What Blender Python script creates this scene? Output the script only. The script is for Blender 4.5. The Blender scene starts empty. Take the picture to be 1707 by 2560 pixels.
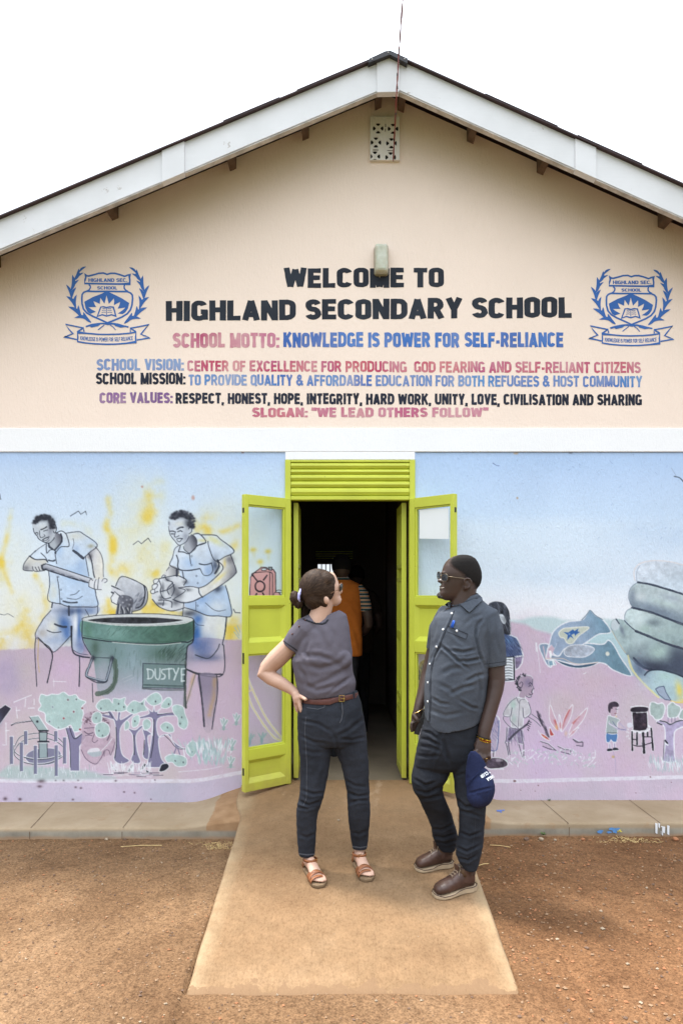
import bpy, bmesh, math, random
import numpy as np
from mathutils import Vector, Matrix, noise as mnoise

random.seed(7)
rng = np.random.default_rng(7)
C = bpy.context.scene.collection

# ------------------------------------------------------------------ camera
D, F, HC, HZ, CX = 5.25, 1782.0, 1.541, 1480.0, 853.5      # metres to the wall, focal length and horizon measured on the photograph
cam = bpy.data.cameras.new('camera')
cam.sensor_fit = 'VERTICAL'
cam.sensor_height = 36.0
cam.lens = 36.0 * F / 2560.0
cam.shift_y = (HZ - 1280.0) / 2560.0
cam.clip_start = 0.05
cam.clip_end = 2000.0
co = bpy.data.objects.new('camera', cam)
C.objects.link(co)
co.location = (0, -D, HC)
co.rotation_euler = (math.radians(90), 0, 0)
bpy.context.scene.camera = co

# ------------------------------------------------------------------ sky and sun (thin bright overcast, sun high behind the building)
SUN_EL, SUN_AZ = math.radians(67), math.radians(-60)       # azimuth from +Y towards +X
world = bpy.data.worlds.new('World')
bpy.context.scene.world = world
world.use_nodes = True
wn, wl = world.node_tree.nodes, world.node_tree.links
wn.clear()
wo = wn.new('ShaderNodeOutputWorld')
bg = wn.new('ShaderNodeBackground')
sky = wn.new('ShaderNodeTexSky')
sky.sky_type = 'NISHITA'
sky.sun_disc = False
sky.sun_elevation = SUN_EL
sky.sun_rotation = SUN_AZ
sky.dust_density = 3.0
sk = wn.new('ShaderNodeVectorMath'); sk.operation = 'SCALE'; sk.inputs['Scale'].default_value = 0.10
cl = wn.new('ShaderNodeTexNoise'); cl.inputs['Scale'].default_value = 1.6; cl.inputs['Detail'].default_value = 4
cr = wn.new('ShaderNodeValToRGB')
cr.color_ramp.elements[0].position = 0.3; cr.color_ramp.elements[0].color = (0.86, 0.93, 1.0, 1)
cr.color_ramp.elements[1].position = 0.7; cr.color_ramp.elements[1].color = (0.93, 0.985, 1.05, 1)
tc = wn.new('ShaderNodeTexCoord')
mx = wn.new('ShaderNodeMixRGB'); mx.inputs['Fac'].default_value = 0.88
wl.new(sky.outputs['Color'], sk.inputs[0])
wl.new(tc.outputs['Generated'], cl.inputs['Vector'])
wl.new(cl.outputs['Fac'], cr.inputs['Fac'])
wl.new(sk.outputs['Vector'], mx.inputs['Color1'])
wl.new(cr.outputs['Color'], mx.inputs['Color2'])
# overcast sky: the zenith about three times as bright as the horizon
sp_ = wn.new('ShaderNodeSeparateXYZ'); wl.new(tc.outputs['Generated'], sp_.inputs[0])
ma = wn.new('ShaderNodeMath'); ma.operation = 'MULTIPLY_ADD'; ma.use_clamp = False
sq_ = wn.new('ShaderNodeMath'); sq_.operation = 'MULTIPLY'; wl.new(sp_.outputs[2], sq_.inputs[0]); wl.new(sp_.outputs[2], sq_.inputs[1]); wl.new(sq_.outputs[0], ma.inputs[0]); ma.inputs[1].default_value = 2.3; ma.inputs[2].default_value = 0.52
mm = wn.new('ShaderNodeMath'); mm.operation = 'MAXIMUM'; wl.new(ma.outputs[0], mm.inputs[0]); mm.inputs[1].default_value = 0.52
sc_ = wn.new('ShaderNodeVectorMath'); sc_.operation = 'SCALE'
wl.new(mx.outputs['Color'], sc_.inputs[0]); wl.new(mm.outputs[0], sc_.inputs['Scale'])
wl.new(sc_.outputs['Vector'], bg.inputs['Color'])
bg.inputs['Strength'].default_value = 1.0
wl.new(bg.outputs['Background'], wo.inputs['Surface'])

sun = bpy.data.lights.new('sun', 'SUN')
sun.energy = 3.2
sun.angle = math.radians(8)
sun.color = (1.0, 0.96, 0.89)
so = bpy.data.objects.new('sun', sun)
C.objects.link(so)
sdir = Vector((math.sin(SUN_AZ) * math.cos(SUN_EL), math.cos(SUN_AZ) * math.cos(SUN_EL), math.sin(SUN_EL)))
so.rotation_euler = sdir.to_track_quat('Z', 'Y').to_euler()
so.location = (0, 0, 12)

vs = bpy.context.scene.view_settings
vs.view_transform = 'Standard'
vs.look = 'None'
vs.gamma = 1.0
vs.use_curve_mapping = False
vs.exposure = 1.08
K = 1.12      # display brightness of a white surface on the facade: paint colours are the photograph's divided by this

# ------------------------------------------------------------------ helpers
def W(px, py, y=0.0):
    """point at depth y whose place in the photograph (1707 x 2560) is px, py"""
    d = (D + y) / F
    return Vector(((px - CX) * d, y, HC - (py - HZ) * d))
def lin(c):
    c = c / 255.0
    return c / 12.92 if c <= 0.04045 else ((c + 0.055) / 1.055) ** 2.4
def col(r, g, b, k=None):
    k = K if k is None else k
    return (min(lin(r) / k, .95), min(lin(g) / k, .95), min(lin(b) / k, .95))
def smooth01(a, b, x):
    t = min(1, max(0, (x - a) / (b - a)))
    return t * t * (3 - 2 * t)
def link(o, parent=None):
    C.objects.link(o)
    if parent is not None:
        o.parent = parent
        o.matrix_parent_inverse = Matrix.Translation(parent.location).inverted()
    return o
def tag(o, label=None, cat=None, group=None, kind=None):
    if label: o['label'] = label
    if cat: o['category'] = cat
    if group: o['group'] = group
    if kind: o['kind'] = kind
    return o
def thing(name, label, cat, loc=(0, 0, 0), group=None):
    o = bpy.data.objects.new(name, None)
    o.location = loc
    o.empty_display_size = 0.1
    C.objects.link(o)
    return tag(o, label, cat, group)
def mesh_obj(name, verts, faces, mat, parent=None, smooth=False):
    me = bpy.data.meshes.new(name)
    me.from_pydata([tuple(v) for v in verts], [], faces)
    me.update()
    if mat is not None: me.materials.append(mat)
    if smooth: me.shade_smooth()
    return link(bpy.data.objects.new(name, me), parent)

class MB:
    """collects shapes in world coordinates; build() links them as one mesh object"""
    def __init__(s): s.v = []; s.f = []; s.mi = []; s.cur = 0
    def add(s, v, f):
        n = len(s.v)
        s.v += [Vector(a) for a in v]
        s.f += [tuple(i + n for i in q) for q in f]
        s.mi += [s.cur] * len(f)
        return s
    def box(s, a, b, M=None):
        x0, y0, z0 = a; x1, y1, z1 = b
        v = [Vector(p) for p in ((x0,y0,z0),(x1,y0,z0),(x1,y1,z0),(x0,y1,z0),(x0,y0,z1),(x1,y0,z1),(x1,y1,z1),(x0,y1,z1))]
        if M is not None: v = [M @ p for p in v]
        return s.add(v, [(0,3,2,1),(4,5,6,7),(0,1,5,4),(1,2,6,5),(2,3,7,6),(3,0,4,7)])
    def prism(s, pts, off):
        """closed outline pts (list of Vector) swept by the vector off"""
        n = len(pts); off = Vector(off)
        v = [Vector(p) for p in pts] + [Vector(p) + off for p in pts]
        f = [tuple(range(n))[::-1], tuple(range(n, 2 * n))] + [(i, (i+1) % n, (i+1) % n + n, i + n) for i in range(n)]
        return s.add(v, f)
    def tube(s, pts, rad, n=8, caps=True, flat=None):
        """pts list of Vector, rad number or list; flat squashes the section along the given unit vector: (vector, factor)"""
        pts = [Vector(p) for p in pts]
        if not hasattr(rad, '__len__'): rad = [rad] * len(pts)
        base = len(s.v); rings = []
        ref = None
        for i, p in enumerate(pts):
            t = (pts[min(i+1, len(pts)-1)] - pts[max(i-1, 0)]).normalized()
            if ref is None:
                ref = Vector((0, 0, 1)) if abs(t.z) < .8 else Vector((1, 0, 0))
            u = (ref - t * ref.dot(t)).normalized(); w = t.cross(u); ref = u
            ring = []
            for k in range(n):
                a = 2 * math.pi * k / n
                o = u * math.cos(a) * rad[i] + w * math.sin(a) * rad[i]
                if flat is not None:
                    fv, ff = flat
                    o = o - fv * o.dot(fv) * (1 - ff)
                ring.append(p + o)
            rings.append(ring)
        v = [q for r in rings for q in r]
        f = [(i*n+k, i*n+(k+1) % n, (i+1)*n+(k+1) % n, (i+1)*n+k) for i in range(len(pts)-1) for k in range(n)]
        if caps:
            f.append(tuple(range(n))[::-1]); f.append(tuple((len(pts)-1)*n + k for k in range(n)))
        return s.add(v, f)
    def ball(s, c, r, M=None, nu=16, nv=10):
        c = Vector(c)
        if not hasattr(r, '__len__'): r = (r, r, r)
        v = []; f = []
        def pt(x, y, z):
            q = Vector((x * r[0], y * r[1], z * r[2]))
            if M is not None: q = M @ q
            return c + q
        v.append(pt(0, 0, 1))
        for j in range(1, nv):
            th = math.pi * j / nv
            for i in range(nu):
                ph = 2 * math.pi * i / nu
                v.append(pt(math.sin(th) * math.cos(ph), math.sin(th) * math.sin(ph), math.cos(th)))
        v.append(pt(0, 0, -1))
        for i in range(nu):
            f.append((0, 1 + i, 1 + (i + 1) % nu))
            f.append((len(v) - 1, 1 + (nv - 2) * nu + (i + 1) % nu, 1 + (nv - 2) * nu + i))
        for j in range(nv - 2):
            for i in range(nu):
                f.append((1 + j*nu + i, 1 + (j+1)*nu + i, 1 + (j+1)*nu + (i+1) % nu, 1 + j*nu + (i+1) % nu))
        return s.add(v, f)
    def loft(s, rings, caps=True):
        n = len(rings[0])
        v = [q for r in rings for q in r]
        f = [(i*n+k, i*n+(k+1) % n, (i+1)*n+(k+1) % n, (i+1)*n+k) for i in range(len(rings)-1) for k in range(n)]
        if caps:
            f.append(tuple(range(n))[::-1]); f.append(tuple((len(rings)-1)*n + k for k in range(n)))
        return s.add(v, f)
    def build(s, name, mat, parent=None, smooth=False, bevel=0.0, seg=2):
        me = bpy.data.meshes.new(name)
        me.from_pydata([tuple(v) for v in s.v], [], s.f)
        mats = mat if isinstance(mat, (list, tuple)) else [mat]
        for m in mats: me.materials.append(m)
        if len(mats) > 1: me.polygons.foreach_set('material_index', s.mi)
        bm = bmesh.new(); bm.from_mesh(me)
        bmesh.ops.recalc_face_normals(bm, faces=bm.faces)
        bm.to_mesh(me); bm.free()
        if smooth: me.shade_smooth()
        me.update()
        o = link(bpy.data.objects.new(name, me), parent)
        if bevel:
            b = o.modifiers.new('bevel', 'BEVEL'); b.width = bevel; b.segments = seg; b.limit_method = 'ANGLE'; b.angle_limit = math.radians(40)
        return o

# ------------------------------------------------------------------ materials
class NT:
    """small wrapper for building node trees"""
    def __init__(s, name):
        s.m = bpy.data.materials.new(name); s.m.use_nodes = True
        s.n = s.m.node_tree.nodes; s.l = s.m.node_tree.links
        s.b = s.n['Principled BSDF']
        s.tc = s.n.new('ShaderNodeTexCoord')
        s.obj = s.tc.outputs['Object']
    def set(s, **kw):
        for k, v in kw.items():
            k = k.replace('_', ' ')
            s.put(s.b.inputs[k], v)
        return s
    def put(s, sock, v):
        if isinstance(v, bpy.types.NodeSocket): s.l.new(v, sock)
        elif hasattr(v, '__len__') and len(v) == 3 and sock.type == 'RGBA': sock.default_value = (*v, 1)
        else: sock.default_value = v
    def mapping(s, scale=(1, 1, 1), rot=(0, 0, 0), vec=None):
        n = s.n.new('ShaderNodeMapping'); n.inputs['Scale'].default_value = scale; n.inputs['Rotation'].default_value = rot
        s.l.new(vec or s.obj, n.inputs['Vector']); return n.outputs[0]
    def noise(s, scale, detail=4, rough=.55, vec=None, dist=0):
        n = s.n.new('ShaderNodeTexNoise'); n.inputs['Scale'].default_value = scale; n.inputs['Detail'].default_value = detail
        n.inputs['Roughness'].default_value = rough; n.inputs['Distortion'].default_value = dist
        s.l.new(vec or s.obj, n.inputs['Vector']); return n.outputs['Fac']
    def voronoi(s, scale, feature='F1', vec=None, out='Distance'):
        n = s.n.new('ShaderNodeTexVoronoi'); n.feature = feature; n.inputs['Scale'].default_value = scale
        s.l.new(vec or s.obj, n.inputs['Vector']); return n.outputs[out]
    def wave(s, scale, vec=None, dist=0, direction='X', prof='SIN'):
        n = s.n.new('ShaderNodeTexWave'); n.inputs['Scale'].default_value = scale; n.inputs['Distortion'].default_value = dist
        n.bands_direction = direction; n.wave_profile = prof
        s.l.new(vec or s.obj, n.inputs['Vector']); return n.outputs['Fac']
    def ramp(s, fac, stops):
        n = s.n.new('ShaderNodeValToRGB'); e = n.color_ramp.elements
        while len(e) < len(stops): e.new(0.5)
        for q, (p, c) in zip(e, stops):
            q.position = p; q.color = (*c, 1) if hasattr(c, '__len__') else (c, c, c, 1)
        s.l.new(fac, n.inputs['Fac']); return n.outputs['Color']
    def mix(s, fac, a, b, mode='MIX'):
        n = s.n.new('ShaderNodeMixRGB'); n.blend_type = mode
        s.put(n.inputs['Fac'], fac); s.put(n.inputs['Color1'], a); s.put(n.inputs['Color2'], b); return n.outputs['Color']
    def math(s, op, a, b=0.0):
        n = s.n.new('ShaderNodeMath'); n.operation = op
        s.put(n.inputs[0], a); s.put(n.inputs[1], b); return n.outputs[0]
    def sep(s, vec=None):
        n = s.n.new('ShaderNodeSeparateXYZ'); s.l.new(vec or s.obj, n.inputs[0]); return n.outputs
    def attr(s, name):
        n = s.n.new('ShaderNodeVertexColor'); n.layer_name = name; return n.outputs['Color']
    def bump(s, h, strength=.3, dist=.005, prev=None):
        n = s.n.new('ShaderNodeBump'); n.inputs['Strength'].default_value = strength; n.inputs['Distance'].default_value = dist
        s.put(n.inputs['Height'], h)
        if prev is not None: s.l.new(prev, n.inputs['Normal'])
        return n.outputs['Normal']

def simple(name, c, rough=.6, var=.12, vscale=9, bump=0, bscale=120, metal=0, spec=.4, bdist=.002):
    t = NT(name)
    v = t.ramp(t.noise(vscale, 5), [(.3, tuple(x * (1 - var) for x in c)), (.7, tuple(min(1, x * (1 + var)) for x in c))])
    t.set(Base_Color=v, Roughness=rough, Metallic=metal, Specular_IOR_Level=spec)
    if bump: t.set(Normal=t.bump(t.noise(bscale, 4), bump, bdist))
    return t.m
# ------------------------------------------------------------------ building materials
def plaster(name, base, var=.05, attr=None, bs=1.0):
    t = NT(name)
    v = t.noise(1.3, 5, .6)
    if attr:
        c = t.attr(attr)
        c = t.mix(1.0, c, t.ramp(v, [(.25, .93), (.75, 1.05)]), 'MULTIPLY')
    else:
        c = t.ramp(v, [(.25, tuple(x * (1 - var) for x in base)), (.75, tuple(min(.95, x * (1 + var)) for x in base))])
    c = t.mix(1.0, c, t.ramp(t.noise(140, 3), [(.3, .97), (.7, 1.02)]), 'MULTIPLY')
    # small dark flecks and scratches where the plaster is broken
    fl = t.ramp(t.noise(17, 6, .75, t.mapping((1.0, 1, .55), (0, .5, 0))), [(.735, 0.0), (.765, 1.0)])
    c = t.mix(t.math('MULTIPLY', fl, .55), c, (.22, .15, .12))
    h1 = t.noise(42, 5, .65)
    h2 = t.noise(26, 3, .5, t.mapping((2.2, 1, .5), (0, .35, 0)), 1.5)
    sc = t.ramp(t.noise(30, 2, .5, t.mapping((3.4, 1, .5), (0, .2, 0)), 2.5), [(.66, 0.0), (.70, 1.0)])
    n = t.bump(h1, .55 * bs, .005)
    n = t.bump(h2, .55 * bs, .009, n)
    n = t.bump(sc, .5 * bs, .006, n)
    t.set(Base_Color=c, Roughness=.85, Specular_IOR_Level=.2, Normal=n)
    return t.m
M_peach = plaster('peach_plaster', (.88, .732, .635), .035, None, .6)
M_mural = plaster('mural_paint', None, attr='paint', bs=.8)
M_bandw = plaster('white_band_paint', (.86, .862, .885), .03, None, .35)

t = NT('fascia_white_paint')
n1 = t.ramp(t.noise(5.0, 8, .72), [(.655, 0.0), (.675, .8)])
c = t.mix(n1, t.ramp(t.noise(2, 5), [(.3, (.64, .64, .66)), (.7, (.76, .76, .79))]), (.42, .38, .36))
t.set(Base_Color=c, Roughness=.6, Normal=t.bump(t.noise(9, 5, .6, t.mapping((.5, 3, 6))), .2, .004))
M_fascia = t.m
M_fedge = simple('fascia_grey_edge', (.50, .47, .44), .8, .3, 14)
M_wood = simple('raw_timber', (.095, .058, .036), .85, .35, 12, .4, 60)
M_roof = simple('dark_roof_sheet', (.045, .022, .026), .45, .3, 5)
M_ridge = simple('dark_ridge_metal', (.03, .028, .033), .45, .3, 8)

def green(name, c):
    t = NT(name)
    v = t.ramp(t.noise(3.5, 6), [(.3, tuple(x * .9 for x in c)), (.7, tuple(x * 1.06 for x in c))])
    ch = t.ramp(t.noise(28, 6, .75), [(.665, 0.0), (.70, 1.0)])
    v = t.mix(t.math('MULTIPLY', ch, .7), v, (.16, .10, .05))
    dirt = t.ramp(t.sep()[2], [(.13, .8), (.42, 0.0)])
    v = t.mix(t.math('MULTIPLY', dirt, t.noise(12, 5)), v, (.30, .17, .07))
    n = t.bump(t.noise(45, 3), .15, .003)
    t.set(Base_Color=v, Roughness=.42, Specular_IOR_Level=.45, Normal=n)
    return t.m
M_green = green('lime_green_gloss_paint', (.545, .585, .060))
M_lock = simple('dark_lock_metal', (.035, .032, .03), .4, .2, 20, metal=.6)
M_brass = simple('brass', (.50, .33, .12), .3, .1, 20, metal=1.0)
t = NT('window_glass')
t.set(Base_Color=(.93, .97, .97), Roughness=.02, IOR=1.02, Transmission_Weight=1.0, Specular_IOR_Level=.15)
M_glass = t.m
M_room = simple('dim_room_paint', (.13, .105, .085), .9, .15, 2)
M_paper = simple('white_paper', (.80, .83, .86), .8, .02, 6)
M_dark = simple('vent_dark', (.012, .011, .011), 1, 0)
M_vent = plaster('vent_concrete', (.80, .77, .74), .06)
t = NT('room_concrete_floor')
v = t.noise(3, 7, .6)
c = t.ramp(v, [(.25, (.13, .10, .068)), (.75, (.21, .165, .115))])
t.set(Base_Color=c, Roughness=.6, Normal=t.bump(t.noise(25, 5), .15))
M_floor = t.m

# ------------------------------------------------------------------ the building
SW = D / F                                   # metres per photograph pixel on the facade
def X(px): return (px - CX) * SW
def Z(py): return HC - (py - HZ) * SW
OH = .34                                     # eaves overhang
SO = (D - OH) / F
PKX, PKZ, SLL, SLR = (974 - CX) * SO, HC + (HZ - 140) * SO, .420, .449
def roofz(x): return PKZ - SLL * (PKX - x) if x < PKX else PKZ - SLR * (x - PKX)
XL, XR = -4.9, 5.3                           # eaves ends
BX0, BX1, BY = -4.6, 5.0, 5.0                # outer walls
bld = thing('school_building', 'school hall with peach gable lettered WELCOME, white fascia and painted mural walls', 'building', (0, .1, 0))

zb0, zb1 = Z(1130), Z(1071)
DX0, DX1, DT, TH = X(713), X(1037), Z(1150), .13     # door opening and threshold height

def arch_wall(xs0, xs1, z0, y0, y1):
    pts = [Vector((xs0, y0, z0)), Vector((xs1, y0, z0)), Vector((xs1, y0, roofz(xs1) - .03)), Vector((PKX, y0, PKZ - .03)), Vector((xs0, y0, roofz(xs0) - .03))]
    return MB().prism(pts, (0, y1 - y0, 0))
gable = arch_wall(BX0, BX1, zb1, 0, .2).build('gable_wall', M_peach, bld)
m = MB()
m.box((BX0, -.011, zb0), (BX1, .2, zb1 - .0015))
m.box((DX0 + .001, -.010, DT), (DX1 - .001, .2, zb0 - .0005))
band = m.build('lintel_band', M_bandw, bld, bevel=.004)
m = MB()                                      # masonry behind the mural paint
m.box((BX0, .006, -.3), (DX0, .2, zb0 - .002)); m.box((DX1, .006, -.3), (BX1, .2, zb0 - .002))
m.box((BX0, .2005, -.3), (BX0 + .2, BY, 3.2)); m.box((BX1 - .2, .2005, -.3), (BX1, BY, 3.0))
m.build('masonry_wall', M_peach, bld)
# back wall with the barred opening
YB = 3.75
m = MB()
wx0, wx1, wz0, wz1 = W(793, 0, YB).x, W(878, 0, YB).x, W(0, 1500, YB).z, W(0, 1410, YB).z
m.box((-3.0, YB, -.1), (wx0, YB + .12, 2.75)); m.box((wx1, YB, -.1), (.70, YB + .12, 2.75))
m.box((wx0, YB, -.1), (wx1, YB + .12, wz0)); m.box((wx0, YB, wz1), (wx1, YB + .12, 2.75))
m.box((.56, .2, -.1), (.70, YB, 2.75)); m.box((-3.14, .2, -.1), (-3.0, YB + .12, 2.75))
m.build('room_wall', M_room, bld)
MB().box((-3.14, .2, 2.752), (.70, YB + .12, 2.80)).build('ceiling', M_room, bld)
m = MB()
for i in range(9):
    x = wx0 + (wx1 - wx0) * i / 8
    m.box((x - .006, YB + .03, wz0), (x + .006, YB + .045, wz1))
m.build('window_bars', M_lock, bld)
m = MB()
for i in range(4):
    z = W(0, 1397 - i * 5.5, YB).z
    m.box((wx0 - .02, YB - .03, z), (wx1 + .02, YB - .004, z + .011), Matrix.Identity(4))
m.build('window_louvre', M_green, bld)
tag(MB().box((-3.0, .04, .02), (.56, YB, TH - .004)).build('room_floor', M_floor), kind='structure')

# roof
def roofband(x0, x1, y0, y1, up0, up1):
    v = [Vector((x0, y0, roofz(x0) + up0)), Vector((x1, y0, roofz(x1) + up0)), Vector((x1, y0, roofz(x1) + up1)), Vector((x0, y0, roofz(x0) + up1))]
    return v
m = MB()
for x0, x1 in ((XL, PKX), (PKX, XR)):
    m.prism(roofband(x0, x1, -OH - .03, 0, .001, .010), (0, BY + .6, 0))
roof = m.build('roof', M_roof, bld)
# corrugated sheet overlaps: short steps along the verge as in the photograph
for px0, px1 in ((742, 925), (560, 700), (1210, 1390), (1440, 1600)):
    a = (px0 - CX) * SO; b = (px1 - CX) * SO; m = MB()
    m.prism(roofband(a, b, -OH - .033, 0, .0105, .0145), (0, .6, 0)); m.build('sheet_lap', M_roof, roof)
rc = [(920, 157), (923, 146), (962, 128), (974, 125.5), (984, 130), (1019, 146), (1018, 158), (974, 136)]
m = MB()
m.prism([W(a, b, -OH - .045) for a, b in rc], (0, BY + .6, 0))
rcap = m.build('ridge_cap', M_ridge, roof)
M_nailh = simple('nail_head', (.6, .6, .6), .4, 0)
for px, py in ((930, 148), (970.5, 131), (1011, 147)): MB().ball(W(px, py, -OH - .047), .004, nu=8, nv=6).build('roofing_nail', M_nailh, rcap)

FB = .205                                     # fascia depth
def fascia(name, px0, px1, y0=-OH, dz0=0.0, dz1=-FB, th=.034):
    x0, x1 = (px0 - CX) * SO, (px1 - CX) * SO
    nseg = max(1, int(abs(x1 - x0) / .12))
    m = MB()
    xs = [x0 + (x1 - x0) * i / nseg for i in range(nseg + 1)]
    if x0 < PKX < x1: xs = sorted(xs + [PKX])
    f = lambda x, d: roofz(x) + d + .004 * mnoise.noise((x * 1.7, d * 3, 1))
    m.loft([[Vector((x, y0, f(x, dz1))), Vector((x, y0, f(x, dz0))), Vector((x, y0 + th, f(x, dz0))), Vector((x, y0 + th, f(x, dz1) - .006))] for x in xs])
    return m.build(name, M_fascia, bld, bevel=.002)
fascia('fascia_board', -880, 431); fascia('fascia_board', 434, 944)
fascia('fascia_board', 996, 1459); fascia('fascia_board', 1462, 2700)
fascia('fascia_joint_plate', 406, 462, -OH - .012, -.001, -FB - .010, .05)
fascia('fascia_joint_plate', 1436, 1488, -OH - .012, -.001, -FB - .010, .05)
apex = [(941, 155), (974, 140.5), (999, 152), (997, 229.5), (942, 231)]
MB().prism([W(a, b, -OH - .010) for a, b in apex], (0, .05, 0)).build('fascia_apex_board', M_fascia, bld, bevel=.003)
m = MB()                                      # grey strip along the underside of the boards
for px0, px1 in ((-880, 405), (463, 941), (998, 1435), (1489, 2700)):
    x0, x1 = (px0 - CX) * SO, (px1 - CX) * SO
    f = lambda x: roofz(x) - FB
    m.loft([[Vector((x, -OH + .001, f(x) - .012)), Vector((x, -OH + .001, f(x) - .007)), Vector((x, -OH + .045, f(x) - .007)), Vector((x, -OH + .045, f(x) - .012))] for x in (x0, x1)])
m.build('fascia_lower_edge', M_fedge, bld)
for px in (-150, 2, 293, 585, 765, 944, 1000, 1172, 1345, 1645, 1800):
    x = X(px); w = .024; tz = SLL if x < PKX else -SLR
    zb = roofz(x) - FB + .070; zt = roofz(x) - .01
    q = [Vector((x - w, -OH + .046, zb - w * -tz * -1)), Vector((x + w, -OH + .046, zb + w * tz)), Vector((x + w, -OH + .046, zt + w * tz)), Vector((x - w, -OH + .046, zt - w * tz))]
    MB().prism(q, (0, .26, 0)).build('purlin', M_wood, bld, bevel=.004)

# vent block: pierced concrete plate, near-black sheet inside painting the shade in its holes
vx0, vx1, vz0, vz1 = X(924.5), X(998), Z(405), Z(297)
cu = bpy.data.curves.new('vent_block', 'CURVE'); cu.dimensions = '2D'; cu.fill_mode = 'BOTH'; cu.extrude = .011
def spl(pts):
    s = cu.splines.new('POLY'); s.points.add(len(pts) - 1); s.use_cyclic_u = True
    for p, (a, b) in zip(s.points, pts): p.co = (a, b, 0, 1)
spl([(vx0, vz0), (vx1, vz0), (vx1, vz1), (vx0, vz1)])
def petals(cx, cz, r):
    for k in range(4):
        a0 = k * math.pi / 2 + math.pi / 4 * 0
        pts = []
        for j in range(9):
            a = a0 - .50 + 1.0 * j / 8; pts.append((cx + r * math.cos(a), cz + r * math.sin(a)))
        for j in range(5):
            a = a0 + .33 - .66 * j / 4; q = r * (.50 - .06 * math.cos((j - 2) * .8)); pts.append((cx + q * math.cos(a), cz + q * math.sin(a)))
        spl([(min(max(a, vx0 + .004), vx1 - .004), min(max(b, vz0 + .002), vz1 - .004)) for a, b in pts])
    spl([(cx - .003, cz - .003), (cx + .003, cz - .003), (cx, cz + .003)])
for cx, cz in ((944.5, 326), (981.5, 327), (939, 361), (977.5, 363), (936.5, 396), (975.5, 398)):
    petals(X(cx), Z(cz), 13.2 * SW)
for a, b, w, h in ((938.5, 379.8, 7, 1.3), (974, 381, 7, 1.1), (963, 318.5, 1, 4.5), (962.5, 330, .9, 4)):
    spl([(X(a - w), Z(b + h)), (X(a + w), Z(b + h)), (X(a + w), Z(b - h)), (X(a - w), Z(b - h))])
vo = bpy.data.objects.new('vent_tmp', cu); C.objects.link(vo)
bpy.context.view_layer.update()
me = bpy.data.meshes.new_from_object(vo.evaluated_get(bpy.context.evaluated_depsgraph_get()))
bpy.data.objects.remove(vo)
me.name = 'vent_block'
me.transform(Matrix.Translation((0, -.013, 0)) @ Matrix.Rotation(math.radians(90), 4, 'X'))
me.materials.clear(); me.materials.append(M_vent)
vent = link(bpy.data.objects.new('vent_block', me), bld)
MB().box((vx0 + .003, -.0195, vz0 + .0015), (vx1 - .003, -.0165, vz1 - .003)).build('vent_dark_backing', M_dark, vent)

# ------------------------------------------------------------------ door: frame, louvred transom, two outer leaves, two inner grilles
m = MB()
fy0, fy1 = -.016, .07
m.box((DX0, fy0, TH - .01), (X(727), fy1, DT - .0015)); m.box((X(1023), fy0, TH - .01), (DX1, fy1, DT - .0015))
m.box((X(727) + .0005, fy0 + .003, Z(1250)), (X(1023) - .0005, fy1, Z(1241))); m.box((X(727) + .0005, fy0 + .002, Z(1156)), (X(1023) - .0005, fy1, DT - .002))
m.build('door_frame', M_green, bld, bevel=.003)
m = MB()
zz = [1156.3, 1173.5, 1186.5, 1203.5, 1220.0, 1241]
for a, b in zip(zz[:-1], zz[1:]):
    z1, z0 = Z(a), Z(b); h = z1 - z0
    prof = [(.000, z1), (-.011, z1 - .20 * h), (-.014, z1 - .5 * h), (-.004, z0 + .16 * h), (.010, z0 + .02 * h), (.02, z0), (.02, z1)]
    m.prism([Vector((X(727.5), y, z)) for y, z in prof], (X(1022.5) - X(727.5), 0, 0))
m.build('door_transom', M_green, bld)

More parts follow.
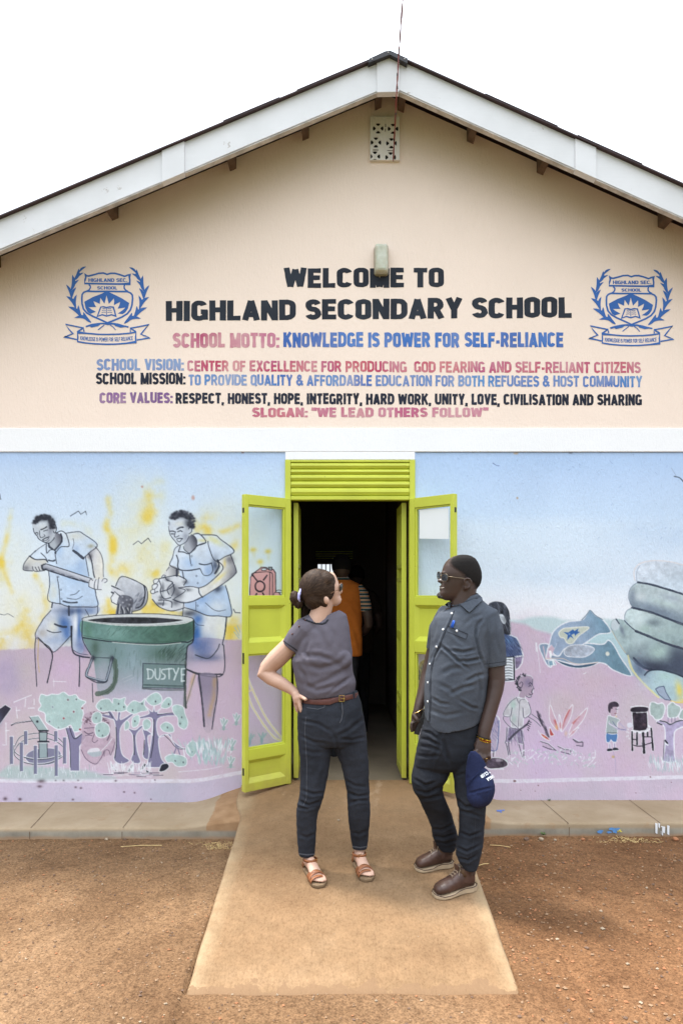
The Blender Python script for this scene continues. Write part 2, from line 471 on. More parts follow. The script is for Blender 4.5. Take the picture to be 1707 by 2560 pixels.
LH = Z(1246) - TH - .012
def leaf(hx, U, sign, label):
    """outer leaf: hinge at hx, U unit direction from the hinge to the free edge, its inner face turned to the camera"""
    U = Vector((*U, 0)).normalized(); N = Vector((-U.y * sign, U.x * sign, 0))
    if N.y > 0: N = -N
    O = Vector((hx, -.018, TH + .008))
    wd = .392
    def L(u, v, w): return O + U * (u * wd) + N * v + Vector((0, 0, w * LH))
    def lb(m, u0, u1, v0, v1, w0, w1):
        p = [L(a, b, c) for c in (w0, w1) for a, b in ((u0, v0), (u1, v0), (u1, v1), (u0, v1))]
        return m.add(p, [(0,3,2,1),(4,5,6,7),(0,1,5,4),(1,2,6,5),(2,3,7,6),(3,0,4,7)])
    T = -.045
    m = MB()
    s0, s1 = .115, .925
    lb(m, 0, s0, T, 0, 0, 1); lb(m, s1, 1.0, T, 0, 0, 1)
    rails = [(0, .028), (.105, .142), (.462, .501), (.626, .654), (.966, 1.0)]
    for a, b in rails: lb(m, s0 - .0005, s1 + .0005, T + .001, -.0015, a, b)
    # beads round the glass
    for a, b in ((.142, .462), (.654, .966)):
        e = .012
        lb(m, s0, s0 + .035, T + .012, -.010, a, b); lb(m, s1 - .02, s1, T + .012, -.010, a, b)
        lb(m, s0, s1, T + .0125, -.0105, a, a + .006); lb(m, s0, s1, T + .0125, -.0105, b - .006, b)
    d = m.build('door', M_green, bld, bevel=.0025)
    d['label'] = label
    for a, b in ((.028, .105), (.501, .626)):
        e, r = .08, .022
        fr = [L(s0, -.004, a), L(s1, -.004, a), L(s1, -.004, b), L(s0, -.004, b)]
        bk = [L(s0 + e, -r - .004, a + .016), L(s1 - e * .7, -r - .004, a + .016), L(s1 - e * .7, -r - .004, b - .012), L(s0 + e, -r - .004, b - .012)]
        m = MB(); m.add(fr + bk, [(0,1,5,4),(1,2,6,5),(2,3,7,6),(3,0,4,7),(4,5,6,7)])
        o = m.build('door_panel', M_green, d)
        so_ = o.modifiers.new('solid', 'SOLIDIFY'); so_.thickness = .0015; so_.offset = -1
    for a, b in ((.142, .462), (.654, .966)):
        m = MB(); lb(m, s0 + .03, s1 - .015, -.024, -.021, a + .004, b - .004); m.build('glass_pane', M_glass, d)
    for w0, w1 in ((.938, .955), (.43, .467), (.055, .08)):
        m = MB(); lb(m, .992, 1.0025, -.033, -.012, w0, w1); m.build('lock_plate', M_lock, d)
    return d, L, N
dL, LL, NL = leaf(X(727.5), (-.30, -.25), 1, 'left outer door leaf folded back against the mural')
dR, LR, NR = leaf(X(1022.5), (.255, -.25), -1, 'right outer door leaf with white paper on its glass')
m = MB()
kn = LR(.90, .0, .566)
m.tube([kn, kn + NR * .035], .006); m.ball(kn + NR * .042, .012)
m.build('door_knob', M_brass, dR, smooth=True)
# paper stuck behind the glass of the right leaf
pp = [LR(u, -.0185, w) for u, w in ((.20, .858), (.865, .850), (.86, .955), (.20, .958))]
ps = MB().prism(pp, -NR * .0008).build('paper_sheet', M_paper)
tag(ps, 'blank white paper sheet stuck to the upper glass of the right door leaf', 'paper')

def grille(hx, y0, x1, y1, label):
    A, B = Vector((hx, y0, TH + .02)), Vector((x1, y1, TH + .02))
    U = (B - A); ln = U.length; U.normalize(); N = Vector((-U.y, U.x, 0))
    if N.x * (-1 if hx > 0 else 1) < 0: N = -N            # towards the opening
    H = LH - .03
    def L(u, v, w): return A + U * u * ln + N * v + Vector((0, 0, w * H))
    def lb(m, u0, u1, v0, v1, w0, w1):
        p = [L(a, b, c) for c in (w0, w1) for a, b in ((u0, v0), (u1, v0), (u1, v1), (u0, v1))]
        return m.add(p, [(0,3,2,1),(4,5,6,7),(0,1,5,4),(1,2,6,5),(2,3,7,6),(3,0,4,7)])
    m = MB()
    lb(m, 0, .07, 0, .035, 0, 1); lb(m, .93, 1, 0, .035, 0, 1)
    for a, b in ((0, .03), (.232, .247), (.282, .297), (.50, .53), (.715, .73), (.765, .78), (.97, 1)): lb(m, .07, .93, .001, .033, a, b)
    g = m.build('grille_door', M_green, bld); g['label'] = label
    m = MB()
    for a, b in ((.03, .232), (.297, .50), (.53, .715), (.78, .97)):
        lb(m, .07, .93, .012, .016, a, b)
        for k in range(5):
            u = .14 + k * .16
            lb(m, u, u + .075, .0165, .028, a, b)
    m.build('ribbed_panel', M_green, g)
    return g
grille(X(1022) - .012, .085, W(1002, 0, .50).x, .50, 'right inner ribbed metal door opened into the room')
grille(X(728) + .012, .085, W(741, 0, .50).x, .50, 'left inner ribbed metal door opened into the room')

# bulkhead lamp over the lettering
lamp = thing('wall_lamp', 'pale ribbed plastic bulkhead lamp above the word WELCOME', 'lamp', W(951.5, 692, 0))
M_lampp = NT('yellowed_lamp_plastic')
sx = M_lampp.sep()
rib = M_lampp.wave(46, None, 0, 'Z')
cc = M_lampp.ramp(M_lampp.noise(18, 4), [(.3, (.44, .44, .33)), (.7, (.60, .62, .53))])
M_lampp.set(Base_Color=cc, Roughness=.35, Subsurface_Weight=.15, Normal=M_lampp.bump(rib, .35, .004))
def rrect(x0, x1, z0, z1, r, y, n=5):
    out = []
    for cx, cz, a0 in ((x1 - r, z1 - r, 0), (x0 + r, z1 - r, 90), (x0 + r, z0 + r, 180), (x1 - r, z0 + r, 270)):
        for k in range(n + 1):
            a = math.radians(a0 + 90 * k / n); out.append(Vector((cx + r * math.cos(a), y, cz + r * math.sin(a))))
    return out
x0, x1, z0, z1 = X(936), X(969), Z(689), Z(619)
m = MB(); m.loft([rrect(x0, x1, z0, z1, .02, -.018), rrect(x0, x1, z0, z1, .02, -.055), rrect(x0 + .006, x1 - .006, z0 + .008, z1 - .008, .018, -.072), rrect(x0 + .018, x1 - .018, z0 + .022, z1 - .022, .014, -.078)])
m.build('lamp_cover', M_lampp.m, lamp, smooth=False, bevel=.004)
m = MB(); m.loft([rrect(x0 - .004, x1 + .004, z0 - .006, z1 + .004, .022, 0.0), rrect(x0 - .004, x1 + .004, z0 - .006, z1 + .004, .022, -.0175)])
m.build('lamp_base', simple('lamp_base_plastic', (.30, .26, .18), .5), lamp)

# thin twisted pair running from the vent out over the roof edge
M_wire = simple('red_brown_wire', (.20, .045, .04), .5, .3, 30)
cw = [W(982.5, 403, -.022), W(990.5, 243, -OH - .045), W(996.5, 135, -OH - .09), W(1013, -90, -1.9)]
pts1 = []; pts2 = []
for i in range(60):
    f = i / 59 * 3; k = min(2, int(f)); p = cw[k].lerp(cw[k + 1], f - k)
    o = .0028 * math.sin(i * .6)
    pts1.append(p + Vector((o, 0, 0))); pts2.append(p - Vector((o, .002, 0)))
cab = MB(); cab.tube(pts1, .0034, 6); cab.tube(pts2, .0034, 6)
cab = tag(cab.build('overhead_cable', M_wire), 'thin red brown twisted cable rising from the vent block past the roof peak', 'cable')
for f in (.12, .27, .41, .52, .7):
    p = pts1[int(f * 59)]
    MB().tube([p - Vector((0, 0, .008)), p + Vector((0, 0, .008))], .005, 8).build('cable_clip', M_lock, cab)
# ------------------------------------------------------------------ lettering and school crests on the gable
def letter_mat(name, c, c2=None, fade=.0, wall=(.88, .732, .635)):
    t = NT(name)
    base = t.ramp(t.noise(2.2, 3), [(.38, c), (.62, c2 or c)])
    f = t.ramp(t.noise(3.2, 5, .6), [(.40, 0.0), (.72, fade)])
    base = t.mix(f, base, wall)
    sp = t.ramp(t.noise(70, 5, .75), [(.70, 0.0), (.76, .75)])
    base = t.mix(sp, base, wall)
    t.set(Base_Color=base, Roughness=.8, Specular_IOR_Level=.2, Normal=t.bump(t.noise(55, 5, .65), .5, .004))
    return t.m
L_black = letter_mat('black_stencil_paint', col(52, 58, 68), col(44, 48, 58))
L_blue = letter_mat('blue_stencil_paint', col(72, 124, 198), col(62, 104, 180), .15)
L_blue2 = letter_mat('faded_blue_stencil_paint', col(66, 110, 186), col(104, 150, 205), .35)
L_red = letter_mat('faded_crimson_stencil_paint', col(196, 62, 92), col(190, 96, 132), .45)
L_pink = letter_mat('faded_pink_stencil_paint', col(188, 92, 124), col(200, 120, 150), .5)
L_violet = letter_mat('violet_stencil_paint', col(120, 88, 142), col(150, 110, 160), .3)
L_navy = letter_mat('navy_black_stencil_paint', col(40, 44, 58), col(50, 54, 70))
L_crest = letter_mat('crest_blue_paint', col(64, 108, 180), col(72, 118, 192), .0)


# hand-cut block capitals: every glyph is (width, strokes); cap height 1, stem width T
def glyphs(T):
    h = T / 2; lo, hi = h, 1 - h; md = .5
    def arc(cx, cy, rx, ry, a0, a1, n=9):
        return [(cx + rx * math.cos(math.radians(a0 + (a1 - a0) * i / (n - 1))), cy + ry * math.sin(math.radians(a0 + (a1 - a0) * i / (n - 1)))) for i in range(n)]
    w = .66; r = w - h; c = w / 2; q = c - h
    def bowl(y0, y1, x):      # right-hand bowl
        m_ = (y0 + y1) / 2; ry = (y1 - y0) / 2; rx = min(ry * 1.0, .24)
        return [(h, y1), (x - rx, y1)] + arc(x - rx, m_, rx, ry, 85, -85, 9) + [(x - rx, y0), (h, y0)]
    ov = arc(c, .78 - .0, q, hi - .78, 180, 0, 11) + arc(c, .22, q, .22 - lo, 0, -180, 11)
    G = {
     'A': (.74, [[(.0 + h * .9, 0), (.37, .96)], [(.74 - h * .9, 0), (.37, .96)], [(.2, .27), (.54, .27)]]),
     'B': (.68, [[(h, 0), (h, 1)], bowl(.52, hi, .66 - h), bowl(lo, .50, .68 - h)]),
     'C': (.68, [arc(c, .74, q, hi - .74, 8, 180, 10) + arc(c, .26, q, .26 - lo, 180, 352, 10)]),
     'D': (.70, [[(h, 0), (h, 1)], [(h, hi), (.34, hi)] + arc(.34, .68, .70 - h - .34, hi - .68, 80, 0, 6) + arc(.34, .32, .70 - h - .34, .32 - lo, 0, -80, 6) + [(.34, lo), (h, lo)]]),
     'E': (.60, [[(h, 0), (h, 1)], [(h, hi), (.59, hi)], [(h, .52), (.55, .52)], [(h, lo), (.60, lo)]]),
     'F': (.57, [[(h, 0), (h, 1)], [(h, hi), (.57, hi)], [(h, .50), (.52, .50)]]),
     'G': (.70, [arc(c, .74, q, hi - .74, 8, 180, 10) + arc(c, .26, q, .26 - lo, 180, 340, 9), [(.70 - h, .04), (.70 - h, .50)], [(.40, .44), (.70, .44)]]),
     'H': (.70, [[(h, 0), (h, 1)], [(.70 - h, 0), (.70 - h, 1)], [(h, .53), (.70 - h, .53)]]),
     'I': (T, [[(h, 0), (h, 1)]]),
     'K': (.72, [[(h, 0), (h, 1)], [(h, .38), (.70 - h * .8, 1.0)], [(.30, .60), (.72 - h * .8, 0)]]),
     'L': (.56, [[(h, 0), (h, 1)], [(h, lo), (.56, lo)]]),
     'M': (.86, [[(h, 0), (h, 1)], [(.86 - h, 0), (.86 - h, 1)], [(h + .02, .97), (.43, .06)], [(.84 - h, .97), (.43, .06)]]),
     'N': (.70, [[(h, 0), (h, 1)], [(.70 - h, 0), (.70 - h, 1)], [(h, .96), (.70 - h, .04)]]),
     'O': (w, [ov[:11] + ov[11:] + [ov[0]]]),
     'P': (.66, [[(h, 0), (h, 1)], bowl(.43, hi, .66 - h)]),
     'Q': (w, [ov + [ov[0]], [(.38, .24), (.66, -.04)]]),
     'R': (.70, [[(h, 0), (h, 1)], bowl(.46, hi, .66 - h), [(.36, .46), (.69 - h * .9, 0)]]),
     'S': (.64, [arc(.32, .735, .32 - h, hi - .735, 8, 180, 9) + arc(.30, .72, .30 - h, .20, 190, 255, 4) + arc(.34, .27, .34 - h - .02, .24, 75, 0, 4) + arc(.32, .265, .32 - h, .265 - lo, -5, -172, 9)]),
     'T': (.62, [[(0, hi), (.62, hi)], [(.31, 0), (.31, 1)]]),
     'U': (.69, [[(h, 1), (h, .26)] + arc(.345, .26, .345 - h, .26 - lo, 180, 360, 11) + [(.69 - h, 1)]]),
     'V': (.70, [[(h * .9, 1), (.35, .04)], [(.70 - h * .9, 1), (.35, .04)]]),
     'W': (1.0, [[(h * .85, 1), (.27, .04)], [(.5, .92), (.27, .04)], [(.5, .92), (.73, .04)], [(1 - h * .85, 1), (.73, .04)]]),
     'X': (.70, [[(h, 1), (.70 - h, 0)], [(.70 - h, 1), (h, 0)]]),
     'Y': (.70, [[(h * .9, 1), (.35, .44)], [(.70 - h * .9, 1), (.35, .44)], [(.35, .5), (.35, 0)]]),
     'Z': (.62, [[(.02, hi), (.60, hi)], [(.58 - h * .3, .94), (h * 1.1, .06)], [(0, lo), (.62, lo)]]),
     '&': (.74, [arc(.33, .76, .17, .16, 0, 360, 12), [(.26, .66), (.70, .03)], arc(.30, .28, .22, .20, 100, 330, 9) + [(.66, .46)]]),
     '-': (.36, [[(.03, .36), (.33, .36)]]),
     ',': (T, [[(h, .16), (h * .7, -.16)]]),
     ':': (T, [[(h, .0), (h, .19)], [(h, .50), (h, .69)]]),
     '.': (T, [[(h, 0), (h, .19)]]),
     ' ': (.27, []),
     '\u201c': (.42, [[(.14, 1.02), (.08, .68)], [(.36, 1.02), (.30, .68)]]),
     '\u201d': (.42, [[(.14, 1.02), (.08, .68)], [(.36, 1.02), (.30, .68)]]),
    }
    return G
def ribbon(pts, w):
    pts = [Vector(p) for p in pts]
    pts = [p for i, p in enumerate(pts) if i == 0 or (p - pts[i - 1]).length > 1e-4]
    closed = (pts[0] - pts[-1]).length < 1e-3
    n = len(pts); out = []
    for i in range(n):
        a = (pts[i] - pts[i - 1]) if i else ((pts[0] - pts[-2]) if closed else (pts[1] - pts[0]))
        b = (pts[i + 1] - pts[i]) if i < n - 1 else ((pts[1] - pts[0]) if closed else (pts[-1] - pts[-2]))
        a = a.normalized(); b = b.normalized(); t_ = (a + b)
        t_ = t_.normalized() if t_.length > 1e-4 else a
        nn = Vector((-t_.y, t_.x)); k = w / 2 / max(.6, nn.dot(Vector((-a.y, a.x))))
        out.append((pts[i] + nn * k, pts[i] - nn * k))
    return out
def stencil(s, x0, x1, ytop, ybot, mat, name='lettering', T=.235, ytop1=None, ybot1=None, y=-.0012, parent=None, curve=0, rough=.35, gap=.09, fn=None, stencil_cut=True):
    """block capitals fitted into the quadrilateral given in photograph pixels on the facade (cap height ytop..ybot at the left end, ytop1..ybot1 at the right)"""
    G = glyphs(T); ytop1 = ytop if ytop1 is None else ytop1; ybot1 = ybot if ybot1 is None else ybot1
    tot = 0
    for ch in s: tot += G[ch][0] + gap
    tot -= gap
    verts = []; faces = []; x = 0; rr = random.Random(s)
    for ch in s:
        gw, st = G[ch]; dy = rr.uniform(-.02, .02); 
        for k, line in enumerate(st):
            # resample so that the hand-cut wobble shows
            q = [Vector(line[0])]
            for a_, b_ in zip(line[:-1], line[1:]):
                a_, b_ = Vector(a_), Vector(b_); m_ = max(1, int((b_ - a_).length / .2))
                q += [a_ + (b_ - a_) * (i + 1) / m_ for i in range(m_)]
            rb = [(Vector((l.x / .86, l.y)), Vector((r.x / .86, r.y))) for l, r in ribbon([(v_.x * .86, v_.y) for v_ in q], T)]; b0 = len(verts)
            for l, r in rb:
                for p in (l, r):
                    u = (x + p.x) / tot; v = p.y + dy
                    px = x0 + u * (x1 - x0)
                    t_ = ytop + (ytop1 - ytop) * u; b_ = ybot + (ybot1 - ybot) * u
                    py = b_ + (t_ - b_) * v + curve * (1 - (2 * u - 1) ** 2)
                    px += rough * math.sin(py * 1.9 + px * .37); py += rough * math.sin(px * .9 + py * .3)
                    yy = y - .00012 * k
                    verts.append(fn(px, py, yy) if fn else Vector(((px - CX) * SW, yy, HC - (py - HZ) * SW)))
            for i in range(len(rb) - 1): faces.append((b0 + 2*i, b0 + 2*i + 1, b0 + 2*i + 3, b0 + 2*i + 2))
        x += gw + gap
    return mesh_obj(name, verts, faces, mat, parent if parent is not None else gable)

stencil('WELCOME TO', 711, 1108, 670, 719, L_black)
stencil('HIGHLAND SECONDARY SCHOOL', 416, 1428, 753, 803, L_black, ytop1=742, ybot1=794)
stencil('SCHOOL MOTTO:', 433, 698, 832, 869, L_pink, T=.235)
stencil('KNOWLEDGE IS POWER FOR SELF-RELIANCE', 709, 1407, 831, 868, L_blue)
stencil('SCHOOL VISION:', 243, 460, 897, 926, L_blue2, T=.225)
stencil('CENTER OF EXCELLENCE FOR PRODUCING  GOD FEARING AND SELF-RELIANT CITIZENS', 469, 1600, 901, 928, L_red, T=.20, ytop1=905, ybot1=933)
stencil('SCHOOL MISSION:', 241, 464, 932, 961, L_navy, T=.225)
stencil('TO PROVIDE QUALITY & AFFORDABLE EDUCATION FOR BOTH REFUGEES & HOST COMMUNITY', 472, 1604, 936, 963, L_blue2, T=.20, ytop1=940, ybot1=968)
stencil('CORE VALUES:', 250, 432, 981, 1008, L_violet, T=.235)
stencil('RESPECT, HONEST, HOPE, INTEGRITY, HARD WORK, UNITY, LOVE, CIVILISATION AND SHARING', 440, 1603, 982, 1009, L_navy, ytop1=986, ybot1=1014)
stencil('SLOGAN:', 631, 769, 1019, 1043, L_red)
stencil('\u201cWE LEAD OTHERS FOLLOW\u201d', 779, 1219, 1019, 1043, L_pink)

from mathutils.geometry import tessellate_polygon
class Paint:
    """flat painted shapes on the facade in photograph pixels, through the affine map (x0, y0, scale)"""
    def __init__(s, x0, y0, k, y=-.0012): s.o = (x0, y0, k); s.y = y; s.v = []; s.f = []
    def P(s, p): return Vector(((s.o[0] + p[0] * s.o[2] - CX) * SW, s.y, HC - (s.o[1] + p[1] * s.o[2] - HZ) * SW))
    def poly(s, pts):
        s.y -= .00003; q = [s.P(p) for p in pts]; n = len(s.v); s.v += q
        for tri in tessellate_polygon([[Vector((a.x, a.z, 0)) for a in q]]): s.f.append(tuple(i + n for i in tri))
        return s
    def line(s, pts, w, closed=False, jit=1.2):
        pts = [Vector((p[0], p[1])) for p in pts]; n = len(pts); L = []
        for i in range(n):
            a = pts[(i - 1) % n] if closed or i else pts[i]; b = pts[(i + 1) % n] if closed or i < n - 1 else pts[i]
            t = (b - a).normalized(); nn = Vector((-t.y, t.x)); ww = w + random.uniform(-jit, jit)
            d1 = (pts[i] - pts[i - 1]) if (closed or i) else (pts[1] - pts[0])
            c = max(.5, abs(d1.normalized().dot(t))); ww /= c
            L.append((pts[i] + nn * ww / 2, pts[i] - nn * ww / 2))
        s.y -= .00003; b0 = len(s.v)
        for a, b in L: s.v += [s.P(a), s.P(b)]
        for i in range(n if closed else n - 1):
            j = (i + 1) % n; s.f.append((b0 + 2*i, b0 + 2*i + 1, b0 + 2*j + 1, b0 + 2*j))
        return s
    def build(s, name, mat, parent):
        return mesh_obj(name, s.v, s.f, mat, parent)

def crest(ox, oy, kx, mat):
    p = Paint(ox, oy, kx)
    w = 26
    p.line([(447,268),(470,300),(500,303),(590,280),(650,262),(720,258),(775,278),(830,262),(890,262),(960,280),(1040,308),(1085,290),(1115,280),(1112,330),(1118,360),(1116,420),(1000,424),(800,422),(600,418),(437,416),(444,360),(455,320)], w, True)
    p.line([(500,430),(524,455),(524,480),(505,512),(470,530)], w - 4); p.line([(1040,432),(1032,460),(1034,490),(1055,515),(1090,535)], w - 4)
    p.line([(395,640),(400,580),(425,548),(470,532),(600,536),(775,534),(930,536),(1080,538),(1130,560),(1155,590),(1160,640),(1150,740),(1128,810),(1080,870),(1000,920),(900,962),(780,1010),(700,972),(560,910),(470,860),(420,800),(398,720)], w, True)
    p.poly([(770,530),(900,590),(1000,640),(1108,710),(1090,790),(1050,850),(1010,876),(935,868),(975,842),(1025,805),(1050,778),(935,795),(960,740),(972,692),(878,742),(882,690),(878,640),(802,722),(785,660),(768,596),(752,660),(735,720),(675,632),(668,680),(665,722),(570,680),(590,735),(612,770),(495,772),(540,805),(608,842),(525,872),(480,845),(450,780),(432,690),(560,620),(690,570)])
    p.line([(680,770),(720,766),(768,778),(820,766),(868,772),(890,840),(906,908),(840,886),(768,906),(700,886),(628,912),(655,840)], 20, True)
    p.line([(768,780),(768,890)], 9)
    for i, yy in enumerate((795, 822, 852)):
        p.line([(706 - i * 6, yy), (730, yy - 6), (756, yy)], 9); p.line([(782, yy), (810, yy - 5), (838 + i * 6, yy)], 9)
    # laurel branches: leaf pairs
    def leafp(a, tip, w, bend=.15):
        a = Vector(a); tip = Vector(tip); d = tip - a; n = Vector((-d.y, d.x)).normalized()
        L_ = []; R_ = []
        for i in range(7):
            f = i / 6; q = a + d * f + n * d.length * bend * math.sin(math.pi * f); h = w * (math.sin(math.pi * min(1, f * .95 + .05)) ** .7)
            L_.append(q + n * h / 2); R_.append(q - n * h / 2)
        p.poly([tuple(q) for q in L_ + R_[::-1]])
    lv = [((350,246),(460,160),34,.1), ((276,372),(350,190),52,-.12), ((276,372),(424,252),36,.1), ((234,524),(252,282),56,-.12), ((234,524),(354,358),40,.12),
          ((240,640),(158,430),44,-.1), ((240,640),(310,474),44,.12), ((305,788),(160,606),54,-.14), ((305,788),(318,582),46,.14), ((398,935),(190,764),58,-.12), ((400,935),(345,742),48,.12),
          ((532,1004),(280,934),54,-.2), ((532,1004),(416,842),50,.1)]
    for a, b, w_, bd in lv:
        leafp(a, b, w_, -bd); leafp((1556 - a[0] + 12, a[1] + 12), (1556 - b[0] + 12, b[1] + 12), w_, bd)
    p.line([(455,1066),(540,1040),(640,1020),(720,1018),(780,1030)], 24, jit=6); p.line([(780,1030),(850,1020),(940,1032),(1020,1055),(1098,1072)], 24, jit=6)
    p.poly([(500,1050),(600,1022),(700,1014),(640,1058),(540,1080)]); p.poly([(860,1018),(960,1040),(1060,1070),(980,1082),(900,1058)])
    p.line([(735,1042),(690,1075),(640,1116)], 13); p.line([(820,1040),(865,1070),(905,1118)], 13)
    # scroll
    p.line([(330,1152),(480,1168),(640,1182),(775,1184),(950,1180),(1090,1168),(1210,1150),(1205,1220),(1208,1298),(1060,1318),(900,1330),(770,1332),(600,1326),(450,1312),(332,1292),(336,1220)], 22, True)
    p.line([(336,1140),(420,1085),(428,1140)], 22); p.line([(425,1088),(300,1062),(150,1032),(205,1110),(262,1172),(190,1200),(130,1220),(230,1240),(322,1262)], 20)
    p.line([(1208,1140),(1122,1090),(1128,1145)], 22); p.line([(1122,1090),(1250,1068),(1408,1036),(1340,1110),(1285,1180),(1350,1208),(1418,1232),(1320,1252),(1222,1268)], 20)
    o = p.build('school_crest', mat, gable)
    def T(s, x0, x1, yt, yb, bold=.2, curve=0):
        stencil(s, ox + x0 * kx, ox + x1 * kx, oy + yt * kx, oy + yb * kx, mat, 'crest_lettering', bold, curve=curve * kx, parent=gable, rough=.12)
    T('HIGHLAND SEC.', 496, 1080, 338, 392, .2); T('SCHOOL', 626, 928, 458, 506, .2)
    T('KNOWLEDGE IS POWER FOR SELF RELIANCE', 372, 1162, 1208, 1268, .17, 22)
    return o
crest(140, 640, .16582, L_crest)
crest(1450, 646.5, .16582 * .985, L_crest)
# ------------------------------------------------------------------ ground, pavement and path
PX0, PX1 = -.663, .762
def ramp_z(y): return .132 + .1336 * y                     # slope of the concrete path up to the threshold
def dirt_z(y):
    if y > -.58: return -.075
    if y > -6: return -.075 - .054 * (-.58 - y)
    return -.368
t = NT('red_brown_dirt')
n1 = t.noise(.9, 6, .6); n2 = t.noise(14, 6, .7); n3 = t.noise(110, 3, .6)
c = t.ramp(n1, [(.3, (.126, .071, .036)), (.55, (.170, .102, .055)), (.75, (.215, .136, .078))])
c = t.mix(.75, c, t.ramp(n2, [(.25, (.62, .58, .55)), (.5, (.95, .95, .95)), (.75, (1.22, 1.2, 1.18))]), 'MULTIPLY')
c = t.mix(.9, c, t.ramp(n3, [(.25, (.42, .38, .36)), (.5, (1, 1, 1)), (.72, (1.4, 1.37, 1.35))]), 'MULTIPLY')
c = t.mix(.8, c, t.ramp(t.noise(48, 4, .7), [(.32, (.55, .5, .47)), (.5, (1, 1, 1)), (.70, (1.3, 1.28, 1.25))]), 'MULTIPLY')
c = t.mix(.7, c, t.ramp(t.noise(3.4, 5, .6), [(.32, (.76, .73, .72)), (.66, (1.14, 1.14, 1.14))]), 'MULTIPLY')
redder = t.ramp(t.sep()[0], [(.3, 0.0), (1.6, .55)])
c = t.mix(redder, c, t.mix(1.0, c, (.92, .70, .56), 'MULTIPLY'))
vo_ = t.voronoi(60); sp = t.ramp(vo_, [(.10, 1.0), (.16, 0.0)])
c = t.mix(t.math('MULTIPLY', sp, .08), c, (.50, .36, .24))
gm = t.ramp(t.math('ADD', t.math('MULTIPLY', t.sep()[1], -1.0), t.noise(.6, 5)), [(.0, 0.0), (1.0, 1.0)]) if False else t.math('MULTIPLY', t.math('GREATER_THAN', t.math('ADD', t.math('MULTIPLY', t.sep()[1], -1.0), t.math('MULTIPLY', t.noise(1.1, 6, .65), 3.0)), 6.2), .95)
c = t.mix(gm, c, t.ramp(t.noise(3, 5), [(.3, (.035, .05, .018)), (.7, (.075, .085, .035))]))  # unseen far yard darkened to grass green, added to cut bounce onto the gable
n = t.bump(n2, .6, .02); n = t.bump(n3, .7, .006, n); n = t.bump(sp, .5, .006, n)
t.set(Base_Color=c, Roughness=.95, Specular_IOR_Level=.1, Normal=n)
M_dirt = t.m
t = NT('trowelled_concrete_path')
n1 = t.noise(1.6, 6, .6)
c = t.ramp(n1, [(.3, (.175, .104, .055)), (.5, (.215, .134, .073)), (.72, (.262, .172, .101))])
scr = t.noise(17, 4, .62, t.mapping((2.6, .5, 1), (0, 0, .2)), 2.6)
sr = t.ramp(scr, [(.33, .50), (.45, .98), (.8, 1.10)])
rn = t.noise(21, 3, .6, t.mapping((2.7, .50, 1), (0, 0, .20)), .9)
crk = t.math('MULTIPLY', t.ramp(rn, [(.56, 0.0), (.66, 1.0)]), t.ramp(t.noise(4, 4), [(.35, .25), (.6, 1.0)]))
c = t.mix(t.math('MULTIPLY', crk, .13), c, (.10, .055, .026))
scr2 = t.noise(36, 3, .6, t.mapping((2.8, .42, 1), (0, 0, -.15)), 2.6)
c = t.mix(.08, c, sr, 'MULTIPLY')
c = t.mix(.8, c, t.ramp(t.noise(70, 4, .7, t.mapping((1.3, .8, 1))), [(.32, (.70, .66, .63)), (.5, (1, 1, 1)), (.70, (1.16, 1.15, 1.14))]), 'MULTIPLY')
c = t.mix(.7, c, t.ramp(t.noise(16, 5, .65), [(.32, .82), (.68, 1.10)]), 'MULTIPLY')
c = t.mix(.8, c, t.ramp(t.noise(5, 6, .65), [(.3, .88), (.7, 1.10)]), 'MULTIPLY')
edge = t.ramp(t.noise(2.4, 5), [(.55, 0.0), (.75, .5)])
ax = t.math('ABSOLUTE', t.math('SUBTRACT', t.sep()[0], (PX0 + PX1) / 2))
e2 = t.ramp(ax, [(.62, 0.0), (.70, .75)])
c = t.mix(t.math('MULTIPLY', e2, t.ramp(t.noise(6, 4), [(.35, .3), (.65, 1.0)])), c, (.34, .255, .155))
fr = t.ramp(t.math('ADD', t.sep()[1], t.math('MULTIPLY', t.noise(5, 5), .5)), [(.0, 0.0)]) if False else t.ramp(t.math('ADD', t.math('MULTIPLY', t.sep()[1], -1.0), t.math('MULTIPLY', t.noise(4, 6, .65), .5)), [(2.30, 0.0), (2.46, .85)]) if False else t.math('MULTIPLY', t.math('GREATER_THAN', t.math('ADD', t.math('MULTIPLY', t.sep()[1], -1.0), t.math('MULTIPLY', t.noise(6, 6, .65), .45)), 2.40), .8)
c = t.mix(fr, c, (.175, .107, .061))
far = t.ramp(t.math('ADD', t.sep()[1], 1.0), [(.10, 0.0), (.80, .8)])
c = t.mix(t.math('MULTIPLY', far, t.ramp(t.noise(4, 6), [(.35, .2), (.65, 1.0)])), c, (.27, .160, .083))
wt = t.ramp(t.noise(2.7, 6, .65, t.mapping((2.2, .8, 1))), [(.62, 0.0), (.70, .5)])
c = t.mix(t.math('MULTIPLY', wt, far), c, (.42, .30, .20))
n = t.bump(scr, .22, .008); n = t.bump(scr2, .3, .007, n); n = t.bump(t.math('SUBTRACT', 1.0, crk), .3, .006, n); n = t.bump(t.noise(150, 3), .35, .003, n)
t.set(Base_Color=c, Roughness=.92, Specular_IOR_Level=.12, Normal=n)
M_path = t.m
t = NT('pavement_concrete')
sx, sy, sz = t.sep()
v = t.ramp(t.noise(2.2, 7, .62), [(.3, (.245, .180, .112)), (.55, (.300, .228, .150)), (.75, (.355, .282, .195))])
dirtm = t.ramp(t.math('ABSOLUTE', t.math('SUBTRACT', sx, .05)), [(.86, 1.0), (1.22, 0.0)])
dm = t.ramp(t.math('ADD', dirtm, t.math('MULTIPLY', t.math('SUBTRACT', t.noise(5, 6), .5), .8)), [(.45, 0.0), (.55, 1.0)])
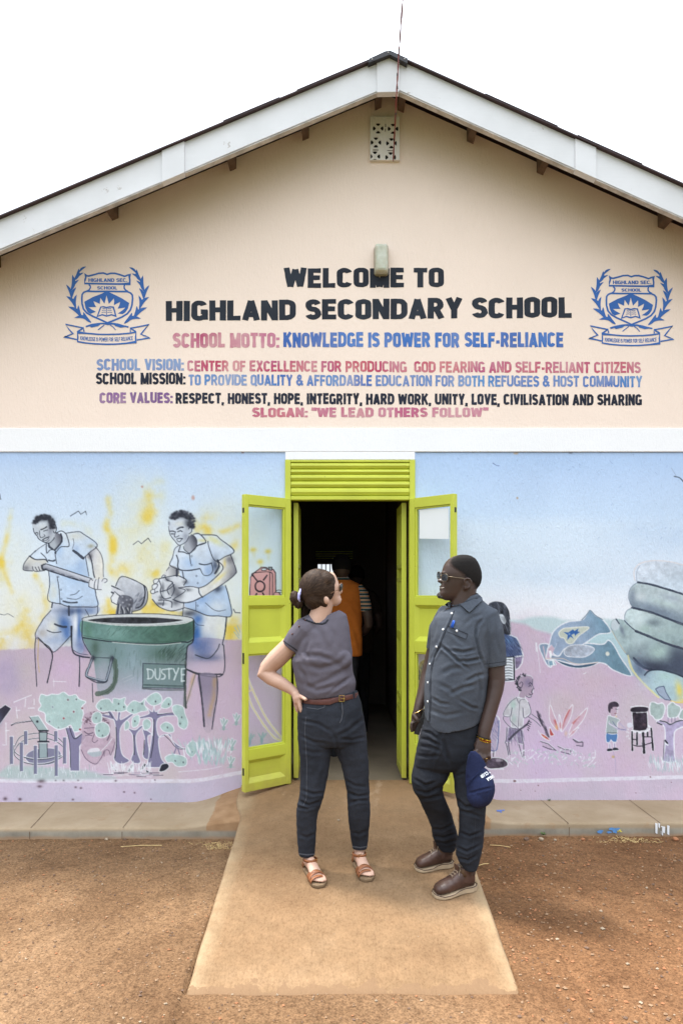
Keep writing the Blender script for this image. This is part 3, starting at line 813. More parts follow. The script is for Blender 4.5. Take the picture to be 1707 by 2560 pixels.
v = t.mix(dm, v, t.ramp(t.noise(9, 6), [(.3, (.22, .125, .063)), (.7, (.32, .20, .112))]))
stain = t.ramp(t.noise(7, 7, .7), [(.58, 0.0), (.72, .6)])
v = t.mix(stain, v, (.26, .155, .085))
grey = t.ramp(t.math('ADD', t.sep()[2], .5), [(.466, 1.0), (.482, 0.0)])                   # the kerb face is bare grey concrete
v = t.mix(t.math('MULTIPLY', grey, .95), v, t.ramp(t.noise(5, 6, .65, t.mapping((1, 1, .6))), [(.3, (.16, .142, .115)), (.7, (.30, .27, .215))]))
low = t.ramp(t.math('ADD', t.sep()[2], t.math('ADD', t.math('MULTIPLY', t.noise(9, 4), .03), .5)), [(.446, 1.0), (.462, 0.0)])
v = t.mix(t.math('MULTIPLY', low, .7), v, (.30, .18, .10))
n = t.bump(t.noise(30, 6), .35, .006)
t.set(Base_Color=v, Roughness=.9, Specular_IOR_Level=.15, Normal=n)
M_pave = t.m

def grid_mesh(name, xs, ys, zf, mat, kind='structure'):
    v = [(x, y, zf(x, y)) for y in ys for x in xs]; nx = len(xs)
    f = [(j*nx+i, j*nx+i+1, (j+1)*nx+i+1, (j+1)*nx+i) for j in range(len(ys)-1) for i in range(nx-1)]
    o = mesh_obj(name, v, f, mat, smooth=True); tag(o, kind=kind); return o
def seq(*parts):
    out = []
    for a, b, n in parts: out += list(np.linspace(a, b, n, endpoint=False))
    return [float(q) for q in out] + [float(parts[-1][1])]
def dz(x, y):
    z = dirt_z(y)
    if abs(x) < 3 and -3 < y < 0:
        z += .010 * mnoise.noise((x * 2.2, y * 2.2, 0)) + .006 * mnoise.noise((x * 7, y * 7, 3)) + .003 * mnoise.noise((x * 26, y * 26, 5))
        if PX0 - .25 < x < PX0 or PX1 < x < PX1 + .25: z += .012 * smooth01(-1.2, -2.2, y)
        if PX0 < x < PX1: z -= .035 * smooth01(-2.235, -2.19, y) 
    return z
grid_mesh('ground', seq((-400, -12, 12), (-12, -2.4, 14), (-2.4, 2.5, 330), (2.5, 12, 14), (12, 400, 12)), seq((-400, -8, 10), (-8, -2.8, 12), (-2.8, -.35, 165), (-.35, 12, 10), (12, 400, 10)), dz, M_dirt)

def front_y(x): return -.585 + .03 * (x + 2.4) / 4.8 if x < 0 else -.555 + .045 * min(1, x / 2.4)
def pave_z(x, y):
    base = .004 * mnoise.noise((x * 1.2, y * 2, 8)) - (.006 if x < 0 else -.008)
    r = smooth01(-1.12, -.62, x) * (1 - smooth01(.72, 1.20, x))
    return base + r * max(0, ramp_z(y) - .012 - base)
xs = seq((-6, -2.6, 4), (-2.6, -1.3, 40), (-1.3, 1.35, 140), (1.35, 2.7, 40), (2.7, 6, 4))
m = MB(); prof = [0.02, -.15, -.3, -.42, None, None, None]
rings = []
for x in xs:
    fy = front_y(x) + .006 * mnoise.noise((x * 3, 0, 2)); r = []
    for q in (.02, .0, -.08, -.16, -.24, -.32, -.40, fy + .06, fy + .015): r.append(Vector((x, q, pave_z(x, q))))
    zt = pave_z(x, fy)
    r += [Vector((x, fy + .004, zt - .004)), Vector((x, fy, zt - .014)), Vector((x, fy - .004, -.05)), Vector((x, fy - .006, -.16))]
    rings.append(r)
n = len(rings[0]); v = [q for r in rings for q in r]
f = [(i*n+k, (i+1)*n+k, (i+1)*n+k+1, i*n+k+1) for i in range(len(rings)-1) for k in range(n-1)]
pv = tag(mesh_obj('pavement', v, f, M_pave, smooth=True), kind='structure')
# cut joints in the pavement
m = MB()
for px0, px1 in ((138, 78), (357, 308), (1352, 1420), (1572, 1650), (-90, -150), (1800, 1880)):
    a = W(px0, 2003, 0).x; y1 = -.575 if px0 < 800 else -.53
    b = (px1 - CX) * (D + y1) / F
    za, zb_ = pave_z(a, 0) + .0015, pave_z(b, y1) + .0015
    m.add([(a - .0022, -.0, za), (a + .0022, -.0, za), (b + .0026, y1, zb_), (b - .0026, y1, zb_)], [(0, 1, 2, 3)])
    m.add([(b - .0026, y1 - .018, zb_ - .02), (b + .0026, y1 - .018, zb_ - .02), (b + .001, y1 - .018, -.075), (b - .002, y1 - .018, -.075)], [(0, 1, 2, 3)])
tag(m.build('pavement_joints', simple('joint_dirt', (.12, .075, .045), .95)), kind='structure')

def pz(x, y):
    z = ramp_z(y) + .004 * mnoise.noise((x * 2.5, y * 2.5, 4)) + .0025 * mnoise.noise((x * 14, y * 6, 1))
    if y < -2.1: z -= .05 * smooth01(-2.20, -2.32, y + .012 * mnoise.noise((x * 9, 0, 0)))
    return z
xs = seq((PX0, PX1, 110)); ys = seq((-2.40, -.62, 130), (-.62, .10, 50))
def pxw(x, y):                               # the path widens into a worn mound where it crosses the pavement
    w = smooth01(-.60, -.25, y) * .10
    c = (PX0 + PX1) / 2
    return c + (x - c) * (1 + w) + .006 * mnoise.noise((y * 4, x > c, 0))
v = []; 
for y in ys:
    for i, x in enumerate(xs):
        xx = pxw(x, y); zz_ = pz(x, y)
        e = min(i, len(xs) - 1 - i)
        if e == 0: zz_ -= .010
        v.append(Vector((xx, y, min(zz_, .130 if y > -.03 else 9))))
nx = len(xs); f = [(j*nx+i, j*nx+i+1, (j+1)*nx+i+1, (j+1)*nx+i) for j in range(len(ys)-1) for i in range(nx-1)]
b = len(v)
for j, y in enumerate(ys):
    for i in (0, nx - 1):
        q = v[j*nx+i]; v.append(Vector((q.x + (-.004 if i == 0 else .004), q.y, q.z - .3)))
for j in range(len(ys)-1):
    f.append((j*nx, (j+1)*nx, b+2*(j+1), b+2*j)); f.append((j*nx+nx-1, b+2*j+1, b+2*(j+1)+1, (j+1)*nx+nx-1))
tag(mesh_obj('path', v, f, M_path, smooth=True), kind='structure')

# loose gravel on the dirt
def pebble(m, c, r, seed):
    rr = random.Random(seed)
    sx, sy, sz = r * rr.uniform(.8, 1.3), r * rr.uniform(.8, 1.3), r * rr.uniform(.5, .9)
    a = rr.uniform(0, 6.28); ca, sa = math.cos(a), math.sin(a)
    base = len(m.v)
    dirs = [(1,0,0),(-1,0,0),(0,1,0),(0,-1,0),(0,0,1),(0,0,-1)]
    for d in dirs:
        k = rr.uniform(.8, 1.15); x, y, z = d[0]*sx*k, d[1]*sy*k, d[2]*sz*k
        x += rr.uniform(-.25, .25) * r; y += rr.uniform(-.25, .25) * r
        m.v.append(Vector((c[0] + x*ca - y*sa, c[1] + x*sa + y*ca, c[2] + z)))
    q = [(0,2,4),(2,1,4),(1,3,4),(3,0,4),(2,0,5),(1,2,5),(3,1,5),(0,3,5)]
    m.f += [tuple(i + base for i in t_) for t_ in q]; m.mi += [m.cur] * 8
M_g = [simple('gravel_tan', (.25, .155, .09), .95, .2, 30), simple('gravel_red', (.30, .13, .06), .95, .2, 30), simple('gravel_pale', (.30, .23, .16), .95, .2, 30), simple('gravel_dark', (.13, .08, .055), .95, .2, 30)]
m = MB()
for i in range(5200):
    y = -2.75 + 2.15 * random.random() ** 1.2; x = random.uniform(-2.4, 2.5)
    if PX0 - .015 < x < PX1 + .015 and y > -2.2: continue
    m.cur = random.choices((0, 1, 2, 3), (5, 4 if x > .7 else 1.5, .7, 2.4))[0]
    r = random.choice((.0022, .003, .003, .004, .005, .007)) * (1.35 if x > .7 else 1.0)
    pebble(m, (x, y, dz(x, y) + r * .35), r, i)
for i in range(260):                          # grit on the path and the pavement
    y = -2.1 + 2.0 * random.random(); x = random.uniform(PX0, PX1); m.cur = random.choice((0, 2, 3)); pebble(m, (x, y, pz(x, y) + .001), random.choice((.0015, .002, .003)), 9000 + i)
tag(m.build('gravel', M_g), 'fine loose gravel and grit strewn over the red dirt', kind='stuff')
# single stones one can point at
def stone(px, py, r, mat, label):
    # find the ground depth below that pixel
    y = -.6
    for k in range(200):
        y = -.6 - k * .011
        p = W(px, py, y); g = pz(p.x, y) if PX0 < p.x < PX1 and y > -2.2 else dz(p.x, y)
        if p.z <= g: break
    m = MB(); rr = random.Random(int(px))
    me = bpy.data.meshes.new('stone'); bm = bmesh.new(); bmesh.ops.create_icosphere(bm, subdivisions=2, radius=r)
    for v_ in bm.verts:
        k = 1 + .35 * mnoise.noise(v_.co * (1.3 / r) + Vector((px, py, 0))); v_.co = Vector((v_.co.x * k * 1.1, v_.co.y * k, v_.co.z * k * .75))
    bm.to_mesh(me); bm.free(); me.materials.append(mat)
    o = bpy.data.objects.new('stone', me); C.objects.link(o); o.location = (p.x, y, g + r * .45)
    tag(o, label, 'stone', 'loose stones on the ground')
stone(1352, 2294, .016, M_g[2], 'pale lumpy stone on the dirt right of the path')
stone(267, 2302, .011, M_g[2], 'small pale pebble on the dirt left of the path')
stone(846, 2338, .009, M_g[2], 'tiny ochre pebble on the middle of the path')
stone(1387, 2358, .010, M_g[2], 'whitish orange pebble below the pale lumpy stone')
stone(313, 2168, .010, M_g[3], 'dark brown pebble near the left pavement')
stone(440, 2127, .008, M_g[3], 'small dark clod under the left kerb')
stone(1202, 2163, .016, M_g[1], 'dark red clod beside the heel of the boot')
stone(1266, 2088, .015, M_g[1], 'orange red clod below the right kerb')
stone(1315, 2190, .016, M_g[3], 'flat dark clod on the dirt behind the pale stone')
stone(1156, 2478, .010, M_g[2], 'white chip at the front edge of the path')
stone(1687, 2445, .018, M_g[1], 'orange brick fragment near the right edge')
stone(1456, 2436, .014, M_g[1], 'reddish brick chip in the right foreground dirt')

# weeds and straw at the kerb
M_weed = simple('weed_leaf', (.07, .13, .03), .7, .3, 60)
M_straw = simple('dry_straw', (.55, .40, .18), .8, .2, 40)
def weed(px, py, y, n, h, label):
    c = W(px, py, y); m = MB()
    for i in range(n):
        a = random.uniform(0, 6.28); l = h * random.uniform(.6, 1.2); d = Vector((math.cos(a), math.sin(a), random.uniform(.3, 1.3))).normalized(); s_ = d.cross(Vector((0, 0, 1))).normalized() * h * .16
        p0 = c + d * l * .15; p1 = c + d * l * .6; p2 = c + d * l
        m.add([p0, p1 + s_, p2, p1 - s_], [(0, 1, 2, 3)])
    tag(m.build('weed', M_weed), label, 'weed')
weed(1357, 2088, -.56, 26, .026, 'small green weed growing at the foot of the right kerb')
weed(1372, 2002, -.012, 16, .018, 'tiny green sprout in the joint against the mural wall')
for px, py, dx, ln, lab in ((345, 2105, 60, .16, 'dry straw stalk lying in front of the left kerb'), (1205, 2180, 16, .09, 'straw stalk beside the heel of the boot'), (1254, 2090, -30, .10, 'thin straw by the right kerb')):
    yy = -.72 if py < 2150 else -1.0
    a = W(px - dx * .7, py + 6, yy); b = W(px + dx, py - 6, yy + .03)
    a.z = dz(a.x, a.y) + .005; b.z = dz(b.x, b.y) + .006
    tag(MB().tube([a, (a + b) / 2 + Vector((0, 0, .004)), b], .0022, 6).build('straw', M_straw), lab, 'straw')
m = MB()
for i in range(120):
    px = random.gauss(545, 28); a = W(px, 2118, -.70); a.y += random.uniform(-.05, .06); a.z = dz(a.x, a.y) + .004
    d = Vector((random.uniform(-1, 1), random.uniform(-1, 1), random.uniform(-.05, .3))).normalized() * random.uniform(.01, .03); m.tube([a, a + d], .0010, 4)
for i in range(150):
    px = random.gauss(1570, 40); a = W(px, 2102, -.58); a.y += random.uniform(-.07, .02); a.z = dz(a.x, a.y) + .004
    d = Vector((random.uniform(-1, 1), random.uniform(-1, 1), random.uniform(-.05, .3))).normalized() * random.uniform(.008, .025); m.tube([a, a + d], .0010, 4)
tag(m.build('straw_litter', M_straw), 'scattered chaff and dry grass bits below the kerbs', kind='stuff')

# paint spilled on the kerb and the pavement
def splat(px, py, rx, ry, c, name, lab, vertical, seed):
    rr = random.Random(seed); m = MB()
    for q in range(5):
        cx, cy = px + rr.gauss(0, rx * .5), py + rr.gauss(0, ry * .4); a0 = rr.uniform(.5, 1)
        pts = []
        for k in range(14):
            a = k / 14 * 6.283; j = a0 * rr.uniform(.5, 1.0) * .6
            x_, y_ = cx + rx * j * math.cos(a), cy + ry * j * math.sin(a)
            if vertical: p = W(x_, y_, -.562); p.y = front_y(p.x) - .011 - q * .0004
            else:
                p = W(x_, y_, HC * F / (y_ - HZ) - D); p.z = pave_z(p.x, p.y) + .002 + q * .0004
            pts.append(p)
        m.add(pts, [tuple(range(14))])
    tag(m.build(name, simple(name, c, .6, .2, 30)), lab, 'paint stain')
splat(1525, 2080, 20, 9, (.10, .25, .52), 'blue_paint_stain', 'blue paint smear on the face of the right kerb', True, 3)
splat(1551, 2078, 9, 5, (.62, .52, .08), 'yellow_paint_stain', 'small yellow paint smear beside the blue one on the kerb', True, 5)
splat(1250, 2032, 9, 5, (.08, .16, .45), 'blue_paint_stain', 'blue paint spot on the top of the right pavement', False, 8)
m = MB()
for px, a, b, w in ((1641, 2058, 2086, 3), (1658, 2066, 2084, 5), (1655, 2078, 2090, 3), (1671, 2064, 2089, 3), (1648, 2058, 2072, 2)):
    p = [W(q, r, -.535) for q, r in ((px - w, a), (px + w, a + 2), (px + w * .8, b), (px - w * .9, b - 3))]
    for k in p: k.y = front_y(k.x) - .0115
    m.add(p, [(0, 1, 2, 3)])
tag(m.build('white_paint_stain', simple('white_paint_drip', (.72, .74, .76), .6, .1, 20)), 'white paint drips on the face of the right kerb', 'paint stain')
# ------------------------------------------------------------------ the painted mural (paint colours on a fine grid of the wall face)
class Canvas:
    def __init__(s, x0, x1, y0, y1, st):
        s.xs = np.arange(x0, x1 + st * .5, st); s.ys = np.arange(y0, y1 + st * .5, st); s.st = st
        s.xs[-1] = x1; s.ys[-1] = y1
        s.X, s.Y = np.meshgrid(s.xs, s.ys)
        s.rgb = np.zeros(s.X.shape + (3,)); s.lab = np.zeros(s.X.shape, int); s.cur = 0; s.clip = None
        s.o = (0, 0, 1)
        r2 = np.random.default_rng(3)
        s.n1 = s.fbm(r2, 90); s.n2 = s.fbm(r2, 22); s.n3 = s.fbm(r2, 7)
    def fbm(s, r, cell):
        out = np.zeros(s.X.shape); amp = 1.0
        for k in range(3):
            c = cell / 2 ** k; nx = int((s.xs[-1] - s.xs[0]) / c) + 3; ny = int((s.ys[-1] - s.ys[0]) / c) + 3
            g = r.random((ny, nx)); u = (s.X - s.xs[0]) / c; v = (s.Y - s.ys[0]) / c
            i = u.astype(int); j = v.astype(int); fu = u - i; fv = v - j; fu = fu*fu*(3-2*fu); fv = fv*fv*(3-2*fv)
            out += amp * (g[j, i]*(1-fu)*(1-fv) + g[j, i+1]*fu*(1-fv) + g[j+1, i]*(1-fu)*fv + g[j+1, i+1]*fu*fv - .5); amp *= .5
        return out
    def T(s, pts):
        return np.array([(s.o[0] + p[0] * s.o[2], s.o[1] + p[1] * s.o[2]) for p in pts], float)
    def win(s, x0, x1, y0, y1):
        i0 = max(0, int((x0 - s.xs[0]) / s.st) - 1); i1 = min(len(s.xs), int((x1 - s.xs[0]) / s.st) + 3)
        j0 = max(0, int((y0 - s.ys[0]) / s.st) - 1); j1 = min(len(s.ys), int((y1 - s.ys[0]) / s.st) + 3)
        return (slice(j0, j1), slice(i0, i1)) if i1 > i0 and j1 > j0 else None
    def blend(s, w, a, c, lab=True):
        if s.clip is not None: a = a * s.clip[w]
        c = np.asarray(c, float)
        s.rgb[w] += (c - s.rgb[w]) * a[..., None]
        if lab and s.cur: s.lab[w][a > .45] = s.cur
    def curve(s, p, closed=False, n=5):
        P = np.asarray(p); m = len(P); out = []
        if m < 3: return P
        rng_ = range(m if closed else m - 1)
        for i in rng_:
            p0 = P[(i-1) % m] if closed or i else P[i]; p1 = P[i]; p2 = P[(i+1) % m]; p3 = P[(i+2) % m] if closed or i < m - 2 else P[(i+1) % m]
            for k in range(n):
                t = k / n
                out.append(.5 * ((2*p1) + (-p0+p2)*t + (2*p0-5*p1+4*p2-p3)*t*t + (-p0+3*p1-3*p2+p3)*t**3))
        if not closed: out.append(P[-1])
        return np.array(out)
    def segdist(s, w, P, closed):
        X, Y = s.X[w], s.Y[w]; d = np.full(X.shape, 1e9); tt = np.zeros(X.shape)
        n = len(P)
        for i in range(n if closed else n - 1):
            a, b = P[i], P[(i+1) % n]; v = b - a; L = v @ v
            if L < 1e-9: continue
            t = np.clip(((X - a[0]) * v[0] + (Y - a[1]) * v[1]) / L, 0, 1)
            q = np.hypot(X - a[0] - t * v[0], Y - a[1] - t * v[1]); m = q < d
            d[m] = q[m]; tt[m] = ((i + t) / max(1, n - 1))[m]
        return d, tt
    def mask(s, pts, soft=1.0, smooth=True):
        P = s.T(pts); P = s.curve(P, True) if smooth else P
        g = soft * 2 + 2
        w = s.win(P[:,0].min() - g, P[:,0].max() + g, P[:,1].min() - g, P[:,1].max() + g)
        if w is None: return None, None, P
        X, Y = s.X[w], s.Y[w]; ins = np.zeros(X.shape, bool); n = len(P)
        for i in range(n):
            a, b = P[i], P[(i+1) % n]
            if a[1] == b[1]: continue
            c = ((a[1] > Y) != (b[1] > Y)) & (X < (b[0]-a[0]) * (Y-a[1]) / (b[1]-a[1]) + a[0]); ins ^= c
        d, _ = s.segdist(w, P, True)
        sd = np.where(ins, d, -d)
        return w, np.clip(.5 + sd / (2 * soft), 0, 1), P
    def poly(s, pts, c, a=1.0, soft=.8, smooth=True, grad=None, tex=0.0, edge=None):
        """filled shape; grad=(colour2, (x0,y0), (x1,y1)) blends to colour2 along that line; edge=(colour, width) outlines it"""
        w, m, P = s.mask(pts, soft, smooth)
        if w is None: return
        cc = np.broadcast_to(np.asarray(c, float), m.shape + (3,)).copy()
        if grad:
            c2, p0, p1 = grad; q = s.T([p0, p1]); v = q[1] - q[0]
            t = np.clip(((s.X[w] - q[0][0]) * v[0] + (s.Y[w] - q[0][1]) * v[1]) / (v @ v), 0, 1)
            cc += (np.asarray(c2, float) - cc) * t[..., None]
        if tex: cc *= (1 + tex * (s.n2[w] + s.n3[w]))[..., None]
        s.blend(w, m * a, cc)
        if edge: s.line(list(pts) + [pts[0]] if not smooth else pts, edge[1], edge[0], closed=smooth, smooth=smooth)
    def line(s, pts, width, c=(46, 52, 66), a=.9, soft=.7, smooth=True, taper=False, closed=False, rough=.25, lab=True):
        P = s.T(pts); P = s.curve(P, closed) if smooth and len(P) > 2 else P
        g = width + soft * 2 + 1
        w = s.win(P[:,0].min() - g, P[:,0].max() + g, P[:,1].min() - g, P[:,1].max() + g)
        if w is None: return
        d, t = s.segdist(w, P, closed)
        wd = width / 2 * (1 + rough * 1.5 * s.n3[w])
        if taper: wd = wd * np.clip(np.sin(np.pi * np.clip(t, 0.02, .98)) * 1.3, .1, 1)
        m = np.clip(.5 + (wd - d) / (2 * soft), 0, 1) * a * (1 + rough * np.clip(s.n2[w], -1, 0))
        s.blend(w, m, c, lab)
    def blob(s, x, y, rx, ry, c, a=.6, rot=0, pw=1.0):
        x, y = s.o[0] + x * s.o[2], s.o[1] + y * s.o[2]; rx *= s.o[2]; ry *= s.o[2]; r = max(rx, ry) * 2.4
        w = s.win(x - r, x + r, y - r, y + r)
        if w is None: return
        dx, dy = s.X[w] - x, s.Y[w] - y; ca, sa = math.cos(rot), math.sin(rot)
        u, v = (dx * ca + dy * sa) / rx, (-dx * sa + dy * ca) / ry
        s.blend(w, np.exp(-(u*u + v*v) ** pw) * a * (1 + .5 * s.n2[w]), c, False)
    def spray(s, pts, width, c=(238, 205, 70), a=.6):
        a *= .85
        P = s.curve(s.T(pts)); g = width * 2.5
        w = s.win(P[:,0].min() - g, P[:,0].max() + g, P[:,1].min() - g, P[:,1].max() + g)
        if w is None: return
        d, t = s.segdist(w, P, False)
        s.blend(w, np.exp(-(d / width) ** 2) * a * np.clip(.8 + 1.1 * s.n2[w], 0, 1.2), c, False)
    def hatch(s, pts, n, ang, ln, width, c, a, seed=1, jit=.25, smooth=True):
        w, m, P = s.mask(pts, .8, smooth); rr = random.Random(seed); o = s.o; s.o = (0, 0, 1)
        lo, hi = P.min(0), P.max(0)
        for k in range(n):
            for tr in range(12):
                x, y = rr.uniform(lo[0], hi[0]), rr.uniform(lo[1], hi[1])
                i = int((x - s.xs[0]) / s.st) - w[1].start; j = int((y - s.ys[0]) / s.st) - w[0].start
                if 0 <= j < m.shape[0] and 0 <= i < m.shape[1] and m[j, i] > .5: break
            else: continue
            an = ang + rr.uniform(-jit, jit); l = ln * rr.uniform(.5, 1.2) / 2
            s.line([(x - l * math.cos(an), y - l * math.sin(an)), (x + l * math.cos(an), y + l * math.sin(an))], width, c, a * rr.uniform(.5, 1), taper=True, smooth=False)
        s.o = o

INK, WHT, DK = (46, 52, 68), (232, 236, 244), (34, 38, 50)
SKYL = [(1120, (178, 207, 250)), (1180, (196, 219, 250)), (1270, (206, 226, 250)), (1360, (216, 232, 250)), (1480, (226, 236, 248)), (1640, (230, 235, 242))]
SKYR = [(1120, (176, 207, 250)), (1200, (190, 216, 252)), (1285, (200, 223, 251)), (1315, (212, 230, 250)), (1400, (217, 232, 250)), (1450, (222, 235, 251)), (1520, (236, 241, 250)), (1640, (236, 240, 248))]
def vgrad(cv, stops):
    ys = [a for a, _ in stops]; yy = cv.Y + 10 * cv.n1
    for k in range(3): cv.rgb[..., k] = np.interp(yy, ys, [c[k] for _, c in stops])
def pinkwash(cv, hor, c1, c2):
    h = np.interp(cv.X, [p[0] for p in hor], [p[1] for p in hor]) + 2.5 * cv.n3
    a = np.clip((cv.Y - h) / 5 + .5, 0, 1)
    t = np.clip((cv.Y - h) / 330, 0, 1)[..., None]
    c = np.asarray(c1, float) * (1 - t) + np.asarray(c2, float) * t
    c = c + cv.n1[..., None] * np.array((2, -3, 7.0)) * 2.2
    cv.rgb += (c - cv.rgb) * a[..., None]
def plinth(cv, top, base=(202, 188, 212)):
    tx, ty = [p[0] for p in top], [p[1] for p in top]; h = np.interp(cv.X, tx, ty) + .8 * cv.n3
    a = np.clip((cv.Y - h) / 1.6, 0, 1) * np.clip((h + 10.5 - cv.Y) / 1.6 + .5, 0, 1) * np.clip(.88 + .6 * cv.n3, .3, 1)
    cv.rgb += (np.array((226, 222, 236)) - cv.rgb) * a[..., None]
    b = np.clip((cv.Y - h - 10.5) / 1.6 + .3, 0, 1)
    c = np.array(base, float) + cv.n1[..., None] * np.array((8, 2, 4.0)) * 2.5
    cv.rgb += (c - cv.rgb) * b[..., None]

# ---------------- left panel
A_, B_, C_, E_, J_ = (0, 1260, .19133), (280, 1260, .21684), (60, 1530, .35714), (0, 1720, .39541), (600, 1220, .33195)
R1 = (0, 1100, .44643)
cv = Canvas(-24, 713.5, 1129.5, 2030, 1.45)
vgrad(cv, SKYL)
YL, PALE = (240, 205, 62), (236, 226, 168)
for x, y, rx, ry, a in ((350,1270,60,90,.25), (330,1400,90,100,.35), (480,1460,120,110,.3), (60,1520,90,80,.35), (200,1580,120,40,.5), (560,1300,60,60,.25), (40,1380,50,80,.2), (620,1360,60,60,.2), (480,1560,150,40,.5)):
    cv.blob(x, y, rx, ry, PALE, a)
cv.o = R1
for P, wd, a in (([(65,400),(45,520),(20,640),(8,690)], 9, .5), ([(8,690),(35,760),(55,810),(70,850)], 8, .45), ([(0,690),(12,690)], 24, .9), ([(610,330),(620,400),(600,480),(620,530),(638,570),(632,640),(620,740)], 11, .55), ([(632,570),(636,620)], 14, .9), ([(598,490),(600,495)], 12, .8),
                 ([(830,290),(840,380),(820,440)], 22, .55), ([(890,250),(885,320)], 20, .4), ([(840,400),(830,430)], 18, .6), ([(200,760),(245,850),(258,930),(235,1000)], 10, .55), ([(20,1100),(80,1080),(120,1040),(150,960)], 16, .5), ([(150,1040),(165,1100),(150,1160)], 26, .7), ([(20,1130),(0,1170)], 24, .6), ([(120,900),(115,980)], 16, .3),
                 ([(590,960),(650,965),(740,955),(860,955),(1010,965)], 16, .9), ([(608,900),(612,960)], 10, .6), ([(860,900),(850,940)], 26, .8), ([(1100,480),(1130,490),(1160,450)], 26, .6), ([(1150,490),(1160,515)], 14, .8), ([(1240,515),(1260,510),(1330,480)], 10, .5), ([(1310,590),(1325,570)], 14, .6), ([(870,750),(876,745)], 12, .8), ([(680,740),(690,735)], 22, .6), ([(930,600),(900,650),(870,700)], 24, .35),
                 ([(1290,1030),(1290,1060)], 30, .75), ([(1310,1110),(1300,1080)], 26, .7), ([(1250,1120),(1330,1120)], 16, .6), ([(820,600),(800,680),(840,760)], 26, .3), ([(660,560),(760,480)], 30, .2), ([(360,470),(440,480),(500,510),(530,570)], 14, .22), ([(10,780),(0,800)], 18, .4)):
    cv.spray(P, wd * .8, YL if a > .4 else (226, 210, 110), a)
cv.o = J_
for x, y in ((100, 465), (210, 478), (152, 555)): cv.blob(x, y, 24, 18, YL, .75); cv.blob(x + 6, y + 40, 14, 34, (226, 214, 120), .3)
cv.o = (0, 0, 1)
pinkwash(cv, [(-30, 1626), (90, 1621), (200, 1613), (230, 1608), (430, 1606), (520, 1600), (600, 1599), (720, 1600)], (198, 178, 194), (208, 186, 206))
cv.blob(20, 1690, 40, 60, (160, 150, 190), .5); cv.blob(110, 1650, 60, 60, (188, 168, 188), .4); cv.blob(320, 1800, 120, 60, (206, 190, 214), .4)
plinth(cv, [(-30, 1946), (480, 1947), (510, 1943), (600, 1926), (720, 1905)])
for x, y, r in ((100,1966,6), (14,1997,5), (51,1998,4), (190,1968,3), (203,1970,3), (311,1980,2.5), (183,1999,3), (337,1982,2.5), (378,1998,2), (160,1951,3), (140,1951,2.5), (196,1951,2.5), (290,1952,3), (105,1952,10), (388,1950,2)):
    cv.blob(x, y, r, r * .55 if r > 5 else r * .8, (96, 76, 88), .85)
LAB = {}
def motif(name, label=None):
    k = len(LAB) + 1; LAB[k] = (name, label); cv.cur = k; return k

# birds and cracks
for P in ([(923,158),(1030,92),(1060,135),(1122,95),(1136,142)], ):
    cv.o = A_; cv.line(P, 1.9, INK, .85, smooth=False, lab=False)
cv.o = B_; cv.line([(248,468),(305,425),(342,458),(420,393),(450,438)], 1.8, INK, .85, smooth=False, lab=False)
cv.o = A_; cv.line([(0,1437),(60,1450),(110,1435),(180,1475)], 1.5, INK, .8, lab=False)
cv.o = R1; cv.line([(0,300),(6,332)], 2, INK, .8, lab=False); cv.line([(1308,948),(1318,966),(1345,968)], 2.5, INK, .8, smooth=False, lab=False)
cv.blob(1082, 323, 10, 14, (196, 150, 140), .9, pw=2); cv.blob(797, 262, 7, 7, (190, 140, 130), .9, pw=2); cv.blob(1360, 70, 8, 6, (150, 130, 140), .8, pw=2)
for x, w_ in ((1015, 26), (1228, 30)): cv.blob(x, 56, w_, 4, (214, 120, 60), .0)

# --- standing man with the shovel
motif('painted_man', 'painted man in a pale blue shirt tipping a shovel into the green bin')
cv.o = A_
cv.poly([(640,900),(655,1250),(790,1300),(900,1335),(1275,1330),(1262,1200),(1235,1060),(1160,940),(1130,700),(1095,700),(1275,530),(1180,440),(1060,362),(880,375),(800,352),(740,380),(600,520),(480,600),(390,680),(470,720),(600,720)], (212, 226, 242), .95, grad=((188, 212, 242), (700,400), (1050,1000)), tex=.06)
cv.blob(1000, 420, 120, 60, (222, 216, 190), .5); cv.blob(1000, 920, 160, 120, (160, 196, 240), .6); cv.blob(700, 1150, 60, 120, (232, 230, 206), .6); cv.blob(780, 620, 60, 110, (164, 196, 238), .6); cv.blob(1060, 800, 60, 70, (150, 182, 228), .6)
cv.blob(1190, 550, 50, 30, (150, 140, 100), .6); cv.blob(1000, 590, 50, 60, (150, 180, 226), .5)
cv.poly([(690,1290),(670,1390),(560,1510),(465,1730),(530,1777),(640,1850),(720,1930),(800,1850),(930,1720),(950,1890),(1090,1930),(1085,1500),(1280,1430),(1275,1335),(900,1340),(790,1305)], (196, 206, 226), .95, tex=.08)
cv.blob(820, 1560, 90, 120, (60, 100, 170), .8); cv.blob(950, 1400, 180, 50, (52, 74, 120), .85); cv.blob(880, 1660, 60, 140, (64, 108, 180), .8); cv.blob(700, 1600, 80, 110, (226, 226, 212), .7); cv.blob(1040, 1620, 40, 200, (60, 104, 176), .8); cv.blob(1180, 1390, 90, 50, (92, 124, 180), .6); cv.blob(990, 1560, 30, 140, (232, 238, 246), .8); cv.blob(740, 1780, 120, 60, (110, 140, 190), .4); cv.blob(560, 1690, 60, 60, (176, 168, 160), .6)
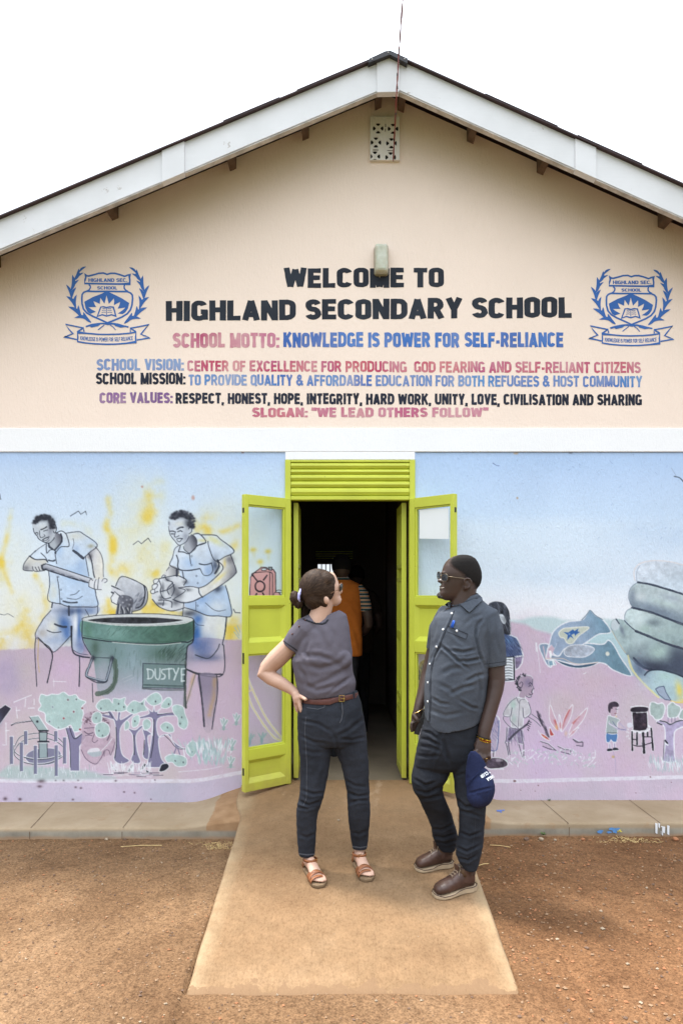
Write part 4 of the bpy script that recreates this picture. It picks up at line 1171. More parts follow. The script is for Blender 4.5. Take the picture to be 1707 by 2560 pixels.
# left arm, right arm, hands
cv.poly([(390,680),(320,770),(310,840),(330,870),(430,872),(560,860),(560,790),(620,760),(590,720),(470,722)], (214, 214, 208), .95, grad=((178, 182, 190), (430,740), (400,870)), tex=.08)
cv.blob(350, 835, 40, 30, (90, 90, 100), .6)
cv.poly([(1125,690),(1250,560),(1330,660),(1355,780),(1352,920),(1340,1000),(1230,960),(1210,820),(1170,720)], (232, 230, 220), .95, grad=((196, 198, 208), (1340,800), (1180,760)), tex=.06)
cv.blob(1185, 680, 30, 50, (90, 88, 96), .7)
# head and neck
cv.poly([(640,520),(720,600),(800,520),(820,430),(740,370),(690,380)], (176, 184, 196), .95, grad=((84, 84, 98), (700,480), (810,440)))
cv.poly([(425,290),(460,390),(520,460),(600,505),(640,510),(700,460),(730,370),(740,300),(700,190),(600,140),(500,160),(440,230)], (198, 208, 220), .97, tex=.05)
cv.blob(660, 340, 40, 90, (128, 132, 150), .7); cv.blob(560, 300, 60, 40, (214, 220, 224), .6); cv.blob(640, 450, 40, 40, (160, 164, 178), .5)
for k in range(150):
    a = random.uniform(-2.9, .35); r = random.uniform(.62, 1.03); x = 575 + 145 * r * math.cos(a); y = 285 + 145 * r * math.sin(a)
    if y > 285 and x < 650: continue
    cv.blob(x, y, random.uniform(10, 20), random.uniform(9, 16), random.choice(((48,50,60), (70,74,86), (40,44,56))), .75)
cv.blob(580, 190, 90, 36, (52, 56, 68), .7); cv.blob(670, 240, 36, 60, (54, 58, 70), .7)
cv.line([(440,320),(450,370),(480,410)], 2); cv.line([(490,420),(520,465),(600,505),(650,510),(700,465),(712,440)], 2.2); cv.line([(690,290),(715,265),(740,300),(738,350),(715,380),(700,350)], 2)
cv.line([(540,335),(575,322),(615,298)], 3.2, DK); cv.line([(575,355),(600,345),(625,340)], 2.2); cv.line([(462,385),(480,375),(500,380)], 2.6, DK); cv.line([(478,410),(500,400)], 2); cv.line([(520,350),(525,410),(540,440),(590,420),(580,400)], 1.8); cv.line([(562,468),(600,445),(645,430)], 2.6, DK); cv.line([(570,478),(610,475),(640,448)], 1.6); cv.line([(590,500),(625,495),(650,470)], 1.3)
# shirt lines
for P, w_ in (([(740,380),(800,352),(850,375),(880,420),(905,550),(800,560),(730,640)], 2.4), ([(800,395),(815,450),(800,510),(740,580),(720,600)], 4.5), ([(610,520),(615,640),(660,600),(720,605),(735,650)], 2.6), ([(640,515),(650,560),(690,590)], 5), ([(720,630),(745,780)], 2), ([(870,380),(1030,362),(1090,390),(1275,530),(1180,630),(1090,710)], 2.2), ([(965,610),(1030,660),(1090,710)], 7), ([(960,450),(970,520),(950,580)], 1.2), ([(390,680),(470,725),(590,725),(625,755)], 3), ([(470,610),(400,680)], 2), ([(600,520),(500,590),(460,630)], 1.6), ([(640,735),(690,745),(720,735)], 4), ([(540,640),(600,700),(630,760)], 2), ([(390,680),(325,770),(308,830),(320,865),(430,875)], 2), ([(1120,690),(1140,800),(1165,940)], 2), ([(1165,650),(1200,740),(1225,900),(1240,960)], 3), ([(1250,560),(1320,650),(1350,760),(1352,880),(1355,950)], 1.8), ([(640,880),(655,1050),(632,1255),(790,1305)], 2.2), ([(750,950),(775,1100),(790,1310)], 2), ([(1240,1080),(1260,1200),(1277,1335),(1100,1345),(900,1340),(790,1300)], 2.4), ([(830,1270),(920,1290),(1010,1285)], 4), ([(920,1190),(990,1175),(1040,1130)], 1.6), ([(880,1230),(1000,1245),(1080,1205)], 1.6), ([(690,1290),(680,1350)], 4), ([(670,1390),(580,1490),(555,1530),(465,1725),(640,1860),(720,1930),(930,1720)], 2.2), ([(930,1600),(935,1777)], 3), ([(720,1570),(800,1600),(870,1605)], 5), ([(620,1650),(700,1680),(800,1670)], 2.4), ([(905,1340),(905,1450)], 5), ([(1280,1340),(1280,1420),(1240,1470)], 2.4), ([(1120,1380),(1170,1470)], 1.8)):
    cv.line(P, w_, INK, .85)
for x, y in ((765,952), (800,1120), (808,1240)): cv.line([(x-8,y),(x,y-11),(x+9,y),(x,y+11)], 1.1, INK, .7, closed=True)
# lower legs
cv.o = C_
cv.poly([(80,180),(88,520),(165,520),(200,300),(130,210)], (176, 162, 184), .5, grad=((198, 178, 198), (110,200), (120,500)))
cv.line([(85,180),(78,260),(85,400),(92,520)], 2.2); cv.line([(100,180),(150,230),(200,290),(190,380),(165,495)], 3.2, DK); cv.line([(105,190),(100,330),(110,420)], 2.6, (204, 168, 96), .6); cv.line([(390,310),(392,400),(388,520)], 3); cv.line([(337,100),(342,270),(400,310),(460,318)], 3.6, DK); cv.line([(345,265),(390,290),(450,300)], 1.5); cv.blob(410, 240, 50, 60, (86, 104, 160), .55); cv.line([(480,500),(485,630)], 2)
# shovel handle and blade
cv.o = A_
cv.poly([(560,790),(600,780),(1180,960),(1260,1000),(1200,1045),(1130,1020),(600,860),(560,840)], (206, 212, 226), .97, smooth=False, grad=((120, 124, 142), (880,880), (850,960)))
cv.line([(600,780),(880,868),(1230,985)], 2.4); cv.line([(600,858),(760,910),(940,970),(1160,1030)], 3); cv.line([(600,782),(560,800),(560,845),(600,860)], 3.6, DK); cv.hatch([(620,840),(900,925),(1150,1010),(1150,1030),(880,950),(620,860)], 40, .3, 14, 1.4, INK, .6, 4)
cv.poly([(545,780),(560,850),(590,870),(500,880),(440,865),(430,815),(480,760)], (206, 210, 214), .95); cv.line([(430,820),(445,870),(500,880),(590,868)], 2); cv.line([(465,825),(490,870)], 2.2); cv.line([(505,820),(525,868)], 2.2); cv.line([(545,800),(555,850),(580,866)], 3, DK)
cv.poly([(1165,1010),(1200,975),(1250,985),(1330,980),(1400,985),(1400,1020),(1340,1040),(1330,1110),(1250,1118),(1165,1080)], (224, 228, 236), .97)
for P in ([(1165,1080),(1170,1010),(1195,980),(1215,1000)], [(1235,1100),(1240,1030),(1260,985)], [(1280,1110),(1285,1040),(1290,990),(1300,960)], [(1165,1080),(1240,1112),(1330,1118)], [(1335,1010),(1360,975),(1400,985),(1400,1010),(1370,1030)]): cv.line(P, 1.7)
cv.o = B_
cv.poly([(0,950),(150,1010),(240,1060),(200,1090),(100,1070),(0,1020)], (210, 214, 224), .95, smooth=False); cv.line([(0,945),(130,1000),(210,1035)], 3); cv.line([(0,1018),(90,1060)], 4, DK)
cv.poly([(45,945),(108,838),(240,870),(372,940),(405,985),(412,1060),(395,1150),(330,1215),(235,1235),(180,1100),(130,1010)], (204, 210, 222), .96, smooth=False, grad=((150, 156, 172), (200,900), (330,1180)), tex=.1)
cv.line([(45,945),(108,838),(240,870),(372,940),(405,985),(415,1060),(395,1150),(330,1215),(240,1240)], 2.4); cv.line([(372,940),(385,1020),(368,1120),(330,1180),(280,1200)], 3.4, DK); cv.hatch([(250,1050),(370,1050),(350,1180),(270,1200)], 46, -1.0, 14, 1.2, INK, .5, 6)
cv.poly([(-10,1080),(35,1010),(90,1060),(60,1160),(0,1130)], (226, 230, 236), .95, smooth=False, edge=(INK, 2))
cv.poly([(90,1060),(200,1060),(250,1110),(240,1200),(230,1350),(120,1345),(40,1330),(60,1180)], (108, 112, 126), .97, tex=.3)
for x, y, r in ((130,1075,26), (180,1110,24), (210,1165,28), (135,1140,26), (225,1105,22)): cv.blob(x, y, r, r, (70,72,86), .7); cv.blob(x-6, y-4, r*.5, r*.45, (196,200,212), .7)
for P in ([(80,1160),(70,1250),(60,1330)], [(110,1190),(130,1250),(110,1340)], [(165,1200),(190,1270),(150,1340)], [(210,1200),(205,1280),(235,1345)]): cv.line(P, 5, (54,58,72), .8); cv.line([(p[0]+16, p[1]) for p in P], 3, (206,210,218), .7)

# --- stooping worker with the rubble
motif('painted_worker', 'painted worker in a pale shirt cradling lumps of rubble beside the bin')
cv.o = B_
cv.poly([(770,480),(790,470),(860,540),(980,460),(950,345),(1010,345),(1190,360),(1250,400),(1410,540),(1280,620),(1190,655),(1215,720),(1180,800),(1280,940),(1310,950),(1355,1100),(1376,1288),(1100,1285),(960,1230),(830,1190),(830,1060),(770,760),(670,705),(690,620),(730,520)], (214, 226, 242), .96, grad=((176, 202, 238), (900,520), (1120,1100)), tex=.05)
cv.blob(900, 680, 90, 70, (158, 194, 242), .6); cv.blob(1140, 560, 60, 60, (196, 214, 244), .5); cv.blob(1190, 420, 100, 34, (228, 222, 120), .55, .5); cv.blob(1190, 700, 40, 90, (70, 80, 104), .8); cv.blob(1220, 980, 60, 40, (70, 80, 104), .8, -.5); cv.blob(1050, 1090, 80, 60, (120, 160, 220), .6); cv.blob(1220, 1180, 100, 70, (232, 234, 236), .6); cv.blob(1120, 760, 50, 70, (110, 150, 214), .5); cv.blob(1050, 420, 60, 20, (216, 206, 110), .5)
cv.poly([(820,1170),(815,1290),(940,1330),(945,1800),(1280,1800),(1325,1300),(1100,1295),(960,1235)], (226, 232, 238), .95, smooth=False, tex=.05)
cv.blob(900, 1260, 100, 40, (60, 66, 80), .8); cv.blob(1000, 1330, 60, 60, (44, 96, 180), .85); cv.blob(985, 1500, 50, 130, (40, 100, 186), .9); cv.blob(1240, 1500, 60, 160, (232, 232, 206), .5)
# arms
cv.poly([(1215,690),(1280,620),(1370,590),(1432,760),(1420,810),(1280,920),(1040,1070),(1000,970),(1110,920),(1280,750)], (228, 228, 226), .96, grad=((120, 120, 134), (1280,740), (1430,780)), tex=.06)
cv.blob(1240, 850, 100, 22, (232, 216, 130), .6, -.7); cv.blob(1300, 680, 18, 50, (230, 200, 90), .6); cv.blob(1360, 640, 50, 40, (80, 80, 92), .6)
cv.poly([(670,705),(770,750),(750,830),(570,850),(630,770)], (214, 216, 220), .9, grad=((110,112,124), (640,780), (770,760)))
cv.poly([(770,965),(900,950),(1000,965),(1040,1070),(940,1120),(850,1135),(705,1095),(780,1050),(850,1000)], (226, 232, 240), .97); cv.blob(860, 990, 60, 20, (50, 54, 66), .6)
# rubble
cv.poly([(470,1010),(530,880),(620,850),(740,825),(800,840),(860,880),(840,960),(860,1010),(720,1090),(830,1120),(820,1230),(640,1225),(540,1180),(465,1100)], (214, 220, 230), .97, tex=.06)
for c_ in (((720,990),(60,60)), ((760,1050),(60,50)), ((640,870),(30,20)), ((570,1080),(30,26)), ((740,1140),(50,40)), ((590,970),(16,60)), ((850,900),(34,24)), ((560,1150),(60,20))): cv.blob(*c_[0], *c_[1], (56, 60, 72), .62)
for P in ([(545,880),(570,950),(560,1010),(600,1090),(680,1080)], [(620,850),(640,880),(700,905),(640,980),(660,1040)], [(700,905),(720,990),(690,1060)], [(470,1100),(540,1180),(640,1225),(720,1230),(830,1200)], [(540,1110),(620,1110),(690,1130),(690,1190)], [(590,1170),(600,1120)], [(560,1010),(650,985),(720,930)], [(465,1030),(530,1010)], [(550,860),(620,845),(740,825),(800,840),(860,880),(830,935)]): cv.line(P, 2.6, INK, .8)
for P in ([(490,920),(480,885),(505,865),(545,870),(520,910),(495,920)], [(470,980),(465,945),(490,925),(530,930),(510,970),(475,985)], [(455,1030),(450,1000),(475,985),(495,990),(490,1030)], [(570,855),(595,820),(620,830)]): cv.poly(P, (226,232,240), .9, edge=(INK, 1.7))
# head
cv.poly([(830,480),(870,550),(960,530),(985,420),(930,350),(890,380)], (170, 176, 190), .95, grad=((70,72,86), (880,460), (970,420)))
cv.poly([(655,240),(670,330),(700,390),(760,465),(800,470),(870,420),(895,350),(940,300),(930,200),(840,160),(740,170),(680,200)], (206, 216, 230), .97, tex=.04)
cv.blob(850, 380, 36, 60, (130, 136, 156), .6); cv.blob(780, 230, 50, 30, (224, 220, 200), .5)
for k in range(190):
    a = random.uniform(-3.1, .5); r = random.uniform(.55, 1.02); x = 805 + 150 * r * math.cos(a); y = 215 + 135 * r * math.sin(a)
    if y > 205 and x < 820 : continue
    if x < 830 and y > 185 - (x - 660) * .12: continue
    cv.blob(x, y, random.uniform(10, 18), random.uniform(9, 15), random.choice(((46,48,60), (66,70,84), (38,42,56), (90,94,108))), .75)
cv.blob(880, 220, 44, 60, (50, 54, 66), .75); cv.blob(800, 140, 90, 30, (56, 60, 72), .6); cv.blob(660, 220, 10, 26, (70,74,88), .8)
for P, w_ in (([(655,260),(668,340),(690,380),(730,430),(765,470),(800,470),(860,430),(890,370)], 1.8), ([(885,290),(905,255),(925,270),(918,320),(890,345)], 2), ([(755,290),(790,270),(820,268)], 4), ([(675,315),(700,312),(720,318)], 3), ([(760,320),(790,308),(812,318)], 2.6), ([(685,345),(712,345)], 3), ([(735,320),(722,370),(740,382),(775,365)], 2), ([(750,405),(780,395),(815,400)], 2.6), ([(752,420),(780,436),(808,405)], 2),
               ([(945,348),(1010,345),(1085,440),(980,480)], 2.6), ([(770,550),(790,480)], 3), ([(770,550),(830,555),(895,570),(990,480),(1085,445)], 2.6), ([(825,490),(840,530),(900,565),(960,510)], 2), ([(895,570),(910,690)], 2), ([(1035,355),(1190,360),(1250,405),(1410,540),(1300,610),(1190,655),(1120,500),(1110,430)], 2.4), ([(770,480),(725,520),(700,620),(670,705),(770,755)], 2), ([(745,590),(765,650),(760,720),(790,760),(900,765),(1010,745)], 3.2), ([(1010,690),(1080,700),(1150,680)], 3.4), ([(1020,750),(1060,820),(1130,815),(1165,760),(1150,690)], 2), ([(815,780),(830,860)], 2.6), ([(1225,660),(1280,750),(1110,920),(1000,970)], 2.4), ([(1370,590),(1430,750),(1420,810),(1290,915),(1040,1075)], 2.4), ([(1000,970),(1010,1030),(1045,1075)], 3), ([(770,968),(900,950),(1000,968)], 2.4), ([(705,1100),(780,1130),(850,1138),(940,1120),(1040,1070)], 3), ([(770,970),(850,1000),(720,1090)], 2), ([(1310,940),(1350,1080),(1376,1288),(1230,1290),(1100,1285),(960,1230),(840,1195)], 2.4), ([(970,1130),(970,1235)], 1.6), ([(1080,1140),(1160,1210),(1230,1235),(1310,1220)], 1.4), ([(1220,650),(1235,720),(1190,800)], 5), ([(830,1140),(825,1190),(815,1295)], 2), ([(1325,1300),(1310,1450),(1285,1568)], 2.2), ([(940,1330),(985,1390),(1060,1400)], 1.6), ([(660,730),(630,770)], 1.8), ([(750,760),(750,830)], 5)):
    cv.line(P, w_, INK, .85)
for x, y in ((920,602), (920,705), (975,830), (990,912), (990,1172)): cv.line([(x-8,y),(x,y-10),(x+9,y),(x,y+10)], 1.1, INK, .7, closed=True)
cv.o = C_
cv.poly([(1150,195),(1420,195),(1400,240),(1390,440),(1220,440),(1140,400)], (178, 168, 196), .75, grad=((206, 186, 206), (1200,230), (1300,430)))
cv.blob(1250, 240, 90, 80, (70, 96, 160), .7); cv.blob(1280, 320, 100, 24, (80, 90, 130), .6); cv.blob(1200, 150, 30, 80, (46, 100, 186), .7)
cv.line([(1417,40),(1405,160),(1390,225),(1400,250),(1392,440),(1230,440),(1140,400)], 2.6); cv.line([(1140,402),(1230,432),(1385,436)], 4, DK, .8); cv.line([(1200,300),(1290,325),(1350,270),(1370,225)], 2.4)
cv.poly([(1220,440),(1350,445),(1355,600),(1320,820),(1260,820),(1240,600)], (132, 124, 150), .8, grad=((190, 172, 190), (1260,520), (1330,800)))
cv.line([(1225,440),(1240,560),(1255,700),(1262,800)], 4.5, DK, .75); cv.line([(1350,445),(1355,570),(1330,720),(1318,820)], 2.4); cv.spray([(1335,470),(1325,600),(1300,720)], 6, (206, 160, 90), .6); cv.spray([(1190,440),(1170,520),(1150,600)], 5, (206, 160, 90), .5); cv.line([(1135,410),(1130,560),(1135,670)], 5, (96, 106, 96), .7); cv.line([(1200,440),(1170,540),(1140,640)], 3, (110,116,104), .6)

# --- green dustbin
motif('painted_bin', 'painted green dustbin with a rope handle and DUSTYE lettered on a plate')
cv.o = C_
cv.poly([(410,60),(415,190),(470,300),(490,330),(500,420),(520,570),(640,640),(900,650),(1125,680),(1130,360),(1145,250),(1185,200),(1188,50),(900,90)], (108, 142, 142), .95, smooth=False, grad=((190, 182, 204), (640,330), (680,600)))
cv.blob(980, 300, 150, 60, (74, 104, 92), .8); cv.blob(1060, 420, 70, 110, (104, 124, 126), .7); cv.blob(760, 330, 110, 130, (148, 172, 186), .6); cv.blob(500, 260, 30, 60, (66, 92, 78), .7); cv.blob(900, 500, 160, 60, (164, 182, 200), .55); cv.blob(560, 430, 60, 120, (170, 172, 190), .6)
for k in range(60):
    x = random.uniform(600, 1110); y = random.uniform(240, 420); cv.line([(x, y), (x + random.uniform(-8, 8), y + random.uniform(30, 110))], 3, random.choice(((84,112,104), (150,176,186), (70,98,88))), .22, taper=True, smooth=False)
cv.poly([(410,55),(600,85),(850,95),(1100,80),(1188,50),(1186,170),(1100,210),(850,220),(600,200),(418,165)], (72, 110, 96), .96, grad=((104, 146, 140), (1000,130), (560,140)), tex=.12)
cv.blob(640, 140, 90, 40, (128, 170, 164), .6); cv.blob(1130, 130, 60, 60, (60, 84, 78), .6); cv.blob(450, 120, 30, 60, (84, 128, 106), .6)
cv.hatch([(640,100),(1160,80),(1160,160),(640,170)], 70, -.75, 20, 1.0, (44, 70, 62), .45, 2); cv.hatch([(980,240),(1120,240),(1120,340),(960,300)], 60, -.9, 22, 1.2, (40, 60, 56), .55, 3)
cv.poly([(412,55),(470,30),(620,18),(900,12),(1120,30),(1186,52),(1100,80),(850,95),(600,85)], (206, 212, 216), .95, edge=(INK, 2))
cv.poly([(450,58),(560,42),(700,36),(900,38),(1060,50),(1110,58),(1000,74),(820,82),(600,76)], (48, 50, 58), .95, tex=.4)
cv.line([(412,58),(600,87),(850,96),(1100,82),(1186,54)], 2.6, (222, 230, 228), .9)
cv.line([(415,180),(480,190),(600,206),(800,222),(960,224),(1110,210),(1150,212),(1186,190)], 2.8, DK, .9); cv.line([(620,212),(800,226),(960,230),(1100,216)], 2, (214,226,222), .8); cv.line([(420,165),(600,195),(850,214),(1100,200)], 1.2, (50,70,66), .6)
cv.line([(412,60),(412,190),(470,300)], 2.4); cv.line([(1188,55),(1186,200),(1145,245),(1136,360),(1128,560),(1135,670)], 3.2, DK, .85); cv.line([(1130,350),(1128,500),(1125,660)], 7, (78, 92, 84), .6)
cv.poly([(835,360),(1130,370),(1122,535),(832,530)], (104, 132, 132), .75, smooth=False, edge=(INK, 2)); cv.line([(832,535),(960,545),(1120,545)], 4, (60,72,70), .6); cv.line([(840,510),(1118,520),(1120,490)], 3.6, (60,80,80), .7, smooth=False)
def lett(P, w_=3.6): cv.line(P, w_, (206, 222, 226), .85, smooth=False)
lett([(868,400),(872,468)]); cv.line([(864,400),(900,408),(908,435),(895,462),(866,468)], 3.6, (206,222,226), .85); cv.line([(920,400),(922,455),(938,472),(952,455),(954,398)], 3.6, (206,222,226), .85)
cv.line([(988,402),(968,405),(966,425),(988,442),(984,465),(962,470)], 3.6, (206,222,226), .85); lett([(996,400),(1038,396)]); lett([(1016,398),(1018,468)]); lett([(1048,398),(1062,430)]); lett([(1084,394),(1052,474)]); lett([(1104,398),(1104,486)]); lett([(1104,398),(1126,396)]); lett([(1104,440),(1122,438)]); lett([(1104,484),(1122,482)])
cv.line([(636,340),(645,430),(630,510),(580,560),(515,572)], 12, (76, 98, 84), .8); cv.line([(640,345),(642,470),(610,540),(540,580)], 1.6, (60,70,64), .7)
cv.line([(485,315),(455,390),(440,430),(450,455),(560,485),(580,470),(600,400),(620,320)], 7, (70, 80, 96), .95); cv.line([(485,315),(455,390),(440,430),(450,452),(560,480),(580,465),(600,400),(618,320)], 2.6, (168, 182, 198), .9); cv.line([(500,318),(600,322)], 1.6); cv.blob(487, 322, 16, 18, (44,50,62), .9); cv.blob(618, 325, 16, 20, (40,46,58), .9); cv.line([(440,455),(500,490),(560,495),(585,478)], 3, DK, .7)
cv.line([(690,470),(760,440)], 1, (206,214,222), .5); cv.line([(700,490),(770,460)], 1, (206,214,222), .4)
cv.line([(205,485),(295,488)], 1.8, WHT, .7, lab=False); cv.line([(210,470),(212,520)], 1.4, WHT, .6, lab=False)

# --- small village scene along the bottom
WL = 2.4
cv.o = E_
cv.cur = 0
for P in ([(90,90),(200,45)], [(165,70),(160,120)], [(180,128),(220,126)], [(105,120),(112,190)], [(105,142),(128,140)], [(218,70),(218,105)], [(40,220),(42,360),(20,360)], [(38,270),(60,268)]): cv.line(P, 2.2, WHT, .75, smooth=False)
cv.poly([(35,105),(75,130),(-10,245),(-40,245),(-40,160)], (48, 46, 62), .95, smooth=False, edge=(WHT, 1.8)); cv.blob(0, 190, 20, 40, (90, 96, 130), .6)
cv.poly([(40,500),(120,490),(300,500),(540,520),(640,545),(700,575),(40,575)], (170, 200, 196), .7, soft=5)
for k in range(60):
    x = random.uniform(40, 620); y = random.uniform(510, 570); cv.line([(x, y), (x + random.uniform(-6, 6), y - random.uniform(12, 32))], 1.6, WHT if k % 3 else (140,180,176), .6, smooth=False)
motif('painted_well', 'painted hand pump inside a round post fence')
PST = (120, 122, 152)
cv.poly([(165,450),(180,410),(240,385),(330,380),(380,400),(385,440),(330,480),(220,485)], PST, .9, edge=(WHT, 1.4))
for P in ([(95,370),(130,310),(200,290),(290,285),(360,310),(405,350)], [(90,405),(130,345),(200,322),(290,318),(360,340),(410,380)]): cv.line(P, 3.6, WHT, .9); cv.line(P, 1.8, DK, .9)
cv.poly([(248,340),(300,338),(302,440),(250,445)], (150, 170, 176), .97, smooth=False, edge=(DK, 1.6))
cv.poly([(188,182),(246,175),(308,270),(250,275)], (158, 182, 184), .97, smooth=False, edge=(WHT, 2.2)); cv.line([(188,182),(250,275),(308,268)], 1.6, DK, smooth=False); cv.blob(238, 212, 8, 8, DK, .9, pw=2); cv.line([(75,235),(105,222),(200,208)], 3, DK); cv.line([(75,228),(200,203)], 1.4, WHT, .8)
cv.line([(248,270),(305,270)], 4, DK, smooth=False); cv.poly([(250,280),(300,280),(298,335),(252,335)], (150,172,176), .95, smooth=False, edge=(DK, 2)); cv.line([(242,340),(310,340)], 4, DK, smooth=False); cv.line([(245,347),(310,347)], 1.6, WHT, .9, smooth=False)
for P in ([(90,400),(100,430),(150,465),(230,480),(320,470),(400,430)], [(90,360),(95,400),(140,430),(220,448),(300,445),(390,425)]): cv.line(P, 3.8, WHT, .9); cv.line([(x, y+3) for x, y in P], 2, DK, .9)
for x0, y0, y1 in ((65,305,482), (128,342,528), (155,270,358), (216,362,545), (345,270,340), (348,360,558), (400,310,480)):
    cv.poly([(x0,y0),(x0+22,y0),(x0+22,y1),(x0,y1)], PST, .97, smooth=False, edge=(WHT, 1.6)); cv.line([(x0+1,y0+6),(x0+1,y1)], 1.4, DK, .6, smooth=False)
motif('painted_tree', 'painted round fruit tree with red fruit')
TRK = (128, 124, 160); LF = (172, 202, 200)
cv.poly([(415,250),(440,350),(445,525),(505,525),(505,370),(545,310),(520,285),(480,312),(462,250)], TRK, .97, smooth=False, edge=(WHT, 2)); cv.line([(418,250),(442,350),(448,500)], 2, DK, .7); cv.line([(440,240),(470,320),(520,290)], 2, DK, .8)
cv.poly([(262,40),(300,48),(330,38),(370,40),(405,25),(440,48),(480,42),(505,70),(545,88),(520,118),(530,160),(520,210),(540,190),(520,235),(505,270),(470,275),(450,235),(420,250),(370,262),(330,240),(292,212),(285,160),(245,140),(262,110),(250,80)], LF, .97, tex=.06, edge=(WHT, 2.6))
for x, y, c in ((335,120,(120,140,150)), (405,192,(150,40,50)), (432,75,(110,90,100)), (468,150,(130,80,90)), (522,128,(130,70,80)), (530,200,(140,50,60)), (508,262,(150,40,50)), (315,212,(120,140,150)), (485,72,(120,140,140)), (372,250,(130,150,150))): cv.blob(x, y, 10, 10, WHT, .6, pw=2); cv.blob(x, y, 7, 7, c, .95, pw=2)
for P in ([(305,150),(306,168),(318,165),(306,158)], [(325,165),(332,150),(338,166)], [(346,166),(347,152),(356,165),(357,150)], [(368,152),(366,168),(378,166)]): cv.line(P, .9, (210,226,226), .6, smooth=False)
motif('painted_face', 'painted mauve face drinking behind the trees')
cv.poly([(545,160),(520,220),(520,300),(515,380),(540,440),(580,475),(610,478),(640,450),(720,400),(735,330),(700,300),(700,220),(650,150)], (188, 162, 182), .75, tex=.1)
for k in range(90):
    a = random.uniform(-3.14, .4); x = 610 + 80 * random.uniform(.5, 1) * math.cos(a); y = 225 + 78 * random.uniform(.4, 1) * math.sin(a); cv.line([(x, y), (x + random.uniform(-8, 8), y + random.uniform(-6, 6))], 2.2, (92, 70, 84), .6)
for P, w_ in (([(535,275),(560,290),(590,282)], 2.6), ([(540,302),(560,298),(585,302)], 1.6), ([(600,290),(585,330),(600,345),(620,330)], 1.6), ([(515,390),(540,440),(575,470),(610,480),(640,445),(660,400)], 1.8), ([(660,430),(665,395),(690,395),(700,425),(715,390),(730,340)], 1.6), ([(535,255),(600,250)], 1.8), ([(680,240),(695,290),(680,330)], 3)): cv.line(P, w_, (84, 70, 92), .8)
cv.poly([(555,400),(580,382),(625,380),(632,400),(600,405),(560,415)], (226, 224, 234), .9); cv.poly([(555,410),(600,405),(640,400),(640,425),(590,435)], (168, 188, 196), .8); cv.line([(640,400),(680,360),(712,318)], 1.8, WHT, .8)
motif('painted_tree', 'painted row of mauve trunked trees with split crowns')
def trunk(P, dark=None):
    cv.poly(P, TRK, .97, edge=(WHT, 2.0))
    if dark: cv.line(dark, 2.4, DK, .75)
trunk([(725,210),(735,300),(730,400),(722,450),(760,480),(820,460),(775,420),(760,330),(770,240),(850,165),(840,158),(765,200),(765,155),(748,155),(740,205),(705,150),(680,145),(690,170),(655,165),(645,178),(700,195)], [(735,250),(738,350),(728,440)])
trunk([(810,255),(840,300),(845,400),(830,450),(850,475),(890,470),(870,400),(862,300),(905,245),(890,240),(855,265)], [(848,300),(850,420)])
trunk([(905,260),(918,330),(905,430),(940,450),(945,400),(935,310),(960,290)], [(915,330),(910,420)])
trunk([(960,190),(965,260),(955,350),(935,470),(930,500),(1050,495),(1020,440),(1005,320),(1060,295),(1100,350),(1115,375),(1175,385),(1140,370),(1090,330),(1075,290),(1005,305),(1000,195),(1110,175),(1130,195),(1110,158),(1000,160),(1030,120),(985,150),(975,110),(965,150),(925,120),(945,160),(880,185),(885,195)], [(975,200),(972,330),(955,440)])
cv.line([(968,215),(965,300)], 2.2, WHT, .9); cv.line([(1040,298),(1075,330),(1120,380),(1180,385)], 1.6, DK, .8); cv.line([(1115,380),(1100,420)], 3, TRK); cv.line([(1125,380),(1140,425)], 3, TRK); cv.line([(995,170),(1100,158),(1130,190)], 1.6, DK, .7); cv.line([(650,165),(690,155),(715,190)], 1.6, DK, .7)
def crown(P, dots=()):
    cv.poly(P, LF, .97, tex=.08, edge=(WHT, 2.2))
    for x, y in dots: cv.blob(x, y, 5, 7, (70, 76, 84), .8, pw=2)
crown([(610,110),(640,75),(690,70),(712,95),(720,65),(760,70),(795,60),(790,95),(810,130),(770,150),(700,145),(650,150),(620,135)], ((640,130),(752,100),(785,120),(735,142)))
crown([(800,140),(820,100),(850,80),(890,90),(920,65),(915,105),(935,140),(890,150),(850,165)], ((840,140),(900,100)))
crown([(925,75),(950,45),(990,28),(1020,50),(1025,85),(1000,105),(960,110)], ((985,85),)); crown([(1030,90),(1060,60),(1085,70),(1085,110),(1050,130),(1020,120)], ((1068,102),)); crown([(1090,120),(1120,105),(1160,120),(1170,160),(1190,220),(1170,260),(1130,240),(1125,190),(1100,160)], ((1150,185),(1140,225)))
crown([(590,165),(620,150),(645,170),(640,215),(600,225),(582,200)], ((610,190),)); crown([(605,240),(650,215),(690,240),(690,290),(650,315),(610,300)], ((650,300),(628,270))); crown([(790,225),(805,205),(820,225),(815,255),(790,265)]); crown([(840,190),(875,170),(885,200),(870,240),(838,245)], ((855,210),)); crown([(905,215),(930,195),(955,215),(950,250),(915,265)]); crown([(1015,240),(1050,215),(1090,235),(1100,275),(1060,280),(1030,270)], ((1060,250),)); crown([(1180,370),(1215,335),(1245,355),(1245,400),(1215,435),(1180,410)], ((1215,405),)); crown([(1045,440),(1080,420),(1140,425),(1180,445),(1175,490),(1120,495),(1090,470),(1060,470)], ((1110,460),(1160,470)))
for P in ([(700,480),(730,525),(738,525),(705,478)], [(805,528),(835,480),(850,490),(820,530)], [(885,515),(915,475),(928,485),(905,515)], [(920,515),(950,530),(930,538)]): cv.poly(P, (40, 42, 54), .95, smooth=False, edge=(WHT, 1.6))
cv.poly([(1010,510),(1025,482),(1060,478),(1070,500),(1040,525),(1010,528)], (40, 42, 54), .95, edge=(WHT, 1.8))
